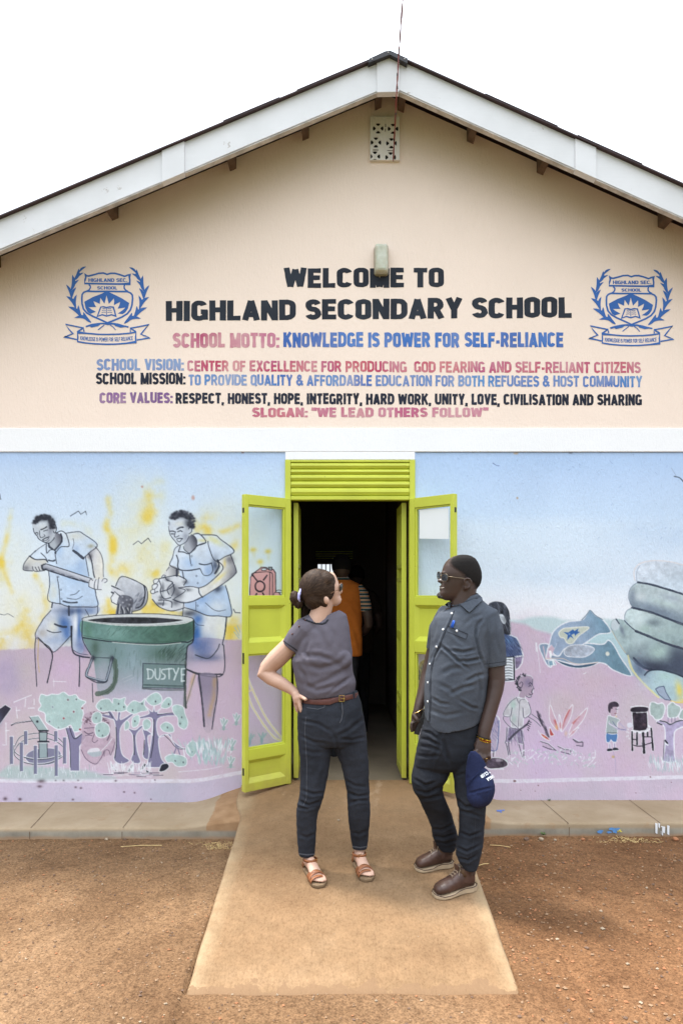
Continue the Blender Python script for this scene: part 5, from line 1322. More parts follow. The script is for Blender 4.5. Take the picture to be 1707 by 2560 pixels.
for k in range(70):
    x = random.uniform(690, 960); cv.line([(x, 520 + random.uniform(-10, 30)), (x + random.uniform(-14, 14), 480 + random.uniform(-20, 30))], 1.8, WHT, .7, smooth=False)
for k in range(22):
    x = random.uniform(670, 1060); y = random.uniform(535, 560); cv.line([(x - 30, y), (x + 30, y + random.uniform(-6, 6))], 2, random.choice((WHT, (70,66,84), (150,140,170))), .6, smooth=False)
motif('painted_grass', 'painted clump of pale green grass near the door')
for k in range(170):
    x = random.gauss(1320, 62); y = random.uniform(370, 500); l = random.uniform(30, 80); dx = random.uniform(-14, 14) + (x - 1320) * .12
    cv.line([(x, y), (x + dx, y - l)], random.uniform(2, 4.5), random.choice(((172,202,206), (186,210,212), WHT, (160,190,196))), .8, taper=True, smooth=False)
cv.line([(1130,530),(1300,515),(1400,495)], 2, WHT, .6)
for x, y in ((1415,240), (1495,210), (1468,370), (1460,480)):
    for dx, dy in ((-18,-44), (0,-50), (20,-40)): cv.poly([(x-7,y),(x+dx-4,y+dy),(x+dx+8,y+dy+6),(x+8,y)], (160,186,186), .9, edge=(WHT, 1.4))
    cv.line([(x-22,y+22),(x+25,y+20)], 2, (170,196,196), .8); cv.poly([(x-10,y+4),(x+10,y+2),(x+4,y+26),(x-6,y+26)], (150,178,180), .9)
# jerrycan and bent tool behind the glass of the left leaf
motif('painted_jerrycan', 'painted pink jerrycan')
cv.o = J_
PK = (232, 166, 166)
cv.poly([(80,672),(105,640),(150,606),(160,596),(200,598),(212,612),(250,612),(268,640),(270,790),(265,845),(72,845)], PK, .97, smooth=False, grad=((222,150,150), (100,620), (160,840)), edge=((60,46,56), 2.4))
cv.line([(88,655),(105,640),(215,632),(225,660),(222,845)], 2, (60,46,56)); cv.line([(215,632),(240,640),(246,680),(244,845)], 2, (60,46,56)); cv.poly([(165,607),(195,605),(198,618),(165,620)], (226,232,244), 1, edge=((60,46,56), 2)); cv.poly([(215,596),(242,596),(240,620),(218,618)], (150,150,160), 1, smooth=False, edge=((50,46,56), 2))
cv.line([(150,702),(178,716),(186,742),(176,768),(150,780),(124,768),(116,742),(124,714)], 4.2, (56,44,54), .95, closed=True)
for P in ([(97,658),(130,700)], [(203,658),(178,692)], [(105,838),(126,795)], [(195,840),(172,792)]): cv.line(P, 4, (56,44,54), .95, smooth=False)
cv.poly([(255,800),(270,785),(295,790),(310,815),(312,845),(262,845)], PK, .95, edge=((60,46,56), 2)); cv.line([(275,775),(290,768),(322,775),(315,785),(285,784)], 1.8, (60,46,56)); cv.line([(300,785),(298,800)], 1.6, (60,46,56))
motif('painted_tool', 'painted pale yellow bent rod')
for P in ([(45,1395),(62,1440),(95,1520),(140,1620),(190,1720),(245,1800),(320,1890)], [(55,1540),(90,1640),(150,1740),(200,1810),(260,1880),(318,1905)]):
    cv.line(P, 6.6, WHT, .8); cv.line(P, 4.4, (236, 216, 166), .95)
cv.line([(62,1535),(100,1515)], 4, (236,216,166), .9); cv.line([(30,1400),(50,1400),(60,1440)], 3, WHT, .8)
cv.cur = 0
for x, y in ((75,1900), (165,1890)):
    for dx, dy in ((-26,-44), (8,-50), (30,-44)): cv.poly([(x-8,y),(x+dx-4,y+dy),(x+dx+8,y+dy+6),(x+8,y)], (158,182,186), .85)
    cv.line([(x-24,y+40),(x+40,y+36)], 2.4, (176,198,202), .8); cv.poly([(x-12,y),(x+10,y),(x+6,y+34),(x-8,y+34)], (148,174,180), .85)
for x in range(70, 330, 22): cv.line([(x, 1990), (x + random.uniform(-8, 8), 1950)], 2.4, WHT, .7, taper=True, smooth=False)
cv.line([(60,1248),(150,1244)], 2, WHT, .6)
cv.o = R1
for P in ([(1330,1040),(1345,1075)], [(1315,1050),(1340,1095)], [(1312,1075),(1340,1110)]): cv.line(P, 2.4, (170,196,204), .8)
cvL, LABL = cv, LAB

# ---------------- right panel
F_, G_, H_, R3, R4 = (1300, 1380, .25957), (1210, 1490, .19983), (1450, 1720, .1639), (1100, 1100, .38712), (1100, 1550, .38712)
cv = Canvas(1036.5, 1731, 1131, 2030, 1.45)
LAB = {}
vgrad(cv, SKYR)
cv.blob(1660, 1330, 130, 60, (186, 211, 243), .5); cv.blob(1300, 1390, 220, 40, (214, 231, 246), .4); cv.blob(1400, 1440, 160, 26, (198, 220, 242), .4)
cv.o = F_
cv.cur = 0
pk = [(1030, 1552), (1270, 1553), (1310, 1556), (1340, 1574), (1380, 1582), (1420, 1596), (1500, 1600), (1740, 1600)]
cv.o = (0, 0, 1)
pinkwash(cv, pk, (202, 183, 207), (208, 188, 212))
for x, y, rx, ry in ((1240,1600,60,70), (1360,1680,90,60), (1510,1700,80,40), (1330,1570,50,40), (1450,1770,90,60), (1560,1900,70,60)): cv.blob(x, y, rx, ry, (210, 174, 194), .32)
cv.o = F_
cv.poly([(-120,660),(0,655),(100,630),(220,622),(330,630),(420,655),(600,665),(900,660),(1100,900),(1100,1000),(800,1000),(420,860),(300,790),(140,745),(60,700)], (186, 212, 218), .9, soft=5)
cv.poly([(600,880),(1030,650),(1100,1100),(1060,1180),(850,900)], (178, 212, 222), .85, soft=3)
for x, y in ((1640,1890), (1330,1670)): pass
# pliers held by the hand: two blue grey jaws
motif('painted_clippers', 'painted blue grey clippers with a bow shaped emblem held by the giant hand')
cv.poly([(180,900),(270,888),(262,940),(250,1030),(320,1035),(420,1060),(560,1080),(740,1065),(820,1080),(900,1140),(1070,1190),(960,1010),(900,900),(845,850),(790,890),(620,880),(430,930),(370,1000),(300,990),(290,1000),(300,1100),(270,1100),(235,1050)], (132, 156, 184), .97, grad=((106, 146, 168), (500,950), (900,1000)), tex=.08, edge=(WHT, 3))
cv.poly([(340,1040),(480,1080),(560,1090),(740,1065),(680,1100),(560,1118),(430,1095)], (62, 92, 120), .95, edge=(WHT, 2)); cv.poly([(270,1050),(320,1040),(345,1085),(275,1100)], (126, 166, 190), .95, smooth=False, edge=(WHT, 2)); cv.line([(312,1040),(322,1085)], 4, (240,246,250), .95, smooth=False)
cv.poly([(262,940),(280,880),(310,780),(380,710),(470,670),(590,655),(640,600),(672,560),(720,610),(800,660),(870,770),(760,790),(690,830),(620,880),(540,915),(430,930),(370,1000),(310,970),(300,900)], (152, 174, 204), .97, grad=((112, 150, 176), (560,780), (800,680)), tex=.08, edge=(WHT, 3))
cv.line([(590,655),(640,600),(672,562),(720,610),(790,650)], 2.4, (96, 120, 140), .8); cv.poly([(370,780),(410,740),(480,730),(660,725),(560,810),(500,880),(450,875),(420,830),(385,820)], (196, 204, 190), .97, edge=((232,232,220), 2.6))
cv.poly([(415,770),(460,775),(505,745),(520,760),(560,735),(550,765),(575,770),(545,790),(525,810),(520,785),(490,800),(512,835),(480,815),(450,850),(455,800)], (44, 98, 178), .95, smooth=False)
cv.blob(470, 790, 10, 10, (196,214,236), .5); cv.poly([(420,960),(470,905),(600,895),(700,920),(700,960),(620,1010),(500,1010),(440,1000)], (176, 186, 204), .95, tex=.2, edge=(WHT, 2)); cv.blob(838, 980, 20, 22, (236, 234, 220), 1, pw=4)
cv.poly([(262,940),(300,895),(330,930),(310,975)], (206, 176, 194), .9, smooth=False); cv.line([(285,960),(292,1000)], 6, (240,244,248), .95); cv.line([(250,1025),(400,1025),(480,1060),(560,1080),(700,1070),(745,1060)], 1.8, (222,196,180), .8); cv.line([(220,910),(245,1040)], 2.4, (222,190,200), .8); cv.line([(330,930),(350,880)], 2, (190,206,224), .8)
# giant hand
motif('painted_hand', 'painted giant grey green hand gripping the clippers')
def finger(P, c1, c2, ga, gb):
    cv.poly(P, c1, .97, grad=(c2, ga, gb), tex=.1)
finger([(1090,220),(1110,140),(1170,95),(1300,78),(1450,90),(1600,130),(1700,160),(1700,430),(1568,400),(1400,345),(1250,310),(1120,290)], (212, 224, 240), (196, 212, 228), (1300,120), (1400,330))
cv.line([(1100,270),(1092,190),(1120,135),(1180,100),(1300,82),(1450,95),(1600,135)], 3.4, (226,220,224), .8); cv.line([(1120,280),(1120,190),(1150,130)], 2, (140,156,180), .6)
finger([(1045,440),(1060,350),(1120,300),(1250,315),(1400,350),(1568,410),(1700,450),(1700,700),(1568,690),(1400,640),(1250,580),(1080,530)], (186, 204, 210), (120, 138, 156), (1250,400), (1200,570))
cv.blob(1150, 430, 60, 40, (224, 234, 240), .7); cv.blob(1080, 420, 30, 70, (112, 124, 148), .6); cv.blob(1400, 500, 150, 30, (190, 212, 210), .6, .3); cv.blob(1300, 560, 160, 30, (108, 124, 150), .6, .3); cv.blob(1450, 440, 120, 30, (150, 162, 180), .5, .3)
finger([(1005,640),(1020,570),(1080,540),(1250,585),(1400,640),(1568,705),(1700,740),(1700,950),(1568,920),(1400,870),(1250,810),(1100,750)], (190, 210, 214), (150, 174, 178), (1150,600), (1350,840))
cv.blob(1280, 680, 70, 36, (96, 112, 124), .75); cv.blob(1150, 640, 50, 80, (206, 224, 228), .6); cv.blob(1200, 740, 60, 40, (158, 186, 178), .6); cv.blob(1450, 760, 140, 40, (176, 200, 200), .5)
finger([(870,720),(880,660),(930,642),(1000,665),(1110,760),(1250,815),(1400,880),(1568,935),(1700,960),(1700,1150),(1568,1210),(1400,1160),(1250,1140),(1200,1120),(1110,1080),(1000,960),(920,830)], (168, 192, 196), (70, 82, 104), (1150,850), (1250,1140))
cv.blob(1340, 960, 120, 90, (172, 202, 196), .75); cv.blob(1120, 850, 90, 60, (180, 202, 208), .7, .6); cv.blob(1500, 1030, 60, 110, (70, 80, 100), .8); cv.blob(1280, 1100, 150, 40, (52, 58, 78), .75, .2); cv.blob(980, 760, 20, 60, (100, 112, 134), .7, -.3); cv.poly([(872,720),(885,665),(920,648),(955,690),(940,740),(900,755)], (196, 210, 220), .95)
cv.line([(1090,1020),(1180,1110),(1260,1130)], 5, (40,46,66), .8)
cv.poly([(1030,1000),(1110,1080),(1200,1140),(1260,1140),(1350,1135),(1480,1165),(1568,1210),(1700,1260),(1700,1440),(1540,1450),(1450,1430),(1330,1400),(1200,1290),(1080,1160)], (176, 208, 216), .97, grad=((150, 176, 196), (1350,1200), (1150,1120)), tex=.06)
cv.blob(1150, 1120, 60, 90, (92, 110, 140), .75, -.5); cv.blob(1530, 1340, 34, 90, (232, 214, 100), .8, -.2); cv.blob(1400, 1200, 90, 40, (170, 206, 200), .6); cv.blob(1560, 1430, 60, 16, (240, 216, 120), .7)
for P, w_ in (([(1130,292),(1250,312),(1400,355),(1568,408),(1700,450)], 5), ([(1075,535),(1250,580),(1400,635),(1568,700),(1700,740)], 5.5), ([(1110,762),(1250,818),(1400,880),(1568,932),(1700,960)], 6), ([(1195,1185),(1240,1145),(1340,1135),(1470,1165),(1568,1205)], 4), ([(1000,660),(1060,720),(1110,760)], 2.4), ([(920,645),(950,690)], 3)): cv.line(P, w_, (44, 52, 72), .85)
for P in ([(1120,295),(1060,350),(1040,440),(1080,530)], [(1075,540),(1020,570),(1002,640),(1030,700)], [(870,730),(920,830),(1000,960),(1045,1010)]): cv.line(P, 1.8, (110, 126, 150), .7)
cv.line([(880,760),(930,850),(1010,970)], 1.8, (226,210,170), .7); cv.line([(1035,1000),(1080,1140),(1200,1280),(1330,1400)], 5, (236, 226, 150), .75); cv.poly([(1300,1320),(1330,1300),(1380,1292),(1400,1350),(1450,1430),(1390,1420),(1330,1370)], (158, 174, 200), .95, smooth=False, edge=((84, 98, 128), 2.4)); cv.line([(1450,1435),(1540,1450),(1640,1420)], 4, (240, 212, 110), .8)
cv.cur = 0
cv.blob(1180, 1270, 60, 70, (196, 206, 218), .35, -.6)
# reading child behind the man
motif('painted_reader', 'painted dark haired child reading an open notebook')
cv.o = G_
cv.poly([(-40,600),(80,460),(250,460),(300,480),(400,520),(440,590),(488,745),(380,760),(370,1060),(250,1070),(0,1070)], (86, 104, 146), .95, smooth=False, tex=.3, edge=(WHT, 3)); cv.blob(300, 560, 90, 60, (86, 136, 190), .5); cv.blob(300, 700, 80, 50, (60, 80, 130), .5)
cv.poly([(375,765),(485,750),(470,840),(430,900),(385,925)], (124, 112, 146), .95, smooth=False, tex=.3, edge=(WHT, 2.6))
cv.hatch([(250,490),(400,530),(470,740),(260,750)], 90, 1.0, 18, 1.4, (36, 44, 84), .5, 9)
cv.poly([(50,120),(90,80),(150,68),(240,90),(300,170),(318,260),(330,470),(240,470),(150,420),(50,300)], (48, 52, 64), .97, tex=.35); cv.hatch([(80,100),(240,100),(310,260),(320,450),(150,300)], 60, 1.2, 24, 1.2, (150, 158, 176), .45, 5)
cv.poly([(175,240),(230,230),(270,300),(260,350),(230,340),(190,290)], (210, 220, 232), .85, tex=.3); cv.blob(220, 205, 22, 20, (24, 26, 34), .9); cv.line([(318,300),(330,470)], 2, WHT, .7)
cv.poly([(200,770),(365,762),(372,1045),(200,1055)], (226, 234, 242), .97, smooth=False, edge=(DK, 2.6))
for y in range(800, 1040, 34): cv.line([(230,y+4),(300,y-6),(345,y+2)], 1.8, DK, .8)
cv.line([(370,765),(378,1050)], 2.6, DK, .9, smooth=False)
cv.poly([(100,1500),(150,1498),(185,1540),(190,1640),(165,1800),(150,1930),(60,1935),(60,1700)], (186, 172, 200), .85, edge=(WHT, 3)); cv.line([(182,1560),(180,1680),(155,1920),(80,1930)], 2.4, (66, 84, 150), .8); cv.hatch([(110,1530),(170,1540),(150,1880),(90,1880)], 30, 1.2, 16, 1.8, (96, 104, 160), .5, 8)
cv.line([(118,1940),(110,2010)], 2, DK, .8); cv.line([(135,1940),(130,2000)], 2, WHT, .8)
cv.poly([(10,2060),(60,2030),(160,2020),(240,2040),(290,2085),(280,2130),(200,2155),(60,2160),(10,2120)], (84, 72, 88), .96, tex=.5, edge=(WHT, 2)); cv.line([(60,2170),(150,2165),(240,2165)], 2.4, WHT, .8)
for k in range(6): cv.line([(150+k*14,2035),(160+k*14,2068)], 1.2, (200,190,206), .6); cv.line([(164+k*14,2035),(146+k*14,2068)], 1.2, (200,190,206), .6)
motif('painted_boy', 'painted barefoot boy raking beside the fire')
SKN = (176, 156, 178)
cv.poly([(300,1640),(280,1780),(262,1830),(330,1830),(390,1720),(420,1840),(490,1860),(480,1680),(430,1650)], (150, 138, 172), .85, smooth=False, tex=.2, edge=(WHT, 2)); cv.hatch([(300,1660),(470,1680),(480,1840),(280,1820)], 60, 1.3, 20, 1.2, (90, 84, 120), .5, 12)
cv.poly([(400,1265),(300,1340),(232,1490),(325,1505),(340,1640),(480,1640),(490,1530),(580,1460),(550,1330),(510,1280)], (198, 200, 206), .85, smooth=False, tex=.1, edge=(WHT, 2.4)); cv.blob(360, 1350, 40, 70, (170, 206, 196), .7); cv.blob(370, 1540, 30, 60, (168, 202, 194), .6)
for P, w_ in (([(400,1270),(310,1340),(235,1485),(320,1505),(345,1400)], 2), ([(400,1270),(430,1340),(450,1300),(500,1290)], 1.6), ([(550,1330),(580,1460),(495,1525),(480,1400)], 2), ([(240,1510),(240,1550),(320,1640),(420,1680)], 2), ([(320,1510),(330,1570),(430,1660)], 1.8), ([(440,1340),(430,1480),(420,1650)], 1.2), ([(590,1480),(680,1550),(720,1620)], 2), ([(545,1510),(640,1570),(700,1630)], 2), ([(280,1650),(275,1780),(258,1840)], 2.4), ([(460,1690),(470,1780),(490,1850)], 2.2), ([(300,1830),(305,1900),(320,1980)], 3), ([(270,1840),(290,1930),(300,1990)], 2.4), ([(430,1860),(450,1930),(470,2010)], 2.4), ([(490,1860),(490,2000)], 2.4)): cv.line(P, w_, (66, 62, 84), .85); cv.line([(x-8, y) for x, y in P], 1.6, WHT, .5)
cv.poly([(440,1190),(430,1260),(500,1280),(520,1250),(570,1260),(600,1220),(610,1160),(600,1120),(605,1040),(580,1000),(500,990),(430,1030),(400,1100)], SKN, .92, edge=(WHT, 1.8)); cv.blob(540, 1080, 60, 60, (128, 116, 152), .6)
for k in range(70):
    a = random.uniform(1.9, 5.0); x = 490 + 95 * random.uniform(.7, 1.1) * math.cos(a); y = 1090 + 105 * random.uniform(.75, 1.1) * math.sin(a); cv.line([(x, y), (x + random.uniform(-14, 10), y - random.uniform(4, 18))], 1.7, DK, .8)
for P, w_ in (([(555,1100),(575,1085),(588,1100)], 2.4), ([(556,1135),(570,1110),(580,1130)], 2), ([(610,1160),(590,1200),(600,1215)], 2), ([(560,1225),(585,1240),(600,1220)], 2.2), ([(440,1100),(460,1075),(480,1095),(460,1150),(440,1150)], 1.8), ([(520,1250),(560,1270),(590,1255)], 1.8), ([(605,1040),(600,1110),(620,1160)], 1.8)): cv.line(P, w_, (60, 54, 78), .85)
cv.line([(310,1795),(420,1690),(530,1610)], 5, (70, 68, 84), .9); cv.line([(530,1610),(560,1555)], 2.6, DK); 
for k in range(5): cv.line([(552-k*3,1570+k*24),(585-k*8,1580+k*26)], 2, DK, .8)
cv.line([(665,1450),(700,1560),(760,1660),(800,1760)], 6, (104, 92, 112), .85); cv.hatch([(650,1450),(690,1450),(800,1740),(780,1760)], 40, 1.1, 12, 1.4, DK, .6, 3)
motif('painted_fire', 'painted campfire with red flames on crossed logs')
RED = (196, 66, 60)
def flame(P, q): cv.poly(P, (212, 172, 190), .7, edge=(WHT, 2)); cv.spray(q, 2.8, RED, .6)
flame([(820,1360),(870,1480),(910,1580),(925,1680),(870,1640),(815,1540)], [(880,1560),(905,1630),(918,1670)]); flame([(1105,1360),(1090,1480),(1040,1600),(965,1700),(985,1560),(1040,1440)], [(1060,1430),(1000,1560),(975,1650)]); flame([(1290,1400),(1240,1540),(1140,1660),(1050,1730),(1110,1580),(1200,1480)], [(1180,1510),(1110,1590)]); flame([(935,1480),(960,1580),(960,1690),(935,1620)], [(945,1600),(950,1640)]); flame([(1180,1640),(1120,1720),(1050,1770),(1090,1700)], [(1110,1700),(1090,1720)])
for P in ([(815,1640),(850,1700),(870,1740),(820,1745)], [(700,1720),(770,1750),(820,1805),(760,1790)]): cv.poly(P, RED, .85, edge=(WHT, 1.8))
cv.blob(900, 1640, 16, 30, (236, 190, 120), .7); cv.blob(1020, 1720, 20, 30, (232, 190, 130), .6); cv.blob(750, 1760, 14, 12, (236,190,110), .8)
cv.line([(670,1680),(720,1760),(800,1800)], 1.8, WHT, .8)
for P in ([(705,1820),(800,1850),(895,1930),(800,1910),(730,1880)], [(920,1880),(1000,1920),(1080,1925),(1075,1980),(960,1950)], [(1110,1790),(1180,1830),(1230,1830),(1230,1880),(1150,1870)]): cv.poly(P, (196, 176, 200), .7, smooth=False); cv.line(P, 2.2, (64,58,80), .8, smooth=False); cv.line([(x, y-10) for x, y in P[:3]], 2, WHT, .7, smooth=False)
cv.o = R4
cv.line([(855,770),(880,790),(915,785)], 2, (64,58,80), .8)
cv.cur = 0
for k in range(150):
    x = random.uniform(420, 1000); y = random.uniform(850, 950) - 20 * math.sin((x - 420) / 180); a = random.uniform(-1, 1) + (1.57 if x < 700 else 1.9); l = random.uniform(8, 26)
    cv.line([(x - l * math.cos(a), y - l * abs(math.sin(a)) * .6), (x + l * math.cos(a), y + l * abs(math.sin(a)) * .6)], random.uniform(1.4, 2.8), random.choice((WHT, (172,202,196), (186,206,206), WHT)), .75, taper=True, smooth=False)
cv.line([(1000,840),(995,890),(960,930)], 2, WHT, .8); cv.line([(620,150),(632,230),(645,340)], 2.4, WHT, .5); cv.line([(618,150),(622,200)], 4, WHT, .8); cv.line([(925,348),(940,340)], 2.4, WHT, .8); cv.line([(710,505),(708,545)], 1.4, WHT, .5)
motif('painted_child', 'painted small child in blue shorts washing hands')
cv.o = H_
cv.poly([(430,850),(460,850),(465,960),(430,960)], (184, 168, 204), .9, smooth=False, edge=(WHT, 1.6)); cv.poly([(500,840),(535,840),(540,930),(505,930)], (184,168,204), .9, smooth=False, edge=(WHT, 1.6))
cv.poly([(400,685),(555,690),(555,800),(535,825),(490,820),(465,790),(445,825),(395,820)], (78, 128, 190), .97, edge=(WHT, 2)); cv.poly([(415,440),(450,425),(530,450),(600,490),(560,540),(555,690),(400,685),(395,600)], (164, 180, 184), .97, edge=(WHT, 2)); cv.line([(400,685),(555,688)], 1.6, DK)
cv.poly([(425,330),(430,260),(480,215),(560,220),(580,280),(555,330),(570,350),(550,390),(540,430),(490,440),(455,410)], (196, 170, 190), .95, edge=(WHT, 2))
cv.poly([(425,350),(420,270),(450,225),(520,205),(575,235),(580,285),(500,290),(485,320),(465,320),(450,380)], (54, 46, 60), .95, tex=.3)
cv.line([(535,320),(560,325)], 1.6, DK); cv.line([(520,390),(550,385)], 1.6, (120,60,50)); cv.blob(545, 435, 14, 14, (226,180,110), .8); cv.line([(440,540),(500,580),(590,630),(690,640)], 5, (186,176,206), .9); cv.line([(490,510),(530,570),(590,620),(690,638)], 1.6, (100,100,150), .8); cv.line([(440,500),(440,545),(560,610)], 1.8, WHT, .8); cv.line([(590,530),(690,625)], 4, (186,176,206), .8)
cv.poly([(410,930),(470,925),(488,945),(470,960),(410,962)], DK, .95); cv.poly([(498,915),(550,912),(580,935),(570,948),(498,950)], DK, .95); cv.line([(410,972),(480,968)], 1.6, WHT, .8); cv.line([(500,958),(580,950)], 1.6, WHT, .8)
motif('painted_barrel', 'painted black water barrel on a black stool')
cv.line([(770,290),(900,272),(1030,292)], 2.4, WHT, .9)
cv.poly([(785,365),(1018,365),(1030,600),(1000,645),(900,660),(800,645)], (46, 38, 50), .97, smooth=False, tex=.5, edge=(WHT, 2.4)); cv.poly([(760,340),(790,300),(900,286),(1010,295),(1032,322),(1010,360),(900,368),(790,365)], (44, 38, 50), .97, tex=.3); cv.line([(850,378),(950,372)], 1.6, WHT, .8); cv.blob(820, 470, 14, 60, (150,120,140), .4); cv.blob(970, 560, 30, 20, (130,96,110), .5)
cv.line([(780,655),(880,680),(990,670),(1060,610),(1040,580)], 4.5, WHT, .95)
for x0, y0, x1, y1, w_ in ((785,670,790,950,4.4), (860,685,862,860,4.4), (955,690,970,985,6.6), (1078,620,1105,945,4.6), (1022,680,1022,740,4)): cv.line([(x0,y0),(x1,y1)], w_ + 2.6, WHT, .8, smooth=False); cv.line([(x0,y0),(x1,y1)], w_, (36,34,44), .97, smooth=False)
for P in ([(800,785),(860,785)], [(800,870),(860,885),(940,885)], [(975,870),(1095,830)], [(980,745),(1080,745)]): cv.line(P, 2.6, (40,36,48), .9)
cv.poly([(715,540),(775,530),(790,590),(740,605),(715,590)], (222, 226, 240), .9)
for x, y in ((725,630), (710,670), (735,680), (725,730), (740,770), (705,740)): cv.blob(x, y, 8, 14, (232, 238, 246), .8)
motif('painted_tree', 'painted tree with round sage crowns at the right end')
cv.poly([(1165,525),(1180,495),(1250,510),(1380,550),(1490,500),(1568,480),(1660,470),(1660,560),(1540,600),(1450,650),(1425,740),(1430,1000),(1440,1130),(1270,1120),(1260,1080),(1285,900),(1280,600)], (172, 162, 198), .97, tex=.12, edge=(WHT, 3)); cv.line([(1210,500),(1300,520),(1370,555),(1470,510),(1560,490)], 3, DK, .8); cv.line([(1168,530),(1240,560)], 3, DK, .9); cv.line([(1255,1110),(1268,980),(1275,800)], 2, DK, .7); cv.line([(1290,800),(1325,845)], 4, DK, .9); cv.line([(1290,845),(1330,870)], 3.4, WHT, .9)
for P in ([(1055,300),(1070,225),(1120,215),(1180,240),(1250,230),(1290,300),(1270,400),(1230,470),(1150,485),(1100,430),(1065,400)], [(1325,300),(1335,260),(1400,215),(1450,250),(1520,290),(1520,360),(1470,440),(1400,455),(1335,440)], [(1500,440),(1530,350),(1600,300),(1680,320),(1680,480),(1540,475)]): cv.poly(P, (164, 186, 184), .97, tex=.1, edge=(WHT, 3))
for x in (1335, 1390, 1440): cv.line([(x,455),(x,520)], 2, (120,120,150), .8, smooth=False)
cv.cur = 0
for k in range(90):
    x = random.uniform(1060, 1720); y = random.uniform(1150, 1310); l = random.uniform(60, 180)
    if 1280 < x < 1440 and y < 1150: continue
    cv.line([(x, y), (x + random.uniform(-50, 20), y - l)], random.uniform(1.6, 3), random.choice((WHT, (176,200,206), (190,206,216), (160,190,196))), .7, taper=True, smooth=False)
cv.blob(500, 1050, 26, 22, (200, 172, 120), .9, pw=2); cv.line([(500,970),(530,1100),(540,1310)], 1.2, (150,150,190), .6)
# yellow figure behind the glass of the right leaf
motif('painted_figure', 'painted yellow crouching shape seen through the lower glass of the right leaf')
cv.o = (990, 1220, .33195)
cv.poly([(155,1420),(165,1340),(190,1300),(240,1282),(330,1290),(340,1600),(290,1900),(180,1560),(160,1500)], (206, 186, 118), .95, tex=.3, edge=((206,206,210), 2.6)); cv.hatch([(160,1400),(200,1330),(235,1400),(230,1540),(170,1500)], 130, 1.2, 12, 1.3, (76, 90, 112), .6, 4)
cv.poly([(160,1510),(240,1500),(250,1640),(162,1600)], (122, 112, 138), .95, smooth=False); cv.cur = 0; cv.line([(222,1235),(228,1262),(222,1275)], 1.6, (70,50,60), .8)
cv.o = (0, 0, 1); plinth(cv, [(1030, 1945), (1300, 1947), (1740, 1936)], (206, 186, 208))
cv.o = R4
for x, y, r in ((480,1040,10), (632,1068,5), (518,1100,4), (612,1105,4), (1262,1117,4), (1355,1014,6), (1490,1048,4)): cv.blob(x, y, r, r * .7, (120, 80, 84), .9, pw=2)
cv.o = R3
cv.blob(487, 86, 16, 8, (206, 178, 150), .9, pw=2); cv.blob(840, 84, 14, 5, (130, 140, 170), .8, pw=2); cv.blob(497, 375, 7, 8, (190, 170, 150), .9, pw=2); cv.line([(340,150),(365,165),(380,166)], 2, (96,110,160), .7); cv.line([(1510,235),(1545,245),(1568,270)], 3, (70,80,100), .8); cv.line([(1490,180),(1520,230)], 1, (120,130,150), .6)
for k in range(40): cv.line([(x_ := random.uniform(110, 1560), y_ := random.uniform(100, 700)), (x_ + random.uniform(-12, 12), y_ + random.uniform(2, 14))], 1.2, (120, 140, 186), .45, smooth=False)
cv.o = R4
for k in range(60): cv.line([(x_ := random.uniform(420, 1560), y_ := random.uniform(60, 1000)), (x_ + random.uniform(-8, 8), y_ + random.uniform(2, 8))], 1.0, (150, 100, 110), .4, smooth=False)
cvR, LABR = cv, LAB

def canvas_build(cv, labs, name):
    """the wall face as one grid, split by painted motif: the plain ground is the wall part, each motif a part of that part"""
    ny, nx = cv.X.shape
    g_ = cv.rgb.mean(2, keepdims=True)
    rgb = np.clip(g_ + (cv.rgb - g_) * .86, 3, 255) / 255.0
    L = np.where(rgb <= .04045, rgb / 12.92, ((rgb + .055) / 1.055) ** 2.4) / K
    L = np.clip(L, 0, .93)
    colr = np.concatenate([L, np.ones((ny, nx, 1))], 2).reshape(-1, 4)
    # the plinth stands a little proud of the wall
    depth = np.zeros((ny, nx))
    co = np.stack([(cv.X - CX) * SW, depth, HC - (cv.Y - HZ) * SW], 2).reshape(-1, 3)
    idx = np.arange(ny * nx).reshape(ny, nx)
    quads = np.stack([idx[:-1, :-1], idx[1:, :-1], idx[1:, 1:], idx[:-1, 1:]], 2).reshape(-1, 4)
    fl = cv.lab[:-1, :-1].reshape(-1)
    def make(nm, sel, parent):
        q = quads[sel]; used, inv = np.unique(q, return_inverse=True); nf = len(q)
        me = bpy.data.meshes.new(nm)
        me.vertices.add(len(used)); me.vertices.foreach_set('co', co[used].ravel())
        me.loops.add(nf * 4); me.loops.foreach_set('vertex_index', inv.astype(np.int32).ravel())
        me.polygons.add(nf); me.polygons.foreach_set('loop_start', np.arange(0, nf * 4, 4, dtype=np.int32))
        me.update(calc_edges=True)
        at = me.color_attributes.new('paint', 'FLOAT_COLOR', 'POINT'); at.data.foreach_set('color', colr[used].ravel())
        me.materials.append(M_mural)
        return link(bpy.data.objects.new(nm, me), parent)
    base = make(name, fl == 0, bld)
    for k, (nm, lb) in labs.items():
        s = fl == k
        if s.sum() > 30:
            o = make(nm, s, base)
            if lb: o['label'] = lb
    return base
wl_ = canvas_build(cvL, LABL, 'mural_wall'); wl_['label'] = 'mural wall left of the door with the dustbin scene'
wr_ = canvas_build(cvR, LABR, 'mural_wall'); wr_['label'] = 'mural wall right of the door with the giant hand'
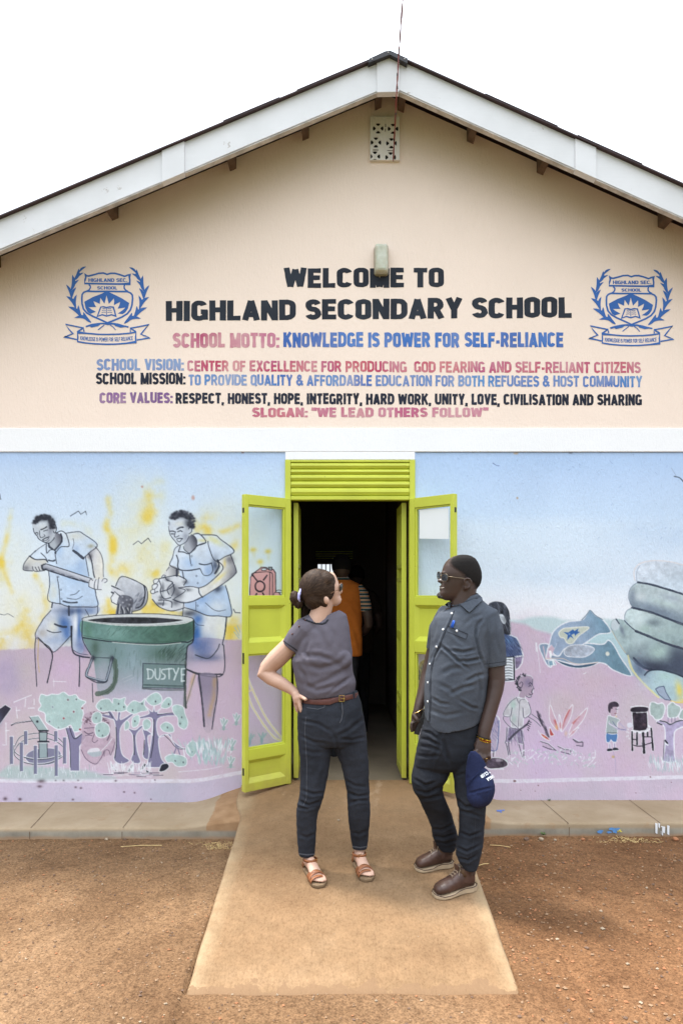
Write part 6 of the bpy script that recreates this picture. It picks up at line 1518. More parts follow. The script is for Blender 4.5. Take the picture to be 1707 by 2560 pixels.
# the same painted wall beyond the picture's edges
def side_wall(x0, x1, stops, pink):
    ys = [1130, 1200, 1290, 1400, 1500, 1598, 1604, 1800, 1945, 2030]
    v = []; c = []
    for y in ys:
        if y > 1600: cc = pink
        else: cc = tuple(np.interp(y, [a for a, _ in stops], [q[k] for _, q in stops]) for k in range(3))
        for x in (x0, x1): v.append((x, 0, Z(y))); c.append((*col(*cc), 1))
    f = [(2*i, 2*i+2, 2*i+3, 2*i+1) for i in range(len(ys) - 1)]
    o = mesh_obj('mural_wall', v, f, M_mural, bld)
    at = o.data.color_attributes.new('paint', 'FLOAT_COLOR', 'POINT')
    for i, q in enumerate(c): at.data[i].color = q
side_wall(BX0, X(-24), SKYL, (202, 182, 200)); side_wall(X(1731), BX1, SKYR, (208, 182, 202))
# ------------------------------------------------------------------ people
from mathutils.bvhtree import BVHTree
def S_(y): return (D + y) / F
def ringpx(py, xl, xr, y, b, n=36, p=2.2, dz=None, tilt=0.0, turn=0.0):
    """horizontal body section whose left and right edges show at xl, xr on image row py when it stands at depth y; b is half its depth"""
    A, B = W(xl, py, y), W(xr, py, y); c = (A + B) / 2; a = (B.x - A.x) / 2; out = []
    for k in range(n):
        t = 2 * math.pi * k / n; ct, st = math.cos(t), math.sin(t)
        u = math.copysign(abs(ct) ** (2 / p), ct); v = math.copysign(abs(st) ** (2 / p), st)
        q = Vector((c.x + a * u, c.y + b * v + turn * u * a, c.z + tilt * u * a))
        if dz: q.z += dz(q.x, q.y)
        out.append(q)
    return out
def solid(parts, voxel, smooth=4, name='t', fac=.5):
    """fuses overlapping closed shapes into one continuous skin"""
    me = bpy.data.meshes.new('tmp'); me.from_pydata([tuple(v) for v in parts.v], [], parts.f)
    bm = bmesh.new(); bm.from_mesh(me); bmesh.ops.recalc_face_normals(bm, faces=bm.faces); bm.to_mesh(me); bm.free()
    o = bpy.data.objects.new('tmp', me); C.objects.link(o)
    r = o.modifiers.new('r', 'REMESH'); r.mode = 'VOXEL'; r.voxel_size = voxel; r.adaptivity = 0
    s = o.modifiers.new('s', 'SMOOTH'); s.factor = fac; s.iterations = smooth
    bpy.context.view_layer.update()
    dg = bpy.context.evaluated_depsgraph_get()
    out = bpy.data.meshes.new_from_object(o.evaluated_get(dg))
    bpy.data.objects.remove(o); bpy.data.meshes.remove(me)
    return out
def getco(me):
    a = np.empty(len(me.vertices) * 3); me.vertices.foreach_get('co', a); return a.reshape(-1, 3)
def getno(me):
    a = np.empty(len(me.vertices) * 3); me.vertices.foreach_get('normal', a); return a.reshape(-1, 3)
def wrinkle(me, folds, noise_amp=.003, noise_scale=14, seed=0, stretch=(1, 1, 1), zlim=None):
    """folds: (points in photograph pixels, width px, depth in metres); negative depth is a crease"""
    a = getco(me); n = getno(me); d = (D + a[:, 1]) / F
    px = CX + a[:, 0] / d; py = HZ - (a[:, 2] - HC) / d
    disp = np.zeros(len(a)); front = np.clip((-n[:, 1] + .15) * 2, 0, 1)
    for P, wd, am in folds:
        P = np.array(P, float); best = np.full(len(a), 1e9); side = np.zeros(len(a)); tt = np.zeros(len(a))
        for i in range(len(P) - 1):
            v = P[i+1] - P[i]; L = v @ v
            t = np.clip(((px - P[i, 0]) * v[0] + (py - P[i, 1]) * v[1]) / L, 0, 1)
            dx, dy = px - P[i, 0] - t * v[0], py - P[i, 1] - t * v[1]; q = np.hypot(dx, dy); m = q < best
            best[m] = q[m]; side[m] = ((dx * v[1] - dy * v[0]) / math.sqrt(L))[m]; tt[m] = ((i + t) / (len(P) - 1))[m]
        env = np.clip(np.sin(np.pi * np.clip(tt, .04, .96)) * 1.6, 0, 1)
        g = np.exp(-(best / wd) ** 2) - .45 * np.exp(-((np.abs(side) - 1.7 * wd) / wd) ** 2) * (best < 3.2 * wd)
        disp += am * g * env * front
    if noise_amp:
        for i, p in enumerate(a):
            q = Vector((p[0] * stretch[0], p[1] * stretch[1], p[2] * stretch[2])) * noise_scale + Vector((seed, 0, 0))
            disp[i] += noise_amp * (mnoise.noise(q) + .5 * mnoise.noise(q * 2.1))
    a += n * disp[:, None]
    me.vertices.foreach_set('co', a.ravel()); me.update()
def mobj(name, me, mat, parent):
    me.name = name; me.materials.clear(); me.materials.append(mat); me.shade_smooth()
    return link(bpy.data.objects.new(name, me), parent)
CAMP = Vector((0, -D, HC))
class Surf:
    """finds points on a built surface under photograph pixels"""
    def __init__(s, *objs):
        v = []; f = []
        for o in objs:
            n = len(v); v += [q.co.copy() for q in o.data.vertices]; f += [tuple(i + n for i in p.vertices) for p in o.data.polygons]
        s.t = BVHTree.FromPolygons(v, f)
    def at(s, px, py, lift=.002, y=-1.3):
        d = (W(px, py, y) - CAMP).normalized(); h = s.t.ray_cast(CAMP, d)
        if h[0] is None: return W(px, py, y), Vector((0, -1, 0))
        nn = h[1] if h[1].dot(d) < 0 else -h[1]
        return h[0] + nn * lift, nn
    def strip(s, pts, wpx, lift=.002, thick=.003, y=-1.3, step=3.0):
        """a band of cloth laid on the surface along photograph pixels"""
        P = [Vector(pts[0])]
        for a, b in zip(pts[:-1], pts[1:]):
            a, b = Vector(a), Vector(b); n = max(1, int((b - a).length / step)); P += [a + (b - a) * (i + 1) / n for i in range(n)]
        rings = []
        for i, p in enumerate(P):
            t = (P[min(i+1, len(P)-1)] - P[max(i-1, 0)]).normalized(); nn = Vector((-t.y, t.x)) * wpx / 2
            q, _n = s.at(p.x, p.y, lift, y)
            k = wpx / 2 * S_(q.y); ax = Vector((-t.y, 0, -t.x)).normalized()
            ax = (ax - _n * ax.dot(_n)).normalized()
            rings.append([q + ax * k, q + ax * k + _n * thick, q - ax * k + _n * thick, q - ax * k])
        return MB().loft(rings)
def tubepx(m, pts, n=14, flat=None):
    """pts: (px, py, y, radius px)"""
    return m.tube([W(a, b, y) for a, b, y, r in pts], [r * S_(y) for a, b, y, r in pts], n, True, flat)
def ballpx(m, px, py, y, rx, ry, rz, rot=0):
    """ellipsoid with pixel radii rx, rz across and up, ry metres in depth; rot tilts it in the picture plane"""
    M = Matrix.Rotation(-rot, 4, 'Y') if rot else None
    return m.ball(W(px, py, y), (rx * S_(y), ry, rz * S_(y)), M, 20, 14)

def cloth(name, c1, c2, scale=40, rough=.9, bump=.25, weave=420, sheen=.0):
    t = NT(name)
    v = t.ramp(t.noise(6, 5, .6), [(.3, c1), (.7, c2)])
    v = t.mix(1.0, v, t.ramp(t.noise(weave, 2, .5, t.mapping((1.6, 1, .5))), [(.3, .8), (.7, 1.2)]), 'MULTIPLY')
    t.set(Base_Color=v, Roughness=rough, Specular_IOR_Level=.2, Sheen_Weight=sheen, Normal=t.bump(t.noise(scale, 5, .6), bump, .004))
    return t.m
def skin(name, c, c2, rough=.5, spec=.35):
    t = NT(name)
    v = t.ramp(t.noise(9, 5, .6), [(.3, c), (.7, c2)])
    t.set(Base_Color=v, Roughness=rough, Specular_IOR_Level=spec, Normal=t.bump(t.noise(90, 3), .08, .002))
    return t.m
def hairmat(name, c1, c2, mapv, scale=30, rough=.5):
    t = NT(name)
    n = t.noise(scale, 4, .6, t.mapping(*mapv), .6)
    t.set(Base_Color=t.ramp(n, [(.35, c1), (.68, c2)]), Roughness=rough, Specular_IOR_Level=.4, Normal=t.bump(n, .9, .008))
    return t.m
M_skinw = skin('fair_skin', (.45, .27, .195), (.56, .36, .27))
M_skinm = skin('dark_brown_skin', (.050, .031, .0255), (.068, .043, .036), .38, .32)
M_hairw = hairmat('brown_hair', (.026, .015, .010), (.135, .082, .052), ((1.4, 4, 7), (0, .45, 0)), 16, .45)
M_hairm = simple('short_black_hair', (.009, .008, .008), .95, .4, 120, .6, 260, spec=.08)
M_beard = simple('greying_beard', (.055, .05, .048), .95, .6, 160, .8, 300)
t = NT('striped_grey_knit')
sx, sy, sz = t.sep()
w1 = t.wave(62, t.mapping((.15, .0, 1)), .6, 'Z')
v = t.ramp(w1, [(.38, (.052, .046, .060)), (.62, (.158, .142, .170))])
t.set(Base_Color=v, Roughness=.9, Specular_IOR_Level=.15, Normal=t.bump(t.noise(60, 4), .25, .004))
M_stripe = t.m
M_jeansw = cloth('charcoal_denim', (.015, .017, .023), (.029, .033, .044), 60, .9, .35)
M_jeansm = cloth('dark_denim', (.0105, .012, .0165), (.021, .024, .032), 60, .9, .35)
M_shirt = cloth('charcoal_chambray', (.046, .054, .070), (.070, .080, .100), 45, .85, .3)
M_seam = cloth('dark_seam', (.02, .022, .028), (.03, .032, .04))
M_hem = cloth('pale_seam', (.065, .07, .085), (.09, .095, .11))
M_belt = simple('brown_leather_belt', (.075, .024, .018), .5, .25, 20, .2, 90)
M_tan = simple('tan_leather', (.25, .090, .034), .42, .2, 25, .2, 80)
M_boot = simple('dark_brown_boot_leather', (.060, .030, .022), .42, .35, 14, .3, 70)
M_bootc = simple('brown_suede_cuff', (.075, .040, .018), .85, .3, 30)
M_sole = simple('cream_boot_sole', (.38, .285, .185), .7, .2, 20)
M_solet = simple('sandal_sole', (.17, .11, .06), .7, .2, 20)
M_lace = simple('boot_lace', (.26, .19, .13), .9, .2, 80)
M_gold = simple('gold_metal', (.80, .53, .20), .25, .05, 20, metal=1)
M_btn = simple('white_button', (.78, .80, .82), .4, .03, 30)
M_lav = simple('lavender_scrunchie', (.42, .42, .74), .85, .2, 60, .5, 120)
M_lens = simple('dark_lens', (.02, .025, .03), .08, 0, 5, spec=.7)
M_tort = simple('tortoise_frame', (.16, .085, .05), .3, .4, 90)
M_navy = cloth('navy_cap_cotton', (.012, .017, .050), (.020, .028, .078), 60)
M_nail = skin('nail_skin', (.62, .36, .30), (.66, .42, .36), .35)

# ============ the woman
YW = -1.215
wom = thing('person', 'woman in grey striped tee and dark jeans, hand on hip, looking back over her shoulder', 'person', (W(835, 2190, YW).x, YW, ramp_z(YW)))
b = MB()
# head and neck
ballpx(b, 800, 1472, YW, 42, .072, 44)
b.loft([ringpx(py, xl, xr, YW + .012, bb, 28, 2.1) for py, xl, xr, bb in ((1430, 806, 832, .03), (1437, 796, 838, .05), (1447, 790, 843, .058), (1457, 790, 846, .062), (1467, 790, 850, .062), (1476, 790, 852, .060), (1484, 792, 851, .057), (1490, 795, 849, .054), (1496, 797, 851.5, .048), (1503, 800, 853, .04), (1509, 806, 850, .034), (1515, 815, 842, .02))])
ballpx(b, 851, 1478, YW + .050, 5, .014, 7); ballpx(b, 849, 1499, YW + .02, 5, .02, 5); ballpx(b, 848, 1491, YW + .028, 4, .018, 3)
ballpx(b, 816, 1501, YW - .066, 7.5, .012, 10.5, .25); ballpx(b, 813, 1504, YW - .056, 4, .014, 7)
tubepx(b, [(794, 1575, YW + .01, 34), (797, 1552, YW + .005, 30), (803, 1530, YW, 26), (808, 1508, YW, 25), (806, 1490, YW, 26)], 18)
# torso under the clothes
b.loft([ringpx(py, xl, xr, YW, bb) for py, xl, xr, bb in ((1548, 770, 850, .045), (1575, 757, 862, .07), (1620, 757, 868, .09), (1680, 748, 872, .09), (1735, 780, 870, .075), (1790, 757, 898, .1), (1840, 760, 905, .1))])
for st in (((1800, 760, 838, YW), (1846, 756, 826, YW - .01), (1957, 760, 806, YW - .02), (2040, 750, 785, YW - .02), (2125, 757, 782, YW - .01), (2155, 757, 787, YW - .012)), ((1800, 838, 905, YW), (1846, 845, 906, YW + .01), (1957, 872, 912, YW + .01), (2040, 880, 916, YW + .03), (2106, 886, 912, YW + .05), (2142, 884, 911, YW + .055))):
    b.loft([ringpx(py, xl, xr, y, (xr - xl) * .0011, 20) for py, xl, xr, y in st])
# her right arm: hand on the hip
tubepx(b, [(772, 1572, YW, 26), (752, 1592, YW + .01, 26), (726, 1614, YW + .03, 24), (692, 1647, YW + .05, 24.5), (668, 1671, YW + .06, 20.5), (660, 1683, YW + .06, 19), (678, 1695, YW + .045, 18.5), (705, 1709, YW + .02, 16.5), (727, 1723, YW, 13), (741, 1734, YW - .015, 11)], 18)
tubepx(b, [(739, 1732, YW - .02, 11), (744, 1745, YW - .03, 13), (746, 1757, YW - .03, 12)], 14)
for k, (pts) in enumerate((((748, 1752, YW - .045, 6), (750, 1766, YW - .055, 5.4), (752, 1775, YW - .058, 4.8), (753, 1781, YW - .058, 3.8)), ((744, 1756, YW - .035, 6), (745, 1770, YW - .025, 5.2), (746, 1781, YW - .005, 4.6)), ((741, 1754, YW - .02, 5.8), (741, 1767, YW - .005, 5), (743, 1777, YW + .02, 4.5)), ((739, 1750, YW - .01, 5.4), (738, 1761, YW + .01, 4.6), (740, 1770, YW + .03, 4)))):
    tubepx(b, list(pts), 10)
tubepx(b, [(748, 1738, YW - .03, 6), (757, 1744, YW - .07, 5), (765, 1749, YW - .10, 4.5)], 10)
# her left arm: held behind the back
tubepx(b, [(846, 1562, YW + .03, 22), (852, 1600, YW + .09, 20), (850, 1650, YW + .13, 19), (840, 1690, YW + .15, 17), (815, 1720, YW + .155, 13), (800, 1735, YW + .15, 11), (788, 1748, YW + .14, 12), (776, 1752, YW + .135, 9)], 14)
for k in range(4): tubepx(b, [(780, 1746 + k * 6, YW + .14, 5), (768, 1750 + k * 6, YW + .135, 4.4), (760, 1754 + k * 6, YW + .125, 3.8)], 8)
def foot(m, hx, hy, tx, ty, size=1.0):
    """bare foot between heel point and toe point on the path; returns axes"""
    Hh = Vector((hx, hy, ramp_z(hy) + .018)); T_ = Vector((tx, ty, ramp_z(ty) + .018)); U = (T_ - Hh).normalized(); L = (T_ - Hh).length
    Sd = Vector((-U.y, U.x, 0)).normalized(); Up = Vector((0, 0, 1))
    rings = []
    for f_, w_, h_ in ((0, .016, .03), (.06, .026, .05), (.2, .030, .075), (.34, .030, .078), (.5, .032, .058), (.66, .037, .042), (.78, .041, .032), (.88, .040, .025)):
        c = Hh + U * (L * f_); ring = []
        for k in range(16):
            a = 2 * math.pi * k / 16; ring.append(c + Sd * (math.cos(a) * w_ * size) + Up * (h_ / 2 + math.sin(a) * h_ / 2))
        rings.append(ring)
    m.loft(rings)
    for k, (s_, f0, f1, r_) in enumerate(((.030, .80, 1.00, .0115), (.013, .82, 1.02, .0085), (-.002, .82, .99, .008), (-.016, .80, .95, .0075), (-.029, .78, .90, .007))):
        m.tube([Hh + U * (L * f0) + Sd * s_ * size + Up * .014, Hh + U * (L * (f0 + f1) / 2) + Sd * s_ * size + Up * .016, Hh + U * (L * f1) + Sd * s_ * size + Up * .009], [r_ * 1.05, r_, r_ * .8], 10)
    return Hh, U, Sd, L
LF_ = foot(b, W(769, 2172, -1.215).x, -1.205, W(800, 2215, -1.385).x, -1.395)
RF_ = foot(b, W(893, 2152, -1.150).x, -1.145, W(919, 2200, -1.324).x, -1.335)
bw = mobj('body', solid(b, .0045, 3), M_skinw, wom)
# hair gathered in a bun
b = MB()
ballpx(b, 792, 1470, YW - .006, 45.5, .082, 49, -.2); ballpx(b, 788, 1496, YW - .004, 30, .076, 32, .5); ballpx(b, 816, 1452, YW - .006, 23, .070, 27, .6); ballpx(b, 823, 1448, YW - .002, 15, .066, 17, .6); ballpx(b, 829, 1470, YW - .048, 8, .020, 24); ballpx(b, 770, 1485, YW, 20, .05, 24)
ballpx(b, 822, 1470, YW - .052, 12, .018, 30, .1); ballpx(b, 806, 1500, YW - .052, 12, .02, 20, .5)
hair = solid(b, .005, 3)
def strands(me, cx, cy, y0, amp=.0010):
    a = getco(me); c = W(cx, cy, y0); dx, dz_ = a[:, 0] - c.x, a[:, 2] - c.z
    ang = np.arctan2(dz_, dx); r_ = np.hypot(dx, dz_); v = np.stack([ang * 9.0, r_ * 5.0, a[:, 1] * 24.0], 1)
    at = me.attributes.new('strand', 'FLOAT_VECTOR', 'POINT'); at.data.foreach_set('vector', v.ravel())
    n = getno(me); k = np.array([mnoise.noise(Vector((q[0] * 3.2, q[1], q[2] * 2.0))) for q in v]); a += n * (k * amp)[:, None]
    me.vertices.foreach_set('co', a.ravel()); me.update()
t = NT('brown_hair')
an_ = t.n.new('ShaderNodeAttribute'); an_.attribute_name = 'strand'
f1 = t.noise(4.5, 4, .65, an_.outputs['Vector']); f2 = t.noise(1.1, 3, .6, an_.outputs['Vector'])
c = t.ramp(f1, [(.30, (.012, .007, .005)), (.52, (.036, .021, .014)), (.72, (.100, .061, .038))])
c = t.mix(.6, c, t.ramp(f2, [(.35, (.65, .62, .6)), (.65, (1.25, 1.25, 1.25))]), 'MULTIPLY')
t.set(Base_Color=c, Roughness=.60, Specular_IOR_Level=.14, Normal=t.bump(f1, .35, .003))
M_hairw = t.m
strands(hair, 757, 1490, YW, .0014)
hw = mobj('hair', hair, M_hairw, wom)
b = MB()
ballpx(b, 739, 1496, YW - .014, 15, .040, 17, .2); ballpx(b, 746, 1509, YW - .014, 12, .034, 13); ballpx(b, 736, 1487, YW - .014, 11, .03, 10)
bun = solid(b, .004, 2)
strands(bun, 744, 1492, YW, .004)
bn = mobj('hair_bun', bun, M_hairw, hw)
m = MB()
rr = random.Random(5)
for k in range(22):
    x0, y0 = 741 + rr.uniform(-10, 8), 1497 + rr.uniform(-12, 14); an = rr.uniform(1.7, 4.4)
    m.tube([W(x0, y0, YW - .02 + rr.uniform(-.02, .03)), W(x0 + 9 * math.cos(an), y0 + 7 * math.sin(an) + 4, YW - .01), W(x0 + 9 * math.cos(an + 1.2), y0 + 8 * math.sin(an + 1.2) + 8, YW)], [.0007, .0006, .0003], 4)
m.build('bun_strands', M_hairw, bn); m = MB()
for k in range(11):
    x0 = 768 + rr.uniform(-10, 14); m.tube([W(x0, 1522 + rr.uniform(-6, 6), YW - .06), W(x0 - 6 + rr.uniform(-4, 4), 1536, YW - .05), W(x0 - 9 + rr.uniform(-8, 6), 1545 + rr.uniform(-3, 6), YW - .045)], [.0008, .0006, .0003], 4)
m.build('nape_strands', M_hairw, hw); m = MB()
for k in range(10):
    x0 = rr.uniform(756, 838); z0 = 1422 + (abs(x0 - 805) / 45) ** 2 * 24
    m.tube([W(x0, z0 + 4, YW), W(x0 - 8, z0 + 0, YW + rr.uniform(-.02, .02)), W(x0 - 17, z0 - 1 + rr.uniform(-2, 4), YW)], [.0008, .0007, .0004], 4)
m.build('loose_strands', M_hairw, hw)
m = MB(); c = W(753, 1488, YW - .020); pts = []
for k in range(25):
    a_ = 2 * math.pi * k / 24; pts.append(c + Vector((.010 * math.cos(a_) + .012 * math.sin(a_) * .55, .032 * math.cos(a_), .038 * math.sin(a_))))
m.tube(pts, [.0075 + .002 * math.sin(k * 2.4) for k in range(25)], 10, False); m.build('scrunchie', M_lav, hw, smooth=True)
# sunglasses on the far side of her face
m = MB(); ballpx(m, 851.5, 1468, YW - .005, 4.2, .020, 9.5, -.2); gl = m.build('sunglasses', M_lens, wom, smooth=True)
m = MB(); c = W(852, 1468, YW - .008); pts = [c + Vector((.010 * math.cos(k * .2618) * 1.0 + .004 * math.sin(k * .2618), -.004 + .018 * math.cos(k * .2618), .0225 * math.sin(k * .2618))) for k in range(25)]
m.tube(pts, .0024, 6, False); m.tube([W(847, 1474, YW - .05), W(836, 1478, YW - .062), W(826, 1484, YW - .066)], .0022, 6); m.build('glasses_frame', M_tort, gl)
# shirt
b = MB()
b.loft([ringpx(py, xl, xr, YW, bb, 40, 2.15, None, tl) for py, xl, xr, bb, tl in ((1541, 773, 848, .046, .42), (1552, 757, 866, .062, .30), (1575, 746, 873, .088, .15), (1602, 742, 877, .106, .06), (1630, 741, 880.5, .116, 0), (1651, 729, 880, .118, 0), (1680, 733.5, 882, .112, 0), (1698, 738, 887, .114, .05), (1712, 742, 890, .116, .10), (1724, 746, 889, .114, .13), (1734, 751, 887, .110, .13), (1739, 755, 886, .105, .12))])
tubepx(b, [(790, 1560, YW, 30), (768, 1575, YW, 36), (748, 1598, YW + .012, 34), (733, 1619, YW + .025, 31)], 20)
tubepx(b, [(838, 1556, YW, 30), (847, 1570, YW + .02, 26), (850, 1598, YW + .06, 24), (851, 1626, YW + .10, 23)], 16)
ballpx(b, 850, 1648, YW - .065, 30, .045, 26); ballpx(b, 795, 1652, YW - .062, 30, .045, 26)
sh = solid(b, .005, 5)
wrinkle(sh, [([(762, 1638), (800, 1640), (840, 1655)], 6, -.007), ([(760, 1662), (800, 1672), (850, 1658), (876, 1630)], 7, -.007), ([(770, 1600), (762, 1630), (772, 1650)], 5, -.008), ([(748, 1705), (790, 1725), (840, 1715), (885, 1690)], 6, -.006), ([(770, 1720), (820, 1700), (870, 1668)], 6, -.005), ([(820, 1735), (850, 1712), (878, 1690)], 4, -.005), ([(775, 1560), (800, 1580), (815, 1620)], 7, -.004), ([(820, 1560), (835, 1590), (838, 1620)], 7, -.004), ([(745, 1665), (760, 1690), (765, 1715)], 5, -.005)], .0024, 12, 3)
shw = mobj('shirt', sh, M_stripe, wom)
# neckline opened by the neck: dark binding, shoulder buttons
sf = Surf(shw, bw)
for px, py in ((763, 1551), (748, 1566), (731, 1585)):
    p, n_ = sf.at(px, py, .002, YW); MB().ball(p, (.0052, .0052, .0052)).build('button', M_belt, shw, smooth=True)
sf.strip([(758, 1548), (772, 1553), (790, 1559), (806, 1560), (814, 1557), (820, 1549)], 3.6, .001, .003, YW).build('neckband', M_seam, shw, smooth=True)
sf.strip([(709, 1602), (720, 1610), (733, 1619), (742, 1626)], 3, .0006, .0015, YW).build('sleeve_hem', M_seam, shw, smooth=True)
# jeans
b = MB()
pel = ((1734, 762, 893, .100, .12), (1748, 754, 898, .110, .10), (1768, 746, 905, .118, .05), (1792, 743, 909, .122, 0), (1820, 744, 914, .122, 0), (1846, 745, 917, .112, 0), (1862, 760, 905, .09, 0))
b.loft([ringpx(py, xl, xr, YW, bb, 40, 2.3, None, tl) for py, xl, xr, bb, tl in pel])
ll = ((1790, 744, 838), (1846, 744, 834), (1880, 748, 828), (1911, 751, 824), (1935, 752, 821), (1957, 751, 816), (1980, 749, 812), (1995, 747, 808), (2010, 743, 803), (2025, 741, 797), (2040, 741, 794), (2060, 741, 792), (2095, 743, 790), (2125, 745, 788), (2138, 747, 787))
rl = ((1790, 836, 908), (1846, 833, 917), (1870, 836, 918), (1890, 843, 920), (1910, 852, 921), (1930, 857, 922), (1950, 861, 922), (1980, 867, 924), (1995, 867, 924), (2010, 869, 925), (2040, 870, 925), (2057, 871, 924), (2090, 876, 921), (2106, 878, 919), (2120, 881, 917))
def legy(py, y0, y1, y2): return y0 + (y1 - y0) * smooth01(1800, 1990, py) + (y2 - y1) * smooth01(2000, 2140, py)
b.loft([ringpx(py, xl, xr, legy(py, YW, YW - .03, YW - .005), max(.048, (xr - xl) * .00103), 32) for py, xl, xr in ll])
b.loft([ringpx(py, xl, xr, legy(py, YW, YW, YW + .055), max(.045, (xr - xl) * .00106), 32) for py, xl, xr in rl])
je = solid(b, .005, 4)
q = lambda *pp: [(680 + .3827 * x, 1750 + .3827 * y) for x, y in pp]
wrinkle(je, [(q((180,130),(300,155),(400,215)), 4, -.005), (q((175,230),(270,275),(385,285)), 4, -.005), (q((180,320),(270,345),(350,340)), 5, -.004), (q((600,120),(500,200),(420,240)), 5, -.006), (q((620,240),(520,262),(430,250)), 4, -.005), (q((190,590),(270,615),(345,605)), 4, -.007), (q((165,655),(240,690),(330,660)), 4, -.009), (q((165,700),(230,712),(300,690)), 3.5, -.006), (q((480,600),(560,632),(636,620)), 4, -.008), (q((495,680),(560,655),(636,655)), 4, -.007), (q((470,520),(540,560),(630,570)), 4, -.005), (q((175,880),(230,900),(285,870)), 4, -.004), (q((520,860),(570,880),(625,850)), 4, -.004), (q((395,215),(415,260),(455,420)), 4, -.005), (q((440,40),(460,100),(445,180)), 4, -.004), (q((330,420),(300,500),(290,570)), 6, .004)], .0022, 16, 9, (1, 1, 1.6))
jw = mobj('jeans', je, M_jeansw, wom)
sf = Surf(jw)
sf.strip(q((228, 50), (300, 60), (340, 48), (352, 5)), 1.6, .0008, .001, YW).build('pocket_seam', M_hem, jw)
sf.strip(q((222, 110), (215, 200), (228, 420), (225, 640), (205, 690)), 1.3, .0006, .0008, YW).build('side_seam', M_hem, jw)
sf.strip(q((455, 15), (462, 80), (452, 130), (440, 150)), 2.4, .001, .0015, YW).build('fly_seam', M_hem, jw)
sf.strip(q((470, 440), (520, 560), (552, 720), (560, 960)), 1.3, .0006, .0008, YW).build('inner_seam', M_seam, jw)
sf.strip([(748, 2134), (768, 2137), (786, 2135)], 3, .0012, .001, YW).build('cuff_seam', M_hem, jw); sf.strip([(882, 2116), (900, 2119), (916, 2116)], 3, .0012, .001, YW).build('cuff_seam', M_hem, jw)
# belt
b = MB(); rg = []
for py, xl, xr, bb in ((1734, 757, 894.5, .111), (1745.5, 755, 896, .113)):
    rg.append(ringpx(py, xl - .5, xr + .5, YW, bb + .003, 44, 2.3, lambda x, y: -.020 * smooth01(.2, -.15, (x - W(835, 1740, YW).x) / .15) * (y < YW) + .010 * smooth01(W(850, 1740, YW).x, W(893, 1740, YW).x, x)))
b.loft(rg); bt = b.build('belt', M_belt, wom, smooth=True, bevel=.002)
sf = Surf(bt)
m = MB(); p, n_ = sf.at(854, 1746, .002, YW); 
pts = [p + Vector((.013 * x, -.002, .017 * z)) for x, z in ((-1, -1), (1, -1), (1, 1), (-1, 1), (-1, -1))]
m.tube(pts, .0026, 6, False); m.tube([p + Vector((-.004, -.003, 0)), p + Vector((.016, -.003, -.002))], .002, 6); m.build('buckle', M_gold, bt)
for px in (815, 884):
    p, n_ = sf.at(px, 1741 if px < 850 else 1736, .001, YW); MB().box(p + Vector((-.006, -.004, -.022)), p + Vector((.006, .001, .017))).build('belt_loop', M_jeansw, jw, bevel=.002)
# sandals
def sandal(ft, flip):
    Hh, U, Sd, L = ft; Up = Vector((0, 0, 1)); base = Hh - Up * .018
    outl = []
    for f_, w_ in ((-.04, .018), (.0, .030), (.12, .036), (.3, .034), (.5, .035), (.7, .043), (.85, .046), (.98, .038), (1.07, .020)): outl.append((f_, w_))
    pts = [base + U * L * f_ + Sd * w_ for f_, w_ in outl] + [base + U * L * f_ - Sd * w_ for f_, w_ in outl[::-1]]
    for i, p in enumerate(pts): pts[i] = Vector((p.x, p.y, ramp_z(p.y) + .001))
    s_ = MB().prism(pts, (0, 0, .018)).build('sandal', M_solet, wom, bevel=.005)
    def strap(f0, f1, w0, w1, h, wd, nm='strap'):
        m = MB(); rings = []
        for k in range(13):
            a_ = math.pi * k / 12; f_ = f0 + (f1 - f0) * k / 12; ww = w0 + (w1 - w0) * k / 12
            c = base + U * L * f_ + Sd * math.cos(a_) * ww + Up * (.016 + math.sin(a_) * h)
            o = (Sd * math.cos(a_) + Up * math.sin(a_)).normalized() * .003
            rings.append([c + U * wd / 2, c + U * wd / 2 + o, c - U * wd / 2 + o, c - U * wd / 2])
        m.loft(rings); return m.build(nm, M_tan, s_, smooth=True)
    strap(.66, .78, .046, .046, .040, .028); strap(.80, .62, .046, .044, .042, .026); strap(.86, .88, .045, .045, .030, .020)
    strap(.02, .02, .030, .030, .05, .024)
    # ankle strap
    m = MB(); rings = []; c0 = Hh + U * L * .20 + Up * .055
    for k in range(25):
        a_ = 2 * math.pi * k / 24; c = c0 + U * math.cos(a_) * .050 + Sd * math.sin(a_) * .036 + Up * (.012 * math.cos(a_)); o = (U * math.cos(a_) + Sd * math.sin(a_)) * .003
        rings.append([c - Up * .007, c - Up * .007 + o, c + Up * .007 + o, c + Up * .007])
    m.loft(rings, False); m.build('ankle_strap', M_tan, s_, smooth=True)
    m = MB(); p = c0 + U * .050 + Up * .012 + Sd * flip * .012; e = .009
    m.tube([p + Sd * e + Up * e, p - Sd * e + Up * e, p - Sd * e - Up * e, p + Sd * e - Up * e, p + Sd * e + Up * e], .0018, 6, False); m.build('buckle', M_gold, s_)
sandal(LF_, 1); sandal(RF_, -1)
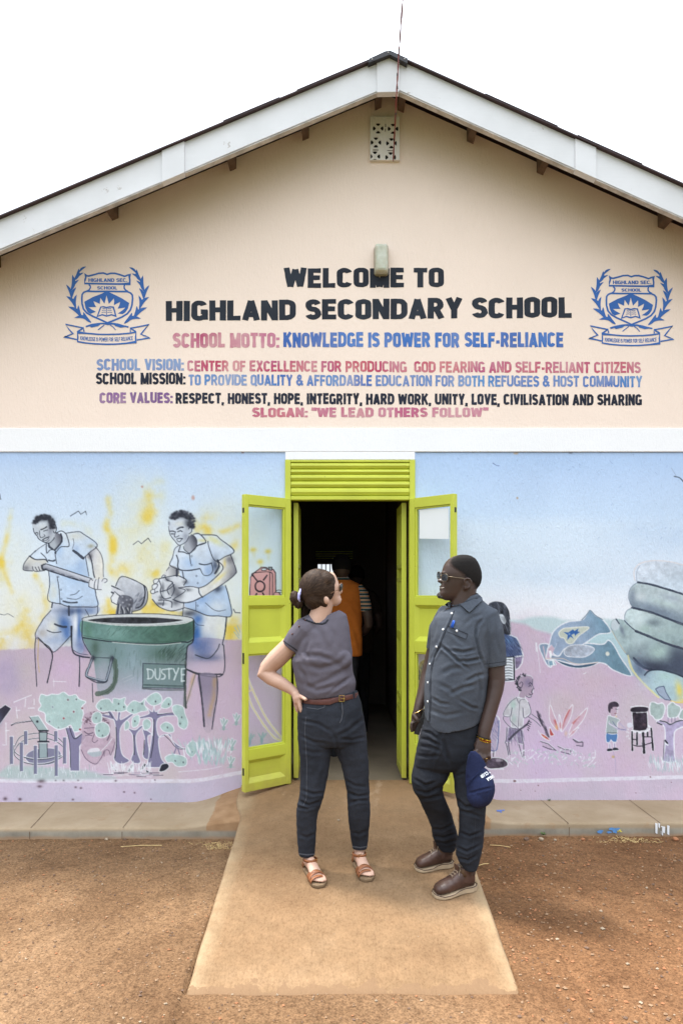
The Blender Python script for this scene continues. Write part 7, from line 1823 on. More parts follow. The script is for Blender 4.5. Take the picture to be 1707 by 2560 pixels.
# ============ the man in the grey shirt
YM = -1.34
man = thing('person', 'man in short sleeved charcoal shirt and glasses looking left, navy cap in his lowered hand', 'person', (W(1130, 2220, YM).x, YM, ramp_z(YM)))
b = MB()
hd = ((1388.5, 1145, 1166, .018), (1391, 1134, 1177, .042), (1397, 1121, 1187, .057), (1405, 1113, 1193, .066), (1415, 1107, 1198, .072), (1425, 1104, 1201.5, .075), (1433, 1102, 1203, .076), (1440, 1101.5, 1203.5, .075), (1448, 1103, 1203, .073), (1456, 1103, 1201, .071), (1463, 1101, 1198, .068), (1469, 1100.5, 1194, .065), (1476, 1100, 1190, .061), (1483, 1097, 1187, .057), (1490, 1097, 1184, .050), (1496, 1101, 1172, .040), (1501, 1112, 1160, .028))
b.loft([ringpx(py, xl, xr, YM, bb, 36, 2.35, None, 0, .16) for py, xl, xr, bb in hd])
ballpx(b, 1100.5, 1452.5, YM - .012, 7.6, .018, 5.2); ballpx(b, 1104, 1446, YM - .012, 4, .011, 9, .35); ballpx(b, 1104, 1454, YM - .026, 4, .009, 3.5)      # nose
ballpx(b, 1102, 1467, YM - .012, 5, .024, 2.8); ballpx(b, 1102.5, 1473.5, YM - .012, 5.2, .022, 3.2)        # lips
ballpx(b, 1110, 1432, YM - .03, 9, .030, 3.6); ballpx(b, 1117, 1458, YM - .044, 9, .020, 9)                 # brow, cheek
ballpx(b, 1168, 1460, YM - .078, 8.5, .010, 12, .12); ballpx(b, 1163, 1469, YM - .074, 5, .012, 7); tubepx(b, [(1161, 1462, YM - .082, 2.0), (1160, 1452, YM - .086, 2.2), (1165, 1446, YM - .090, 2.6), (1173, 1447, YM - .092, 2.8), (1178, 1455, YM - .092, 2.8), (1176, 1465, YM - .089, 2.6), (1169, 1472, YM - .084, 2.8)], 10)
tubepx(b, [(1158, 1540, YM + .01, 40), (1156, 1515, YM + .005, 34), (1157, 1495, YM, 31), (1160, 1470, YM, 31), (1162, 1450, YM, 28)], 20)
b.loft([ringpx(py, xl, xr, YM, bb) for py, xl, xr, bb in ((1520, 1115, 1200, .06), (1560, 1090, 1225, .09), (1620, 1085, 1215, .11), (1700, 1075, 1205, .12), (1780, 1075, 1195, .12), (1850, 1060, 1190, .11), (1890, 1055, 1190, .10))])
for st in (((1840, 1055, 1125, YM + .04), (1911, 1046, 1118, YM + .02), (1975, 1044, 1096, YM), (2033, 1073, 1118, YM + .06), (2100, 1096, 1134, YM + .13), (2135, 1104, 1132, YM + .15)), ((1840, 1125, 1195, YM - .02), (1911, 1138, 1197, YM - .04), (1995, 1149, 1203, YM - .07), (2075, 1157, 1199, YM - .08), (2150, 1158, 1190, YM - .09), (2185, 1155, 1188, YM - .095))):
    b.loft([ringpx(py, xl, xr, y, (xr - xl) * .0010, 20) for py, xl, xr, y in st])
# near arm with the cap
tubepx(b, [(1212, 1545, YM - .02, 28), (1226, 1600, YM - .03, 28), (1236, 1660, YM - .04, 25), (1240, 1700, YM - .05, 22), (1237, 1725, YM - .06, 20.5), (1230, 1755, YM - .075, 18.5), (1220, 1790, YM - .09, 17.5), (1211, 1825, YM - .105, 16.5), (1207, 1848, YM - .112, 15.5)], 20)
b.loft([ringpx(py, xl, xr, y, bb, 20, 2.6) for py, xl, xr, y, bb in ((1838, 1194, 1224, YM - .11, .022), (1852, 1188, 1226, YM - .115, .024), (1868, 1185, 1227, YM - .12, .024), (1882, 1187, 1226, YM - .125, .02), (1890, 1190, 1224, YM - .128, .014))])
YH = YM - .13
tubepx(b, [(1189, 1876, YH, 7.4), (1186, 1892, YH - .012, 6.8), (1184.5, 1908, YH - .016, 6.2), (1184, 1921, YH - .014, 5.4), (1184, 1926, YH - .012, 4)], 12)
tubepx(b, [(1199, 1882, YH, 7.2), (1199, 1896, YH - .016, 6.6), (1203, 1903, YH - .006, 6), (1206, 1905, YH + .016, 5)], 12)
tubepx(b, [(1209, 1884, YH, 7), (1210, 1896, YH - .012, 6.2), (1213, 1901, YH - .002, 5.6), (1214, 1902, YH + .02, 4.8)], 12)
tubepx(b, [(1219, 1880, YH + .002, 6.4), (1221, 1890, YH - .008, 5.6), (1222, 1895, YH + .006, 5), (1221, 1896, YH + .022, 4.4)], 12)
tubepx(b, [(1188, 1858, YM - .10, 8), (1180, 1872, YM - .085, 6.8), (1179, 1886, YM - .08, 6), (1183, 1896, YM - .082, 5)], 12)
# far arm holding a notebook
YF = YM + .17
tubepx(b, [(1120, 1545, YF - .06, 28), (1098, 1600, YF, 26), (1080, 1660, YF + .02, 22), (1070, 1690, YF + .01, 19), (1057, 1735, YF - .03, 15.5), (1047, 1765, YF - .06, 12.5), (1043, 1780, YF - .07, 11.5)], 18)
b.loft([ringpx(py, xl, xr, y, bb, 18, 2.5) for py, xl, xr, y, bb in ((1776, 1032, 1053, YF - .07, .018), (1788, 1028, 1054, YF - .075, .020), (1802, 1027, 1052, YF - .08, .020), (1812, 1028, 1048, YF - .08, .016))])
for k, pts in enumerate((((1030, 1806, YF - .095, 5.5), (1028, 1819, YF - .10, 5), (1030, 1830, YF - .10, 4.2)), ((1036, 1810, YF - .085, 5.5), (1036, 1823, YF - .085, 5), (1040, 1832, YF - .08, 4)), ((1042, 1810, YF - .075, 5.4), (1044, 1822, YF - .07, 4.8), (1048, 1828, YF - .065, 4)), ((1047, 1806, YF - .065, 5), (1051, 1815, YF - .06, 4.5), (1054, 1820, YF - .055, 3.8)), ((1033, 1786, YF - .095, 5.5), (1042, 1798, YF - .115, 5), (1047, 1806, YF - .118, 4.2)))):
    tubepx(b, list(pts), 10)
me = solid(b, .0042, 3)
bm_ = mobj('body', me, M_skinm, man)
# eyes, ear rim, lips and teeth
sf = Surf(bm_)
m = MB(); p, n_ = sf.at(1112, 1444, -.004, YM); m.ball(p, .008); m.build('eye', simple('eye_white', (.35, .32, .30), .3, .05), bm_, smooth=True)
sf.strip([(1098.5, 1468), (1104, 1470), (1109, 1468.8)], 1.6, .0, .0012, YM).build('teeth', simple('teeth', (.55, .50, .44), .35, .05), bm_, smooth=True)
# close-cropped hair: a thin skin over the scalp behind the hairline, thickening away from it
ha = getco(bm_.data); hn = getno(bm_.data); hd_ = (D + ha[:, 1]) / F; hpx, hpy = CX + ha[:, 0] / hd_, HZ - (ha[:, 2] - HC) / hd_
hl = [(1380, 1148), (1388, 1138), (1393, 1128), (1399, 1120), (1405, 1118), (1412, 1121), (1420, 1130), (1428, 1142), (1436, 1153), (1446, 1157), (1452, 1158), (1456, 1176), (1480, 1182)]
hf = (hpx - np.interp(hpy, [p_[0] for p_ in hl], [p_[1] for p_ in hl])) / 16
hf = np.minimum(hf, (np.interp(hpx, [1150, 1172, 1182, 1210], [1451, 1453, 1474, 1476]) - hpy) / 9)
ear = (np.abs(hpx - 1169) < 12) & (hpy > 1443) & (hpy < 1478) & (ha[:, 1] < YM - .074)
ok = (hf > 0) & (hpy < 1480) & ~ear & (np.abs(ha[:, 1] - YM) < .12)
hnew = ha + hn * (np.clip(hf, 0, 1) * .0032 + .0003)[:, None]
hfaces = [tuple(f_.vertices) for f_ in bm_.data.polygons if all(ok[v_] for v_ in f_.vertices)]
ids = sorted({v_ for f_ in hfaces for v_ in f_}); rem = {v_: i for i, v_ in enumerate(ids)}
hmesh = bpy.data.meshes.new('hair'); hmesh.from_pydata([tuple(hnew[v_]) for v_ in ids], [], [tuple(rem[v_] for v_ in f_) for f_ in hfaces]); hmesh.update()
hf = np.clip(hf[ids], 0, 1)
at = hmesh.color_attributes.new('fade', 'FLOAT_COLOR', 'POINT'); at.data.foreach_set('color', np.stack([hf, hf, hf, np.ones_like(hf)], 1).ravel())
t = NT('close_cropped_hair')
fd = t.math('ADD', t.attr('fade'), t.math('MULTIPLY', t.math('SUBTRACT', t.noise(160, 4, .7), .5), .7))
c = t.mix(t.ramp(fd, [(.15, 0.0), (.70, 1.0)]), (.059, .037, .031), t.ramp(t.noise(260, 3, .7), [(.3, (.007, .006, .006)), (.7, (.020, .017, .016))]))
t.set(Base_Color=c, Roughness=t.ramp(fd, [(.1, .40), (.6, .9)]), Specular_IOR_Level=.16, Normal=t.bump(t.noise(300, 3), .5, .002))
hm = mobj('hair', hmesh, t.m, man)
b = MB(); ballpx(b, 1100, 1488, YM - .004, 8.5, .026, 8.5, .3); ballpx(b, 1106, 1491, YM - .012, 9, .030, 6.5)
be = solid(b, .003, 2); wrinkle(be, [], .003, 90, 4); mobj('beard', be, M_beard, man)
# glasses
g = MB(); y1 = YM - .064
def lens(cx, cy, rx, rz, y, yaw):
    c = W(cx, cy, y); U = Vector((math.cos(yaw), math.sin(yaw), 0)); pts = []
    for k in range(25):
        a_ = 2 * math.pi * k / 24; e = 1 + .12 * math.sin(2 * a_) ** 2
        pts.append(c + U * math.cos(a_) * rx * e + Vector((0, 0, math.sin(a_) * rz * e)))
    return c, U, pts
cA, uA, pA = lens(1111, 1444, .024, .020, YM - .066, -.95); cB, uB, pB = lens(1096.5, 1439, .022, .021, YM + .012, -1.25)
g.tube(pA, .0014, 6, False); g.tube(pB, .0014, 6, False); g.tube([W(1104, 1440, YM - .048), W(1100, 1438, YM - .02)], .0018, 6)
g.tube([W(1118.5, 1441, YM - .083), W(1140, 1444, YM - .084), W(1158, 1446, YM - .085), W(1172, 1449, YM - .084)], .0021, 6)
gm = g.build('glasses', simple('pale_gold_frame', (.16, .125, .085), .35, .1, 20, metal=.6), man, smooth=True)
t = NT('grey_lens'); t.set(Base_Color=(.03, .034, .042), Roughness=.05, Alpha=.8, Specular_IOR_Level=.6); 
for pp in (pA, pB): MB().prism(pp[:-1], (0, -.001, 0)).build('lens', t.m, gm)
# shirt
hem = lambda x, y: -.0 - .030 * math.exp(-((x - W(1105, 1800, YM).x) / .085) ** 2) + .022 * smooth01(W(1160, 1800, YM).x, W(1200, 1800, YM).x, x)
b = MB()
ts = ((1503, 1132, 1196, .060, .35), (1512, 1116, 1206, .074, .25), (1524, 1098, 1224, .092, .12), (1540, 1086, 1238, .106, .04), (1560, 1080, 1240, .118, 0), (1585, 1076, 1236, .130, 0), (1612, 1075.5, 1228, .140, 0), (1652, 1070, 1220, .150, 0), (1693, 1063, 1218, .158, 0), (1735, 1060.5, 1214, .158, 0), (1777, 1061, 1207, .152, 0), (1797, 1062, 1202, .147, 0))
b.loft([ringpx(py, xl, xr, YM, bb, 44, 2.3, None, tl) for py, xl, xr, bb, tl in ts] + [ringpx(1809, 1063.5, 1199, YM, .145, 44, 2.3, hem)])
tubepx(b, [(1190, 1532, YM - .01, 30), (1212, 1545, YM - .02, 36), (1222, 1580, YM - .03, 36.5), (1230, 1620, YM - .036, 33), (1235.5, 1650, YM - .04, 29.5), (1236.5, 1666, YM - .042, 28.5)], 22)
tubepx(b, [(1125, 1535, YM + .05, 32), (1105, 1575, YM + .14, 34), (1094, 1625, YM + .17, 30)], 20)
sm_ = solid(b, .005, 4)
z = lambda *pp: [(980 + .2083 * x, 1360 + .2083 * y) for x, y in pp]
wrinkle(sm_, [(z((575,1215),(680,1300),(800,1415),(920,1500)), 3.6, -.010), (z((690,1275),(850,1300),(1010,1265)), 4, -.009), (z((790,1400),(900,1410),(1080,1375)), 4, -.010), (z((480,1400),(530,1290),(590,1215)), 4, -.007), (z((870,1660),(1000,1590),(1120,1560)), 4.5, -.008), (z((700,1800),(850,1725),(1010,1690)), 5, -.007), (z((480,1850),(570,1910),(700,1930)), 4, -.006), (z((790,1870),(950,1960),(1050,1980)), 4, -.006), (z((1010,1000),(1000,1120),(1040,1300),(1100,1470)), 3.2, -.011), (z((1100,880),(1020,980),(990,1100)), 4, -.006), (z((860,980),(960,880),(1110,840)), 5, -.004), (z((600,1560),(700,1500),(860,1480)), 6, -.005), (z((560,1680),(680,1740),(760,1830)), 5, -.004), (z((1160,1000),(1130,1150),(1150,1350)), 5, -.004), (z((1260,950),(1250,1150),(1290,1350)), 5, -.004), (z((520,900),(500,1050),(470,1180)), 5, -.005), (z((680,1010),(780,1130),(880,1200)), 5, -.004), (z((1030,1550),(1060,1750),(1040,2000)), 4, -.008), (z((430,1980),(640,2060),(860,2020)), 5, -.004)], .0026, 11, 21)
shm = mobj('shirt', sm_, M_shirt, man)
sf = Surf(shm)
plk = z((712,800),(660,930),(612,1030),(560,1160),(532,1235),(490,1330),(455,1440),(436,1560),(430,1665),(428,1780),(430,1890),(425,2010),(420,2130))
sf.strip([(x + 3, y) for x, y in plk], 7.5, .0004, .0016, YM).build('placket', M_shirt, shm, smooth=True)
sf.strip([(x + 7.2, y) for x, y in plk], 1.3, .0004, .0012, YM).build('placket_seam', M_seam, shm)
for x, y in ((714,835), (613,1027), (533,1232), (455,1440), (432,1662), (432,1890)):
    p, n_ = sf.at(980 + .2083 * x, 1360 + .2083 * y, .003, YM); M_ = n_.to_track_quat('Z', 'Y').to_matrix().to_4x4(); MB().ball(p, (.0062, .0062, .0026), M_, 12, 8).build('button', M_btn, shm, smooth=True)
m = MB()
pk_ = z((668,990),(905,1080),(880,1150),(650,1070),(668,990)); sf.strip(z((668,985),(780,1030),(905,1082)), 2.2, .0004, .0014, YM).build('pocket_seam', M_seam, shm); sf.strip(z((655,1050),(760,1095),(880,1142)), 1.3, .0004, .0012, YM).build('pocket_seam', M_seam, shm); sf.strip(z((905,1082),(885,1145)), 1.3, .0004, .0012, YM).build('pocket_seam', M_seam, shm)
p, n_ = sf.at(*z((773,1043))[0], .003, YM); MB().ball(p, (.0062, .0028, .0062), None, 12, 8).build('button', M_btn, shm, smooth=True)
sf.strip(z((1105,1478),(1200,1475),(1300,1458),(1358,1448)), 1.4, .0006, .0014, YM).build('sleeve_hem', M_hem, shm); sf.strip(z((1100,1440),(1200,1432),(1350,1408)), 1.1, .0004, .001, YM).build('sleeve_hem', M_seam, shm)
# collar: two turned down flaps round the neck
def flap(pts, nm='collar'):
    q = [W(a_, b_, y) for a_, b_, y in pts]; o = MB().prism(q, (0, .005, .001)).build(nm, M_shirt, shm, bevel=.0015); return o
sfn = Surf(shm, bm_)
def flap2(pts, lift):
    P = []
    for i, (x, y) in enumerate(pts):
        x2, y2 = pts[(i + 1) % len(pts)]; m_ = max(1, int(math.hypot(x2 - x, y2 - y) / 5))
        P += [(x + (x2 - x) * k / m_, y + (y2 - y) * k / m_) for k in range(m_)]
    q = [sfn.at(x, y, lift, YM)[0] for x, y in P]
    me_ = bpy.data.meshes.new('collar'); bm2 = bmesh.new(); bm2.faces.new([bm2.verts.new(v_) for v_ in q]); bmesh.ops.triangulate(bm2, faces=bm2.faces); bm2.to_mesh(me_); bm2.free(); me_.materials.append(M_shirt)
    o = link(bpy.data.objects.new('collar', me_), shm); s2 = o.modifiers.new('s', 'SOLIDIFY'); s2.thickness = .005; s2.offset = 0; return o
flap2([(1130, 1518), (1141, 1515), (1152, 1515), (1162, 1525), (1172, 1533), (1188, 1518), (1203, 1504), (1200, 1492), (1196, 1487), (1186, 1494), (1174, 1501), (1160, 1507), (1146, 1511)], .010)
flap2([(1127, 1503), (1118, 1506), (1112, 1512), (1118, 1519), (1125, 1524), (1128, 1516), (1128, 1510)], .010)
m = MB(); m.loft([ringpx(py, xl, xr, YM, bb, 30, 2.2, None, .36) for py, xl, xr, bb in ((1494, 1129, 1193, .064), (1506, 1125, 1199, .071))], False); o = m.build('collar_band', M_shirt, shm, smooth=True); o.modifiers.new('s', 'SOLIDIFY').thickness = .003
# jeans
b = MB()
b.loft([ringpx(py, xl, xr, YM, bb, 40, 2.3) for py, xl, xr, bb in ((1780, 1064, 1199, .125), (1806, 1059, 1200, .132), (1830, 1052, 1202, .134), (1865, 1043, 1203, .132), (1892, 1038, 1204, .125), (1912, 1036, 1206, .11), (1922, 1050, 1195, .09))])
rl = ((1860, 1043, 1124, YM + .03), (1911, 1034, 1128, YM + .02), (1928, 1030, 1125, YM + .01), (1945, 1028, 1118, YM), (1960, 1028.5, 1107, YM), (1975, 1032, 1106, YM), (1995, 1045, 1112, YM + .01), (2015, 1054, 1120, YM + .03), (2033, 1063, 1128, YM + .06), (2050, 1070, 1133, YM + .08), (2068, 1078, 1138, YM + .10), (2091, 1080, 1144, YM + .13), (2108, 1088, 1142, YM + .145), (2124, 1099, 1136, YM + .152))
ll = ((1860, 1124, 1203, YM - .03), (1911, 1128, 1207, YM - .04), (1957, 1135, 1211, YM - .06), (1995, 1139, 1213, YM - .075), (2026, 1147, 1213, YM - .08), (2056, 1147, 1211, YM - .085), (2075, 1147, 1209, YM - .09), (2102, 1142, 1207, YM - .092), (2114, 1139, 1206, YM - .094), (2136, 1139, 1201, YM - .096), (2156, 1147, 1197, YM - .098), (2172, 1158, 1191, YM - .10))
for st in (rl, ll): b.loft([ringpx(py, xl, xr, y, max(.055, (xr - xl) * .00105), 32) for py, xl, xr, y in st])
jm = solid(b, .005, 3)
wrinkle(jm, [(q((960,200),(1030,215),(1090,260)), 3.6, -.007), (q((950,250),(1020,260),(1100,300)), 3.6, -.006), (q((945,300),(1040,310),(1110,340)), 4, -.005), (q((935,360),(1020,370),(1100,365)), 4, -.005), (q((915,510),(1000,560),(1090,530)), 4, -.008), (q((930,590),(1010,610),(1100,570)), 3.6, -.008), (q((960,650),(1040,640),(1120,620)), 4, -.007), (q((1040,840),(1110,850),(1190,810)), 3.6, -.009), (q((1050,890),(1120,900),(1210,870)), 3.6, -.009), (q((1070,930),(1140,940),(1210,915)), 3, -.006), (q((1100,180),(1090,300),(1040,420)), 5, -.005), (q((1165,430),(1130,330),(1110,240)), 5, -.008), (q((1195,640),(1260,700),(1390,680)), 4, -.009), (q((1220,720),(1290,740),(1380,770)), 4, -.006), (q((1210,860),(1290,890),(1370,860)), 3.6, -.007), (q((1200,960),(1270,990),(1360,950)), 3.6, -.008), (q((1210,1030),(1280,1050),(1340,1010)), 3.4, -.008), (q((1190,500),(1250,480),(1320,500)), 4, -.005)], .0026, 15, 33, (1, 1, 1.5))
jmo = mobj('jeans', jm, M_jeansm, man)
sf = Surf(jmo)
sf.strip(q((1110, 320), (1060, 420), (1030, 530), (1040, 600)), 1.2, .0006, .001, YM).build('inner_seam', M_seam, jmo)
sf.strip(q((1330, 700), (1325, 850), (1300, 1000), (1285, 1080)), 1.4, .0006, .001, YM).build('side_seam', M_seam, jmo)
# boots
def boot(hx, hy, tx, ty, size, lab=None, shaft=.125):
    Hh = Vector((hx, hy, ramp_z(hy))); T_ = Vector((tx, ty, ramp_z(ty))); U = (T_ - Hh).normalized(); L = (T_ - Hh).length; Sd = Vector((-U.y, U.x, 0)).normalized(); Up = Vector((0, 0, 1))
    if Sd.y > 0: Sd = -Sd
    b = MB(); rings = []
    for f_, w_, h_ in ((0, .018, .06), (.04, .030, .088), (.14, .036, .108), (.3, .038, .112), (.45, .041, .098), (.58, .044, .082), (.7, .047, .070), (.82, .047, .062), (.91, .042, .054), (.97, .032, .044), (1.0, .018, .034)):
        ring = []; w_ *= size; h_ *= size
        for k in range(24):
            a_ = 2 * math.pi * k / 24; cz = math.sin(a_); ring.append(Hh + U * L * f_ + Sd * math.cos(a_) * w_ * (1 if cz > 0 else 1.0) + Up * (.012 + h_ / 2 + (abs(cz) ** .8) * math.copysign(h_ / 2, cz)))
        rings.append(ring)
    b.loft(rings); c = Hh + U * L * .20
    b.tube([c + Up * .05, c + Up * .10, c + Up * shaft - U * .003], [.050 * size, .049 * size, .051 * size], 24)
    bo = mobj('boot', solid(b, .004, 4), M_boot, man)
    wrinkle(bo.data, [], .0016, 30, 7)
    m = MB(); pr = []
    outl = ((-.05, .020), (.0, .034), (.12, .042), (.3, .038), (.45, .040), (.6, .047), (.75, .052), (.88, .050), (.98, .038), (1.045, .018))
    pts = [Hh + U * L * f_ + Sd * w_ * size for f_, w_ in outl] + [Hh + U * L * f_ - Sd * w_ * size for f_, w_ in outl[::-1]]
    lo = [Vector((p.x, p.y, ramp_z(p.y) + .0015)) for p in pts]; hi = []
    for i, p in enumerate(pts):
        f_ = outl[min(i, len(pts) - 1 - i)][0]; hgt = .028 if f_ < .35 else .028 - .013 * smooth01(.35, .6, f_) + .006 * smooth01(.9, 1.0, f_); hi.append(Vector((p.x, p.y, ramp_z(p.y) + hgt)))
    s_ = MB().loft([lo, hi]).build('boot_sole', M_sole, bo, bevel=.004)
    m = MB(); w0 = [Vector((p.x, p.y, p.z + .002)) + (p - (Hh + U * L * .5)).normalized() * .0005 for p in hi]; m.tube([p - (p - Hh - U * L * .5).normalized() * .003 for p in w0] + [w0[0]], .0024, 6, False); m.build('boot_welt', M_boot, bo)
    # suede cuff, tongue and laces
    m = MB(); rg = []
    for hgt, r_ in ((.086, .0525), (.105, .0525), (shaft + .002, .054)):
        rg.append([c - U * (.003 if hgt > .12 else 0) + Up * hgt + U * math.cos(a_) * r_ * size + Sd * math.sin(a_) * r_ * .9 * size for a_ in [2 * math.pi * k / 28 for k in range(28)]])
    m.loft(rg); m.build('boot_cuff', M_bootc, bo, smooth=True)
    m = MB(); f0 = c + U * .050 * size
    m.prism([f0 + Sd * .018 + Up * .095, f0 - Sd * .018 + Up * .095, f0 - Sd * .020 + Up * (shaft + .022) + U * .006, f0 + Sd * .020 + Up * (shaft + .022) + U * .006], U * .005); m.build('boot_tongue', M_boot, bo, bevel=.003)
    sf_ = Surf(bo); m = MB()
    for k in range(5):
        t_ = k / 4; ce = Hh + U * L * (.60 - .25 * t_) + Up * (.150)
        for sgn in (1, -1):
            A = Hh + U * L * (.60 - .27 * t_) + Sd * sgn * .018; B_ = Hh + U * L * (.565 - .25 * t_) - Sd * sgn * .016; pts = []
            for j in range(6):
                p = A.lerp(B_, j / 5); hh = sf_.t.ray_cast(Vector((p.x, p.y, p.z + .4)), Vector((0, 0, -1)))
                if hh[0] is not None: pts.append(hh[0] + Up * .003)
            if len(pts) > 2: m.tube(pts, .0022, 6)
    k0 = Hh + U * L * .37 + Up * .128
    for a_ in (-1, 1):
        m.tube([k0, k0 + Sd * a_ * .02 + Up * .012 + U * .01, k0 + Sd * a_ * .03 - Up * .006 + U * .014, k0 + Sd * a_ * .012 + U * .004, k0 + Sd * a_ * .03 - Up * .03 + U * .02], .0020, 6)
    m.build('boot_laces', M_lace, bo)
    return bo
boot(W(1183, 2215, -1.413).x, -1.405, W(1088, 2240, -1.50).x, -1.49, 1.0)
boot(W(1126, 2160, -1.163).x, -1.165, W(1040, 2168, -1.207).x, -1.215, .98)
# wrist bands and ring
def band(px, py, y, rx, ry, tilt, mat, nm, r=.0022, h=0):
    m = MB(); c = W(px, py, y); pts = [c + Vector((rx * math.cos(a_), ry * math.sin(a_), tilt * math.cos(a_))) for a_ in [2 * math.pi * k / 28 for k in range(29)]]
    if h: m.loft([[p + Vector((0, 0, -h)), p + Vector((0, -.0005, h))] for p in pts], False); o = m.build(nm, mat, man, smooth=True); o.modifiers.new('s', 'SOLIDIFY').thickness = .002; return o
    m.tube(pts, r, 6, False); return m.build(nm, mat, man, smooth=True)
YB_ = YM - .108
band(1209, 1846, YB_, .0375, .038, -.010, simple('yellow_band', (.80, .52, .02), .6, .05), 'yellow_wristband', 0, .0032)
band(1209, 1848.6, YB_, .0378, .0383, -.010, simple('red_band', (.62, .05, .03), .6, .05), 'red_wristband', 0, .0022)
band(1209, 1851.2, YB_, .0381, .0386, -.010, simple('orange_band', (.80, .42, .02), .6, .05), 'orange_wristband', 0, .0020)
band(1208, 1841, YB_, .0365, .037, -.012, M_lock, 'black_cord', .0022)
band(1043, 1778, YF - .07, .028, .028, .014, M_gold, 'bangle', .0030)
band(1211, 1896, YH - .006, .0155, .013, .003, M_gold, 'ring', .0018)
# things he carries
nb = [W(1059, 1778, YF - .11), W(1067, 1783, YF - .115), W(1047, 1838, YF - .10), W(1034, 1835, YF - .095)]
note = MB().prism(nb, (.012, .105, 0)).build('notebook', simple('black_notebook_cover', (.022, .022, .024), .5, .1, 20), None, bevel=.003)
tag(note, 'slim black notebook with elastic strap held against the thigh of the man in charcoal', 'notebook')
m = MB(); m.tube([W(1026, 1811, YF - .115), W(1040, 1804, YF - .125), W(1052, 1796, YF - .122), W(1060, 1793, YF - .115)], .0018, 6); m.build('elastic_strap', M_lock, note)
sfp = Surf(shm)
p0, n0 = sfp.at(1127.5, 1570, .005, YM); p1, n1_ = sfp.at(1135, 1552.5, .007, YM)
M_pen = simple('blue_plastic', (.02, .11, .55), .3, .05)
pen = MB().tube([p0 + Vector((.007, 0, 0)), p1], [.0046, .0052], 10).build('pen', M_pen, None, smooth=True); tag(pen, 'blue pen clipped in the chest pocket of the charcoal shirt', 'pen')
MB().tube([p1 + Vector((-.004, -.004, .001)), p1 + Vector((-.008, -.006, -.006)), p0 + Vector((-.004, -.005, .002))], .0024, 8).build('pen_clip', M_pen, pen, smooth=True)

# navy cap hanging from his fingers, crown down, brim up
YC = YM - .125
cap = thing('baseball_cap', 'navy cotton cap held upside down with white stitched lettering', 'cap', W(1200, 1970, YC))
b = MB()
ballpx(b, 1199, 1966, YC + .005, 36.5, .082, 51, .10); ballpx(b, 1192, 1985, YC + .005, 30, .078, 34, .1); ballpx(b, 1186, 1935, YC + .006, 20, .06, 34, .1)
cm = solid(b, .004, 4); wrinkle(cm, [([(1168, 1985), (1190, 1978), (1234, 1968)], 3, -.005), ([(1205, 1915), (1200, 1960), (1188, 2012)], 2, -.0025), ([(1228, 1936), (1222, 1975), (1208, 2008)], 2, -.002)], .002, 18, 2)
cr_ = mobj('cap_crown', cm, M_navy, cap)
bp = [(1176, 1879), (1188, 1878), (1200, 1888), (1211, 1904), (1215, 1914), (1200, 1930), (1180, 1948), (1168, 1968), (1163, 1960), (1163.5, 1930), (1167, 1905), (1170, 1888)]
q0 = []
for i, (x, y) in enumerate(bp): q0.append(W(x, y, YC - .060 + .00012 * (y - 1878) * 1.0 - .018 * math.sin((y - 1878) / 90 * 3.14)))
MB().prism(q0, (0, .006, 0)).build('cap_brim', M_navy, cap, bevel=.002)
sfc = Surf(cr_)
def captext(s, ox, oy, ang, hgt, wid, nm='cap_lettering'):
    ca, sa = math.cos(ang), math.sin(ang)
    def fn(px, py, yy):
        u, v = px, py
        X_, Y_ = ox + u * ca - v * sa, oy + u * sa + v * ca
        p, n_ = sfc.at(X_, Y_, .0018, YC); return p + n_ * (-yy)
    stencil(s, 0, wid, -hgt, 0, simple('white_embroidery', (.80, .81, .84), .8, .05), nm, T=.20, parent=cap, fn=fn, rough=.1)
captext('Y CLUB', 1222, 1925, math.radians(180 - 31), 8.5, 27); captext('ENGA', 1231, 1936, math.radians(180 - 31), 8.5, 20)

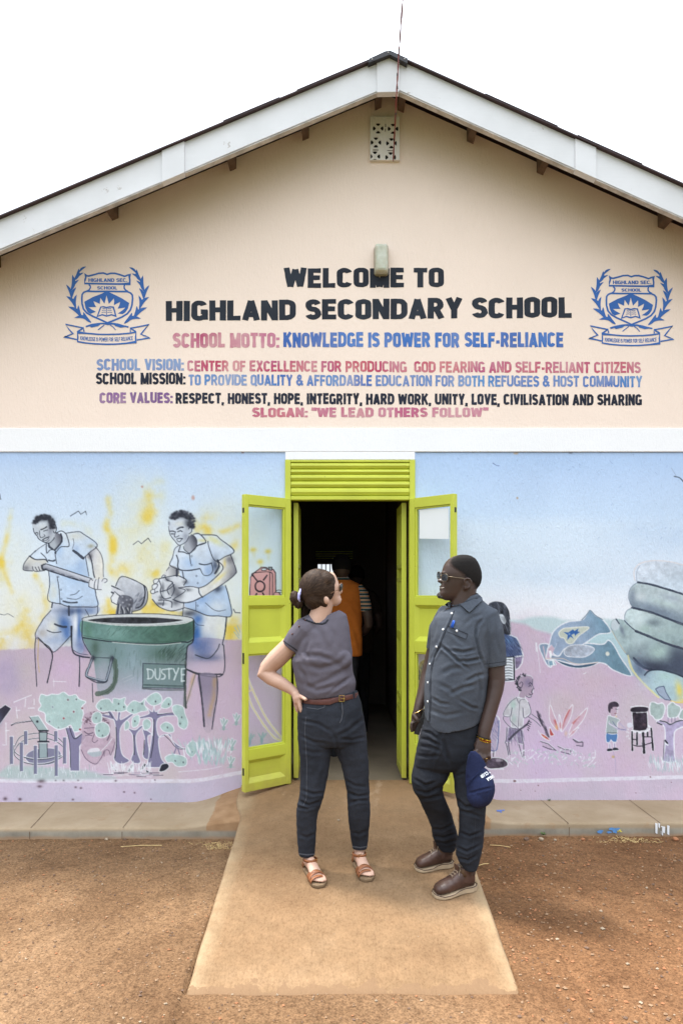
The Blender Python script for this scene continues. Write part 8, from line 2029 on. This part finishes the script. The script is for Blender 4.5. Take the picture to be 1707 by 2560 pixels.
# ============ two people in the dim room
M_orange = cloth('orange_polo', (.42, .115, .016), (.50, .145, .022), 40, .85, .3)
M_black = cloth('black_trousers', (.014, .014, .016), (.022, .022, .026))
t = NT('striped_sleeve'); w1 = t.wave(9.5, None, 0, 'Z')
t.set(Base_Color=t.ramp(w1, [(.40, (.012, .040, .045)), (.55, (.012, .04, .045)), (.62, (.60, .60, .56)), (.78, (.60, .60, .56)), (.84, (.45, .16, .03))]), Roughness=.85)
M_band = t.m
def insider(YI, dx, label, shirtm, sleevem, sc=1.0, zoff=0):
    P = lambda px, py: (CX + (px - CX) * sc + dx, HZ + (py - HZ) * sc + zoff)
    root = thing('person', label, 'person', (W(P(853, 1960)[0], 1960, YI).x, YI, TH))
    def rg(py, xl, xr, bb, **k):
        a_, c_ = P(xl, py), P(xr, py); return ringpx(a_[1], a_[0], c_[0], YI, bb, 28, 2.3, **k)
    def tb(m, pts): return tubepx(m, [(*P(px, py), YI + y, r * sc) for px, py, y, r in pts], 14)
    b = MB()
    b.loft([rg(py, xl, xr, bb) for py, xl, xr, bb in ((1389, 846, 862, .03), (1393, 838, 869, .06), (1402, 832, 875, .082), (1414, 830, 877, .092), (1424, 831, 877, .09), (1434, 834, 873, .08), (1442, 839, 868, .06))])
    tb(b, [(854, 1465, 0, 17), (854, 1445, 0, 15), (854, 1425, 0, 15)])
    b.loft([rg(py, xl, xr, bb) for py, xl, xr, bb in ((1462, 825, 885, .07), (1500, 812, 898, .09), (1620, 815, 896, .09), (1660, 818, 894, .09))])
    for sg in (1, -1):
        m_ = lambda x: 854 + sg * (x - 854)
        tb(b, [(m_(898), 1475, 0, 15), (m_(911), 1510, -.01, 14), (m_(920), 1545, -.02, 12), (m_(921), 1562, -.02, 11), (m_(911), 1578, .06, 10), (m_(897), 1588, .13, 8), (m_(890), 1590, .17, 8.5)])
        for k in range(4): tb(b, [(m_(890), 1584 + k * 4, .18, 3.6), (m_(882), 1584 + k * 4, .20, 3.2), (m_(876), 1585 + k * 4, .20, 2.6)])
        tb(b, [(m_(890), 1583, .17, 3.6), (m_(886), 1575, .19, 3.0)])
        b.loft([ringpx(P(0, py)[1], P(min(m_(xl), m_(xr)), py)[0], P(max(m_(xl), m_(xr)), py)[0], YI, bb, 18) for py, xl, xr, bb in ((1650, 858, 888, .08), (1760, 862, 886, .07), (1860, 865, 882, .05), (1940, 866, 880, .045))])
        b.loft([ringpx(P(0, py)[1], P(min(m_(xl), m_(xr)), py)[0], P(max(m_(xl), m_(xr)), py)[0], YI + yo, bb, 18) for py, xl, xr, bb, yo in ((1930, 862, 882, .09, .04), (1944, 861, 883, .12, .06), (1950, 861, 883, .12, .06))])
    mobj('body', solid(b, .007, 3), M_skinm, root)
    b = MB(); b.loft([rg(py, xl, xr, bb) for py, xl, xr, bb in ((1386.5, 846, 863, .034), (1391, 837, 871, .064), (1400, 830.5, 877, .086), (1413, 828.5, 879, .095), (1424, 830, 878, .09), (1432, 834, 874, .06))]); mobj('hair', solid(b, .007, 2), M_hairm, root)
    b = MB()
    b.loft([rg(py, xl, xr, bb) for py, xl, xr, bb in ((1447, 838, 872, .062), (1453, 828, 884, .075), (1462, 812, 900, .09), (1480, 804, 906, .105), (1530, 806, 904, .12), (1580, 804, 905, .125), (1636, 803, 906, .125), (1639, 804, 905, .12))])
    s_ = solid(b, .006, 4); wrinkle(s_, [([(870, 1540), (890, 1580), (900, 1620)], 5, -.006), ([(850, 1500), (880, 1510), (900, 1540)], 5, -.005)], .003, 12, 3); so_ = mobj('shirt', s_, shirtm, root)
    for sg in (1, -1):
        m_ = lambda x: 854 + sg * (x - 854)
        b = MB(); tb(b, [(m_(890), 1470, 0, 17), (m_(905), 1488, -.005, 17.5), (m_(912), 1512, -.012, 16), (m_(915), 1528, -.016, 15)]); mobj('sleeve', solid(b, .006, 3), sleevem, so_)
    m = MB(); m.loft([rg(py, xl, xr, bb) for py, xl, xr, bb in ((1444, 836, 873, .064), (1450, 833, 877, .070))]); m.build('collar', sleevem, so_, smooth=True)
    b = MB()
    b.loft([rg(py, xl, xr, bb) for py, xl, xr, bb in ((1625, 810, 898, .11), (1660, 812, 896, .11), (1690, 815, 893, .10))])
    for sg in (1, -1):
        m_ = lambda x: 854 + sg * (x - 854)
        b.loft([ringpx(P(0, py)[1], P(min(m_(xl), m_(xr)), py)[0], P(max(m_(xl), m_(xr)), py)[0], YI, bb, 20) for py, xl, xr, bb in ((1660, 856, 895, .105), (1760, 859, 891, .085), (1860, 861, 888, .075), (1935, 862, 886, .07))])
    mobj('trousers', solid(b, .007, 3), M_black, root)
insider(.95, 0, 'person seen from behind inside the doorway in an orange polo with striped sleeves', M_orange, M_band)
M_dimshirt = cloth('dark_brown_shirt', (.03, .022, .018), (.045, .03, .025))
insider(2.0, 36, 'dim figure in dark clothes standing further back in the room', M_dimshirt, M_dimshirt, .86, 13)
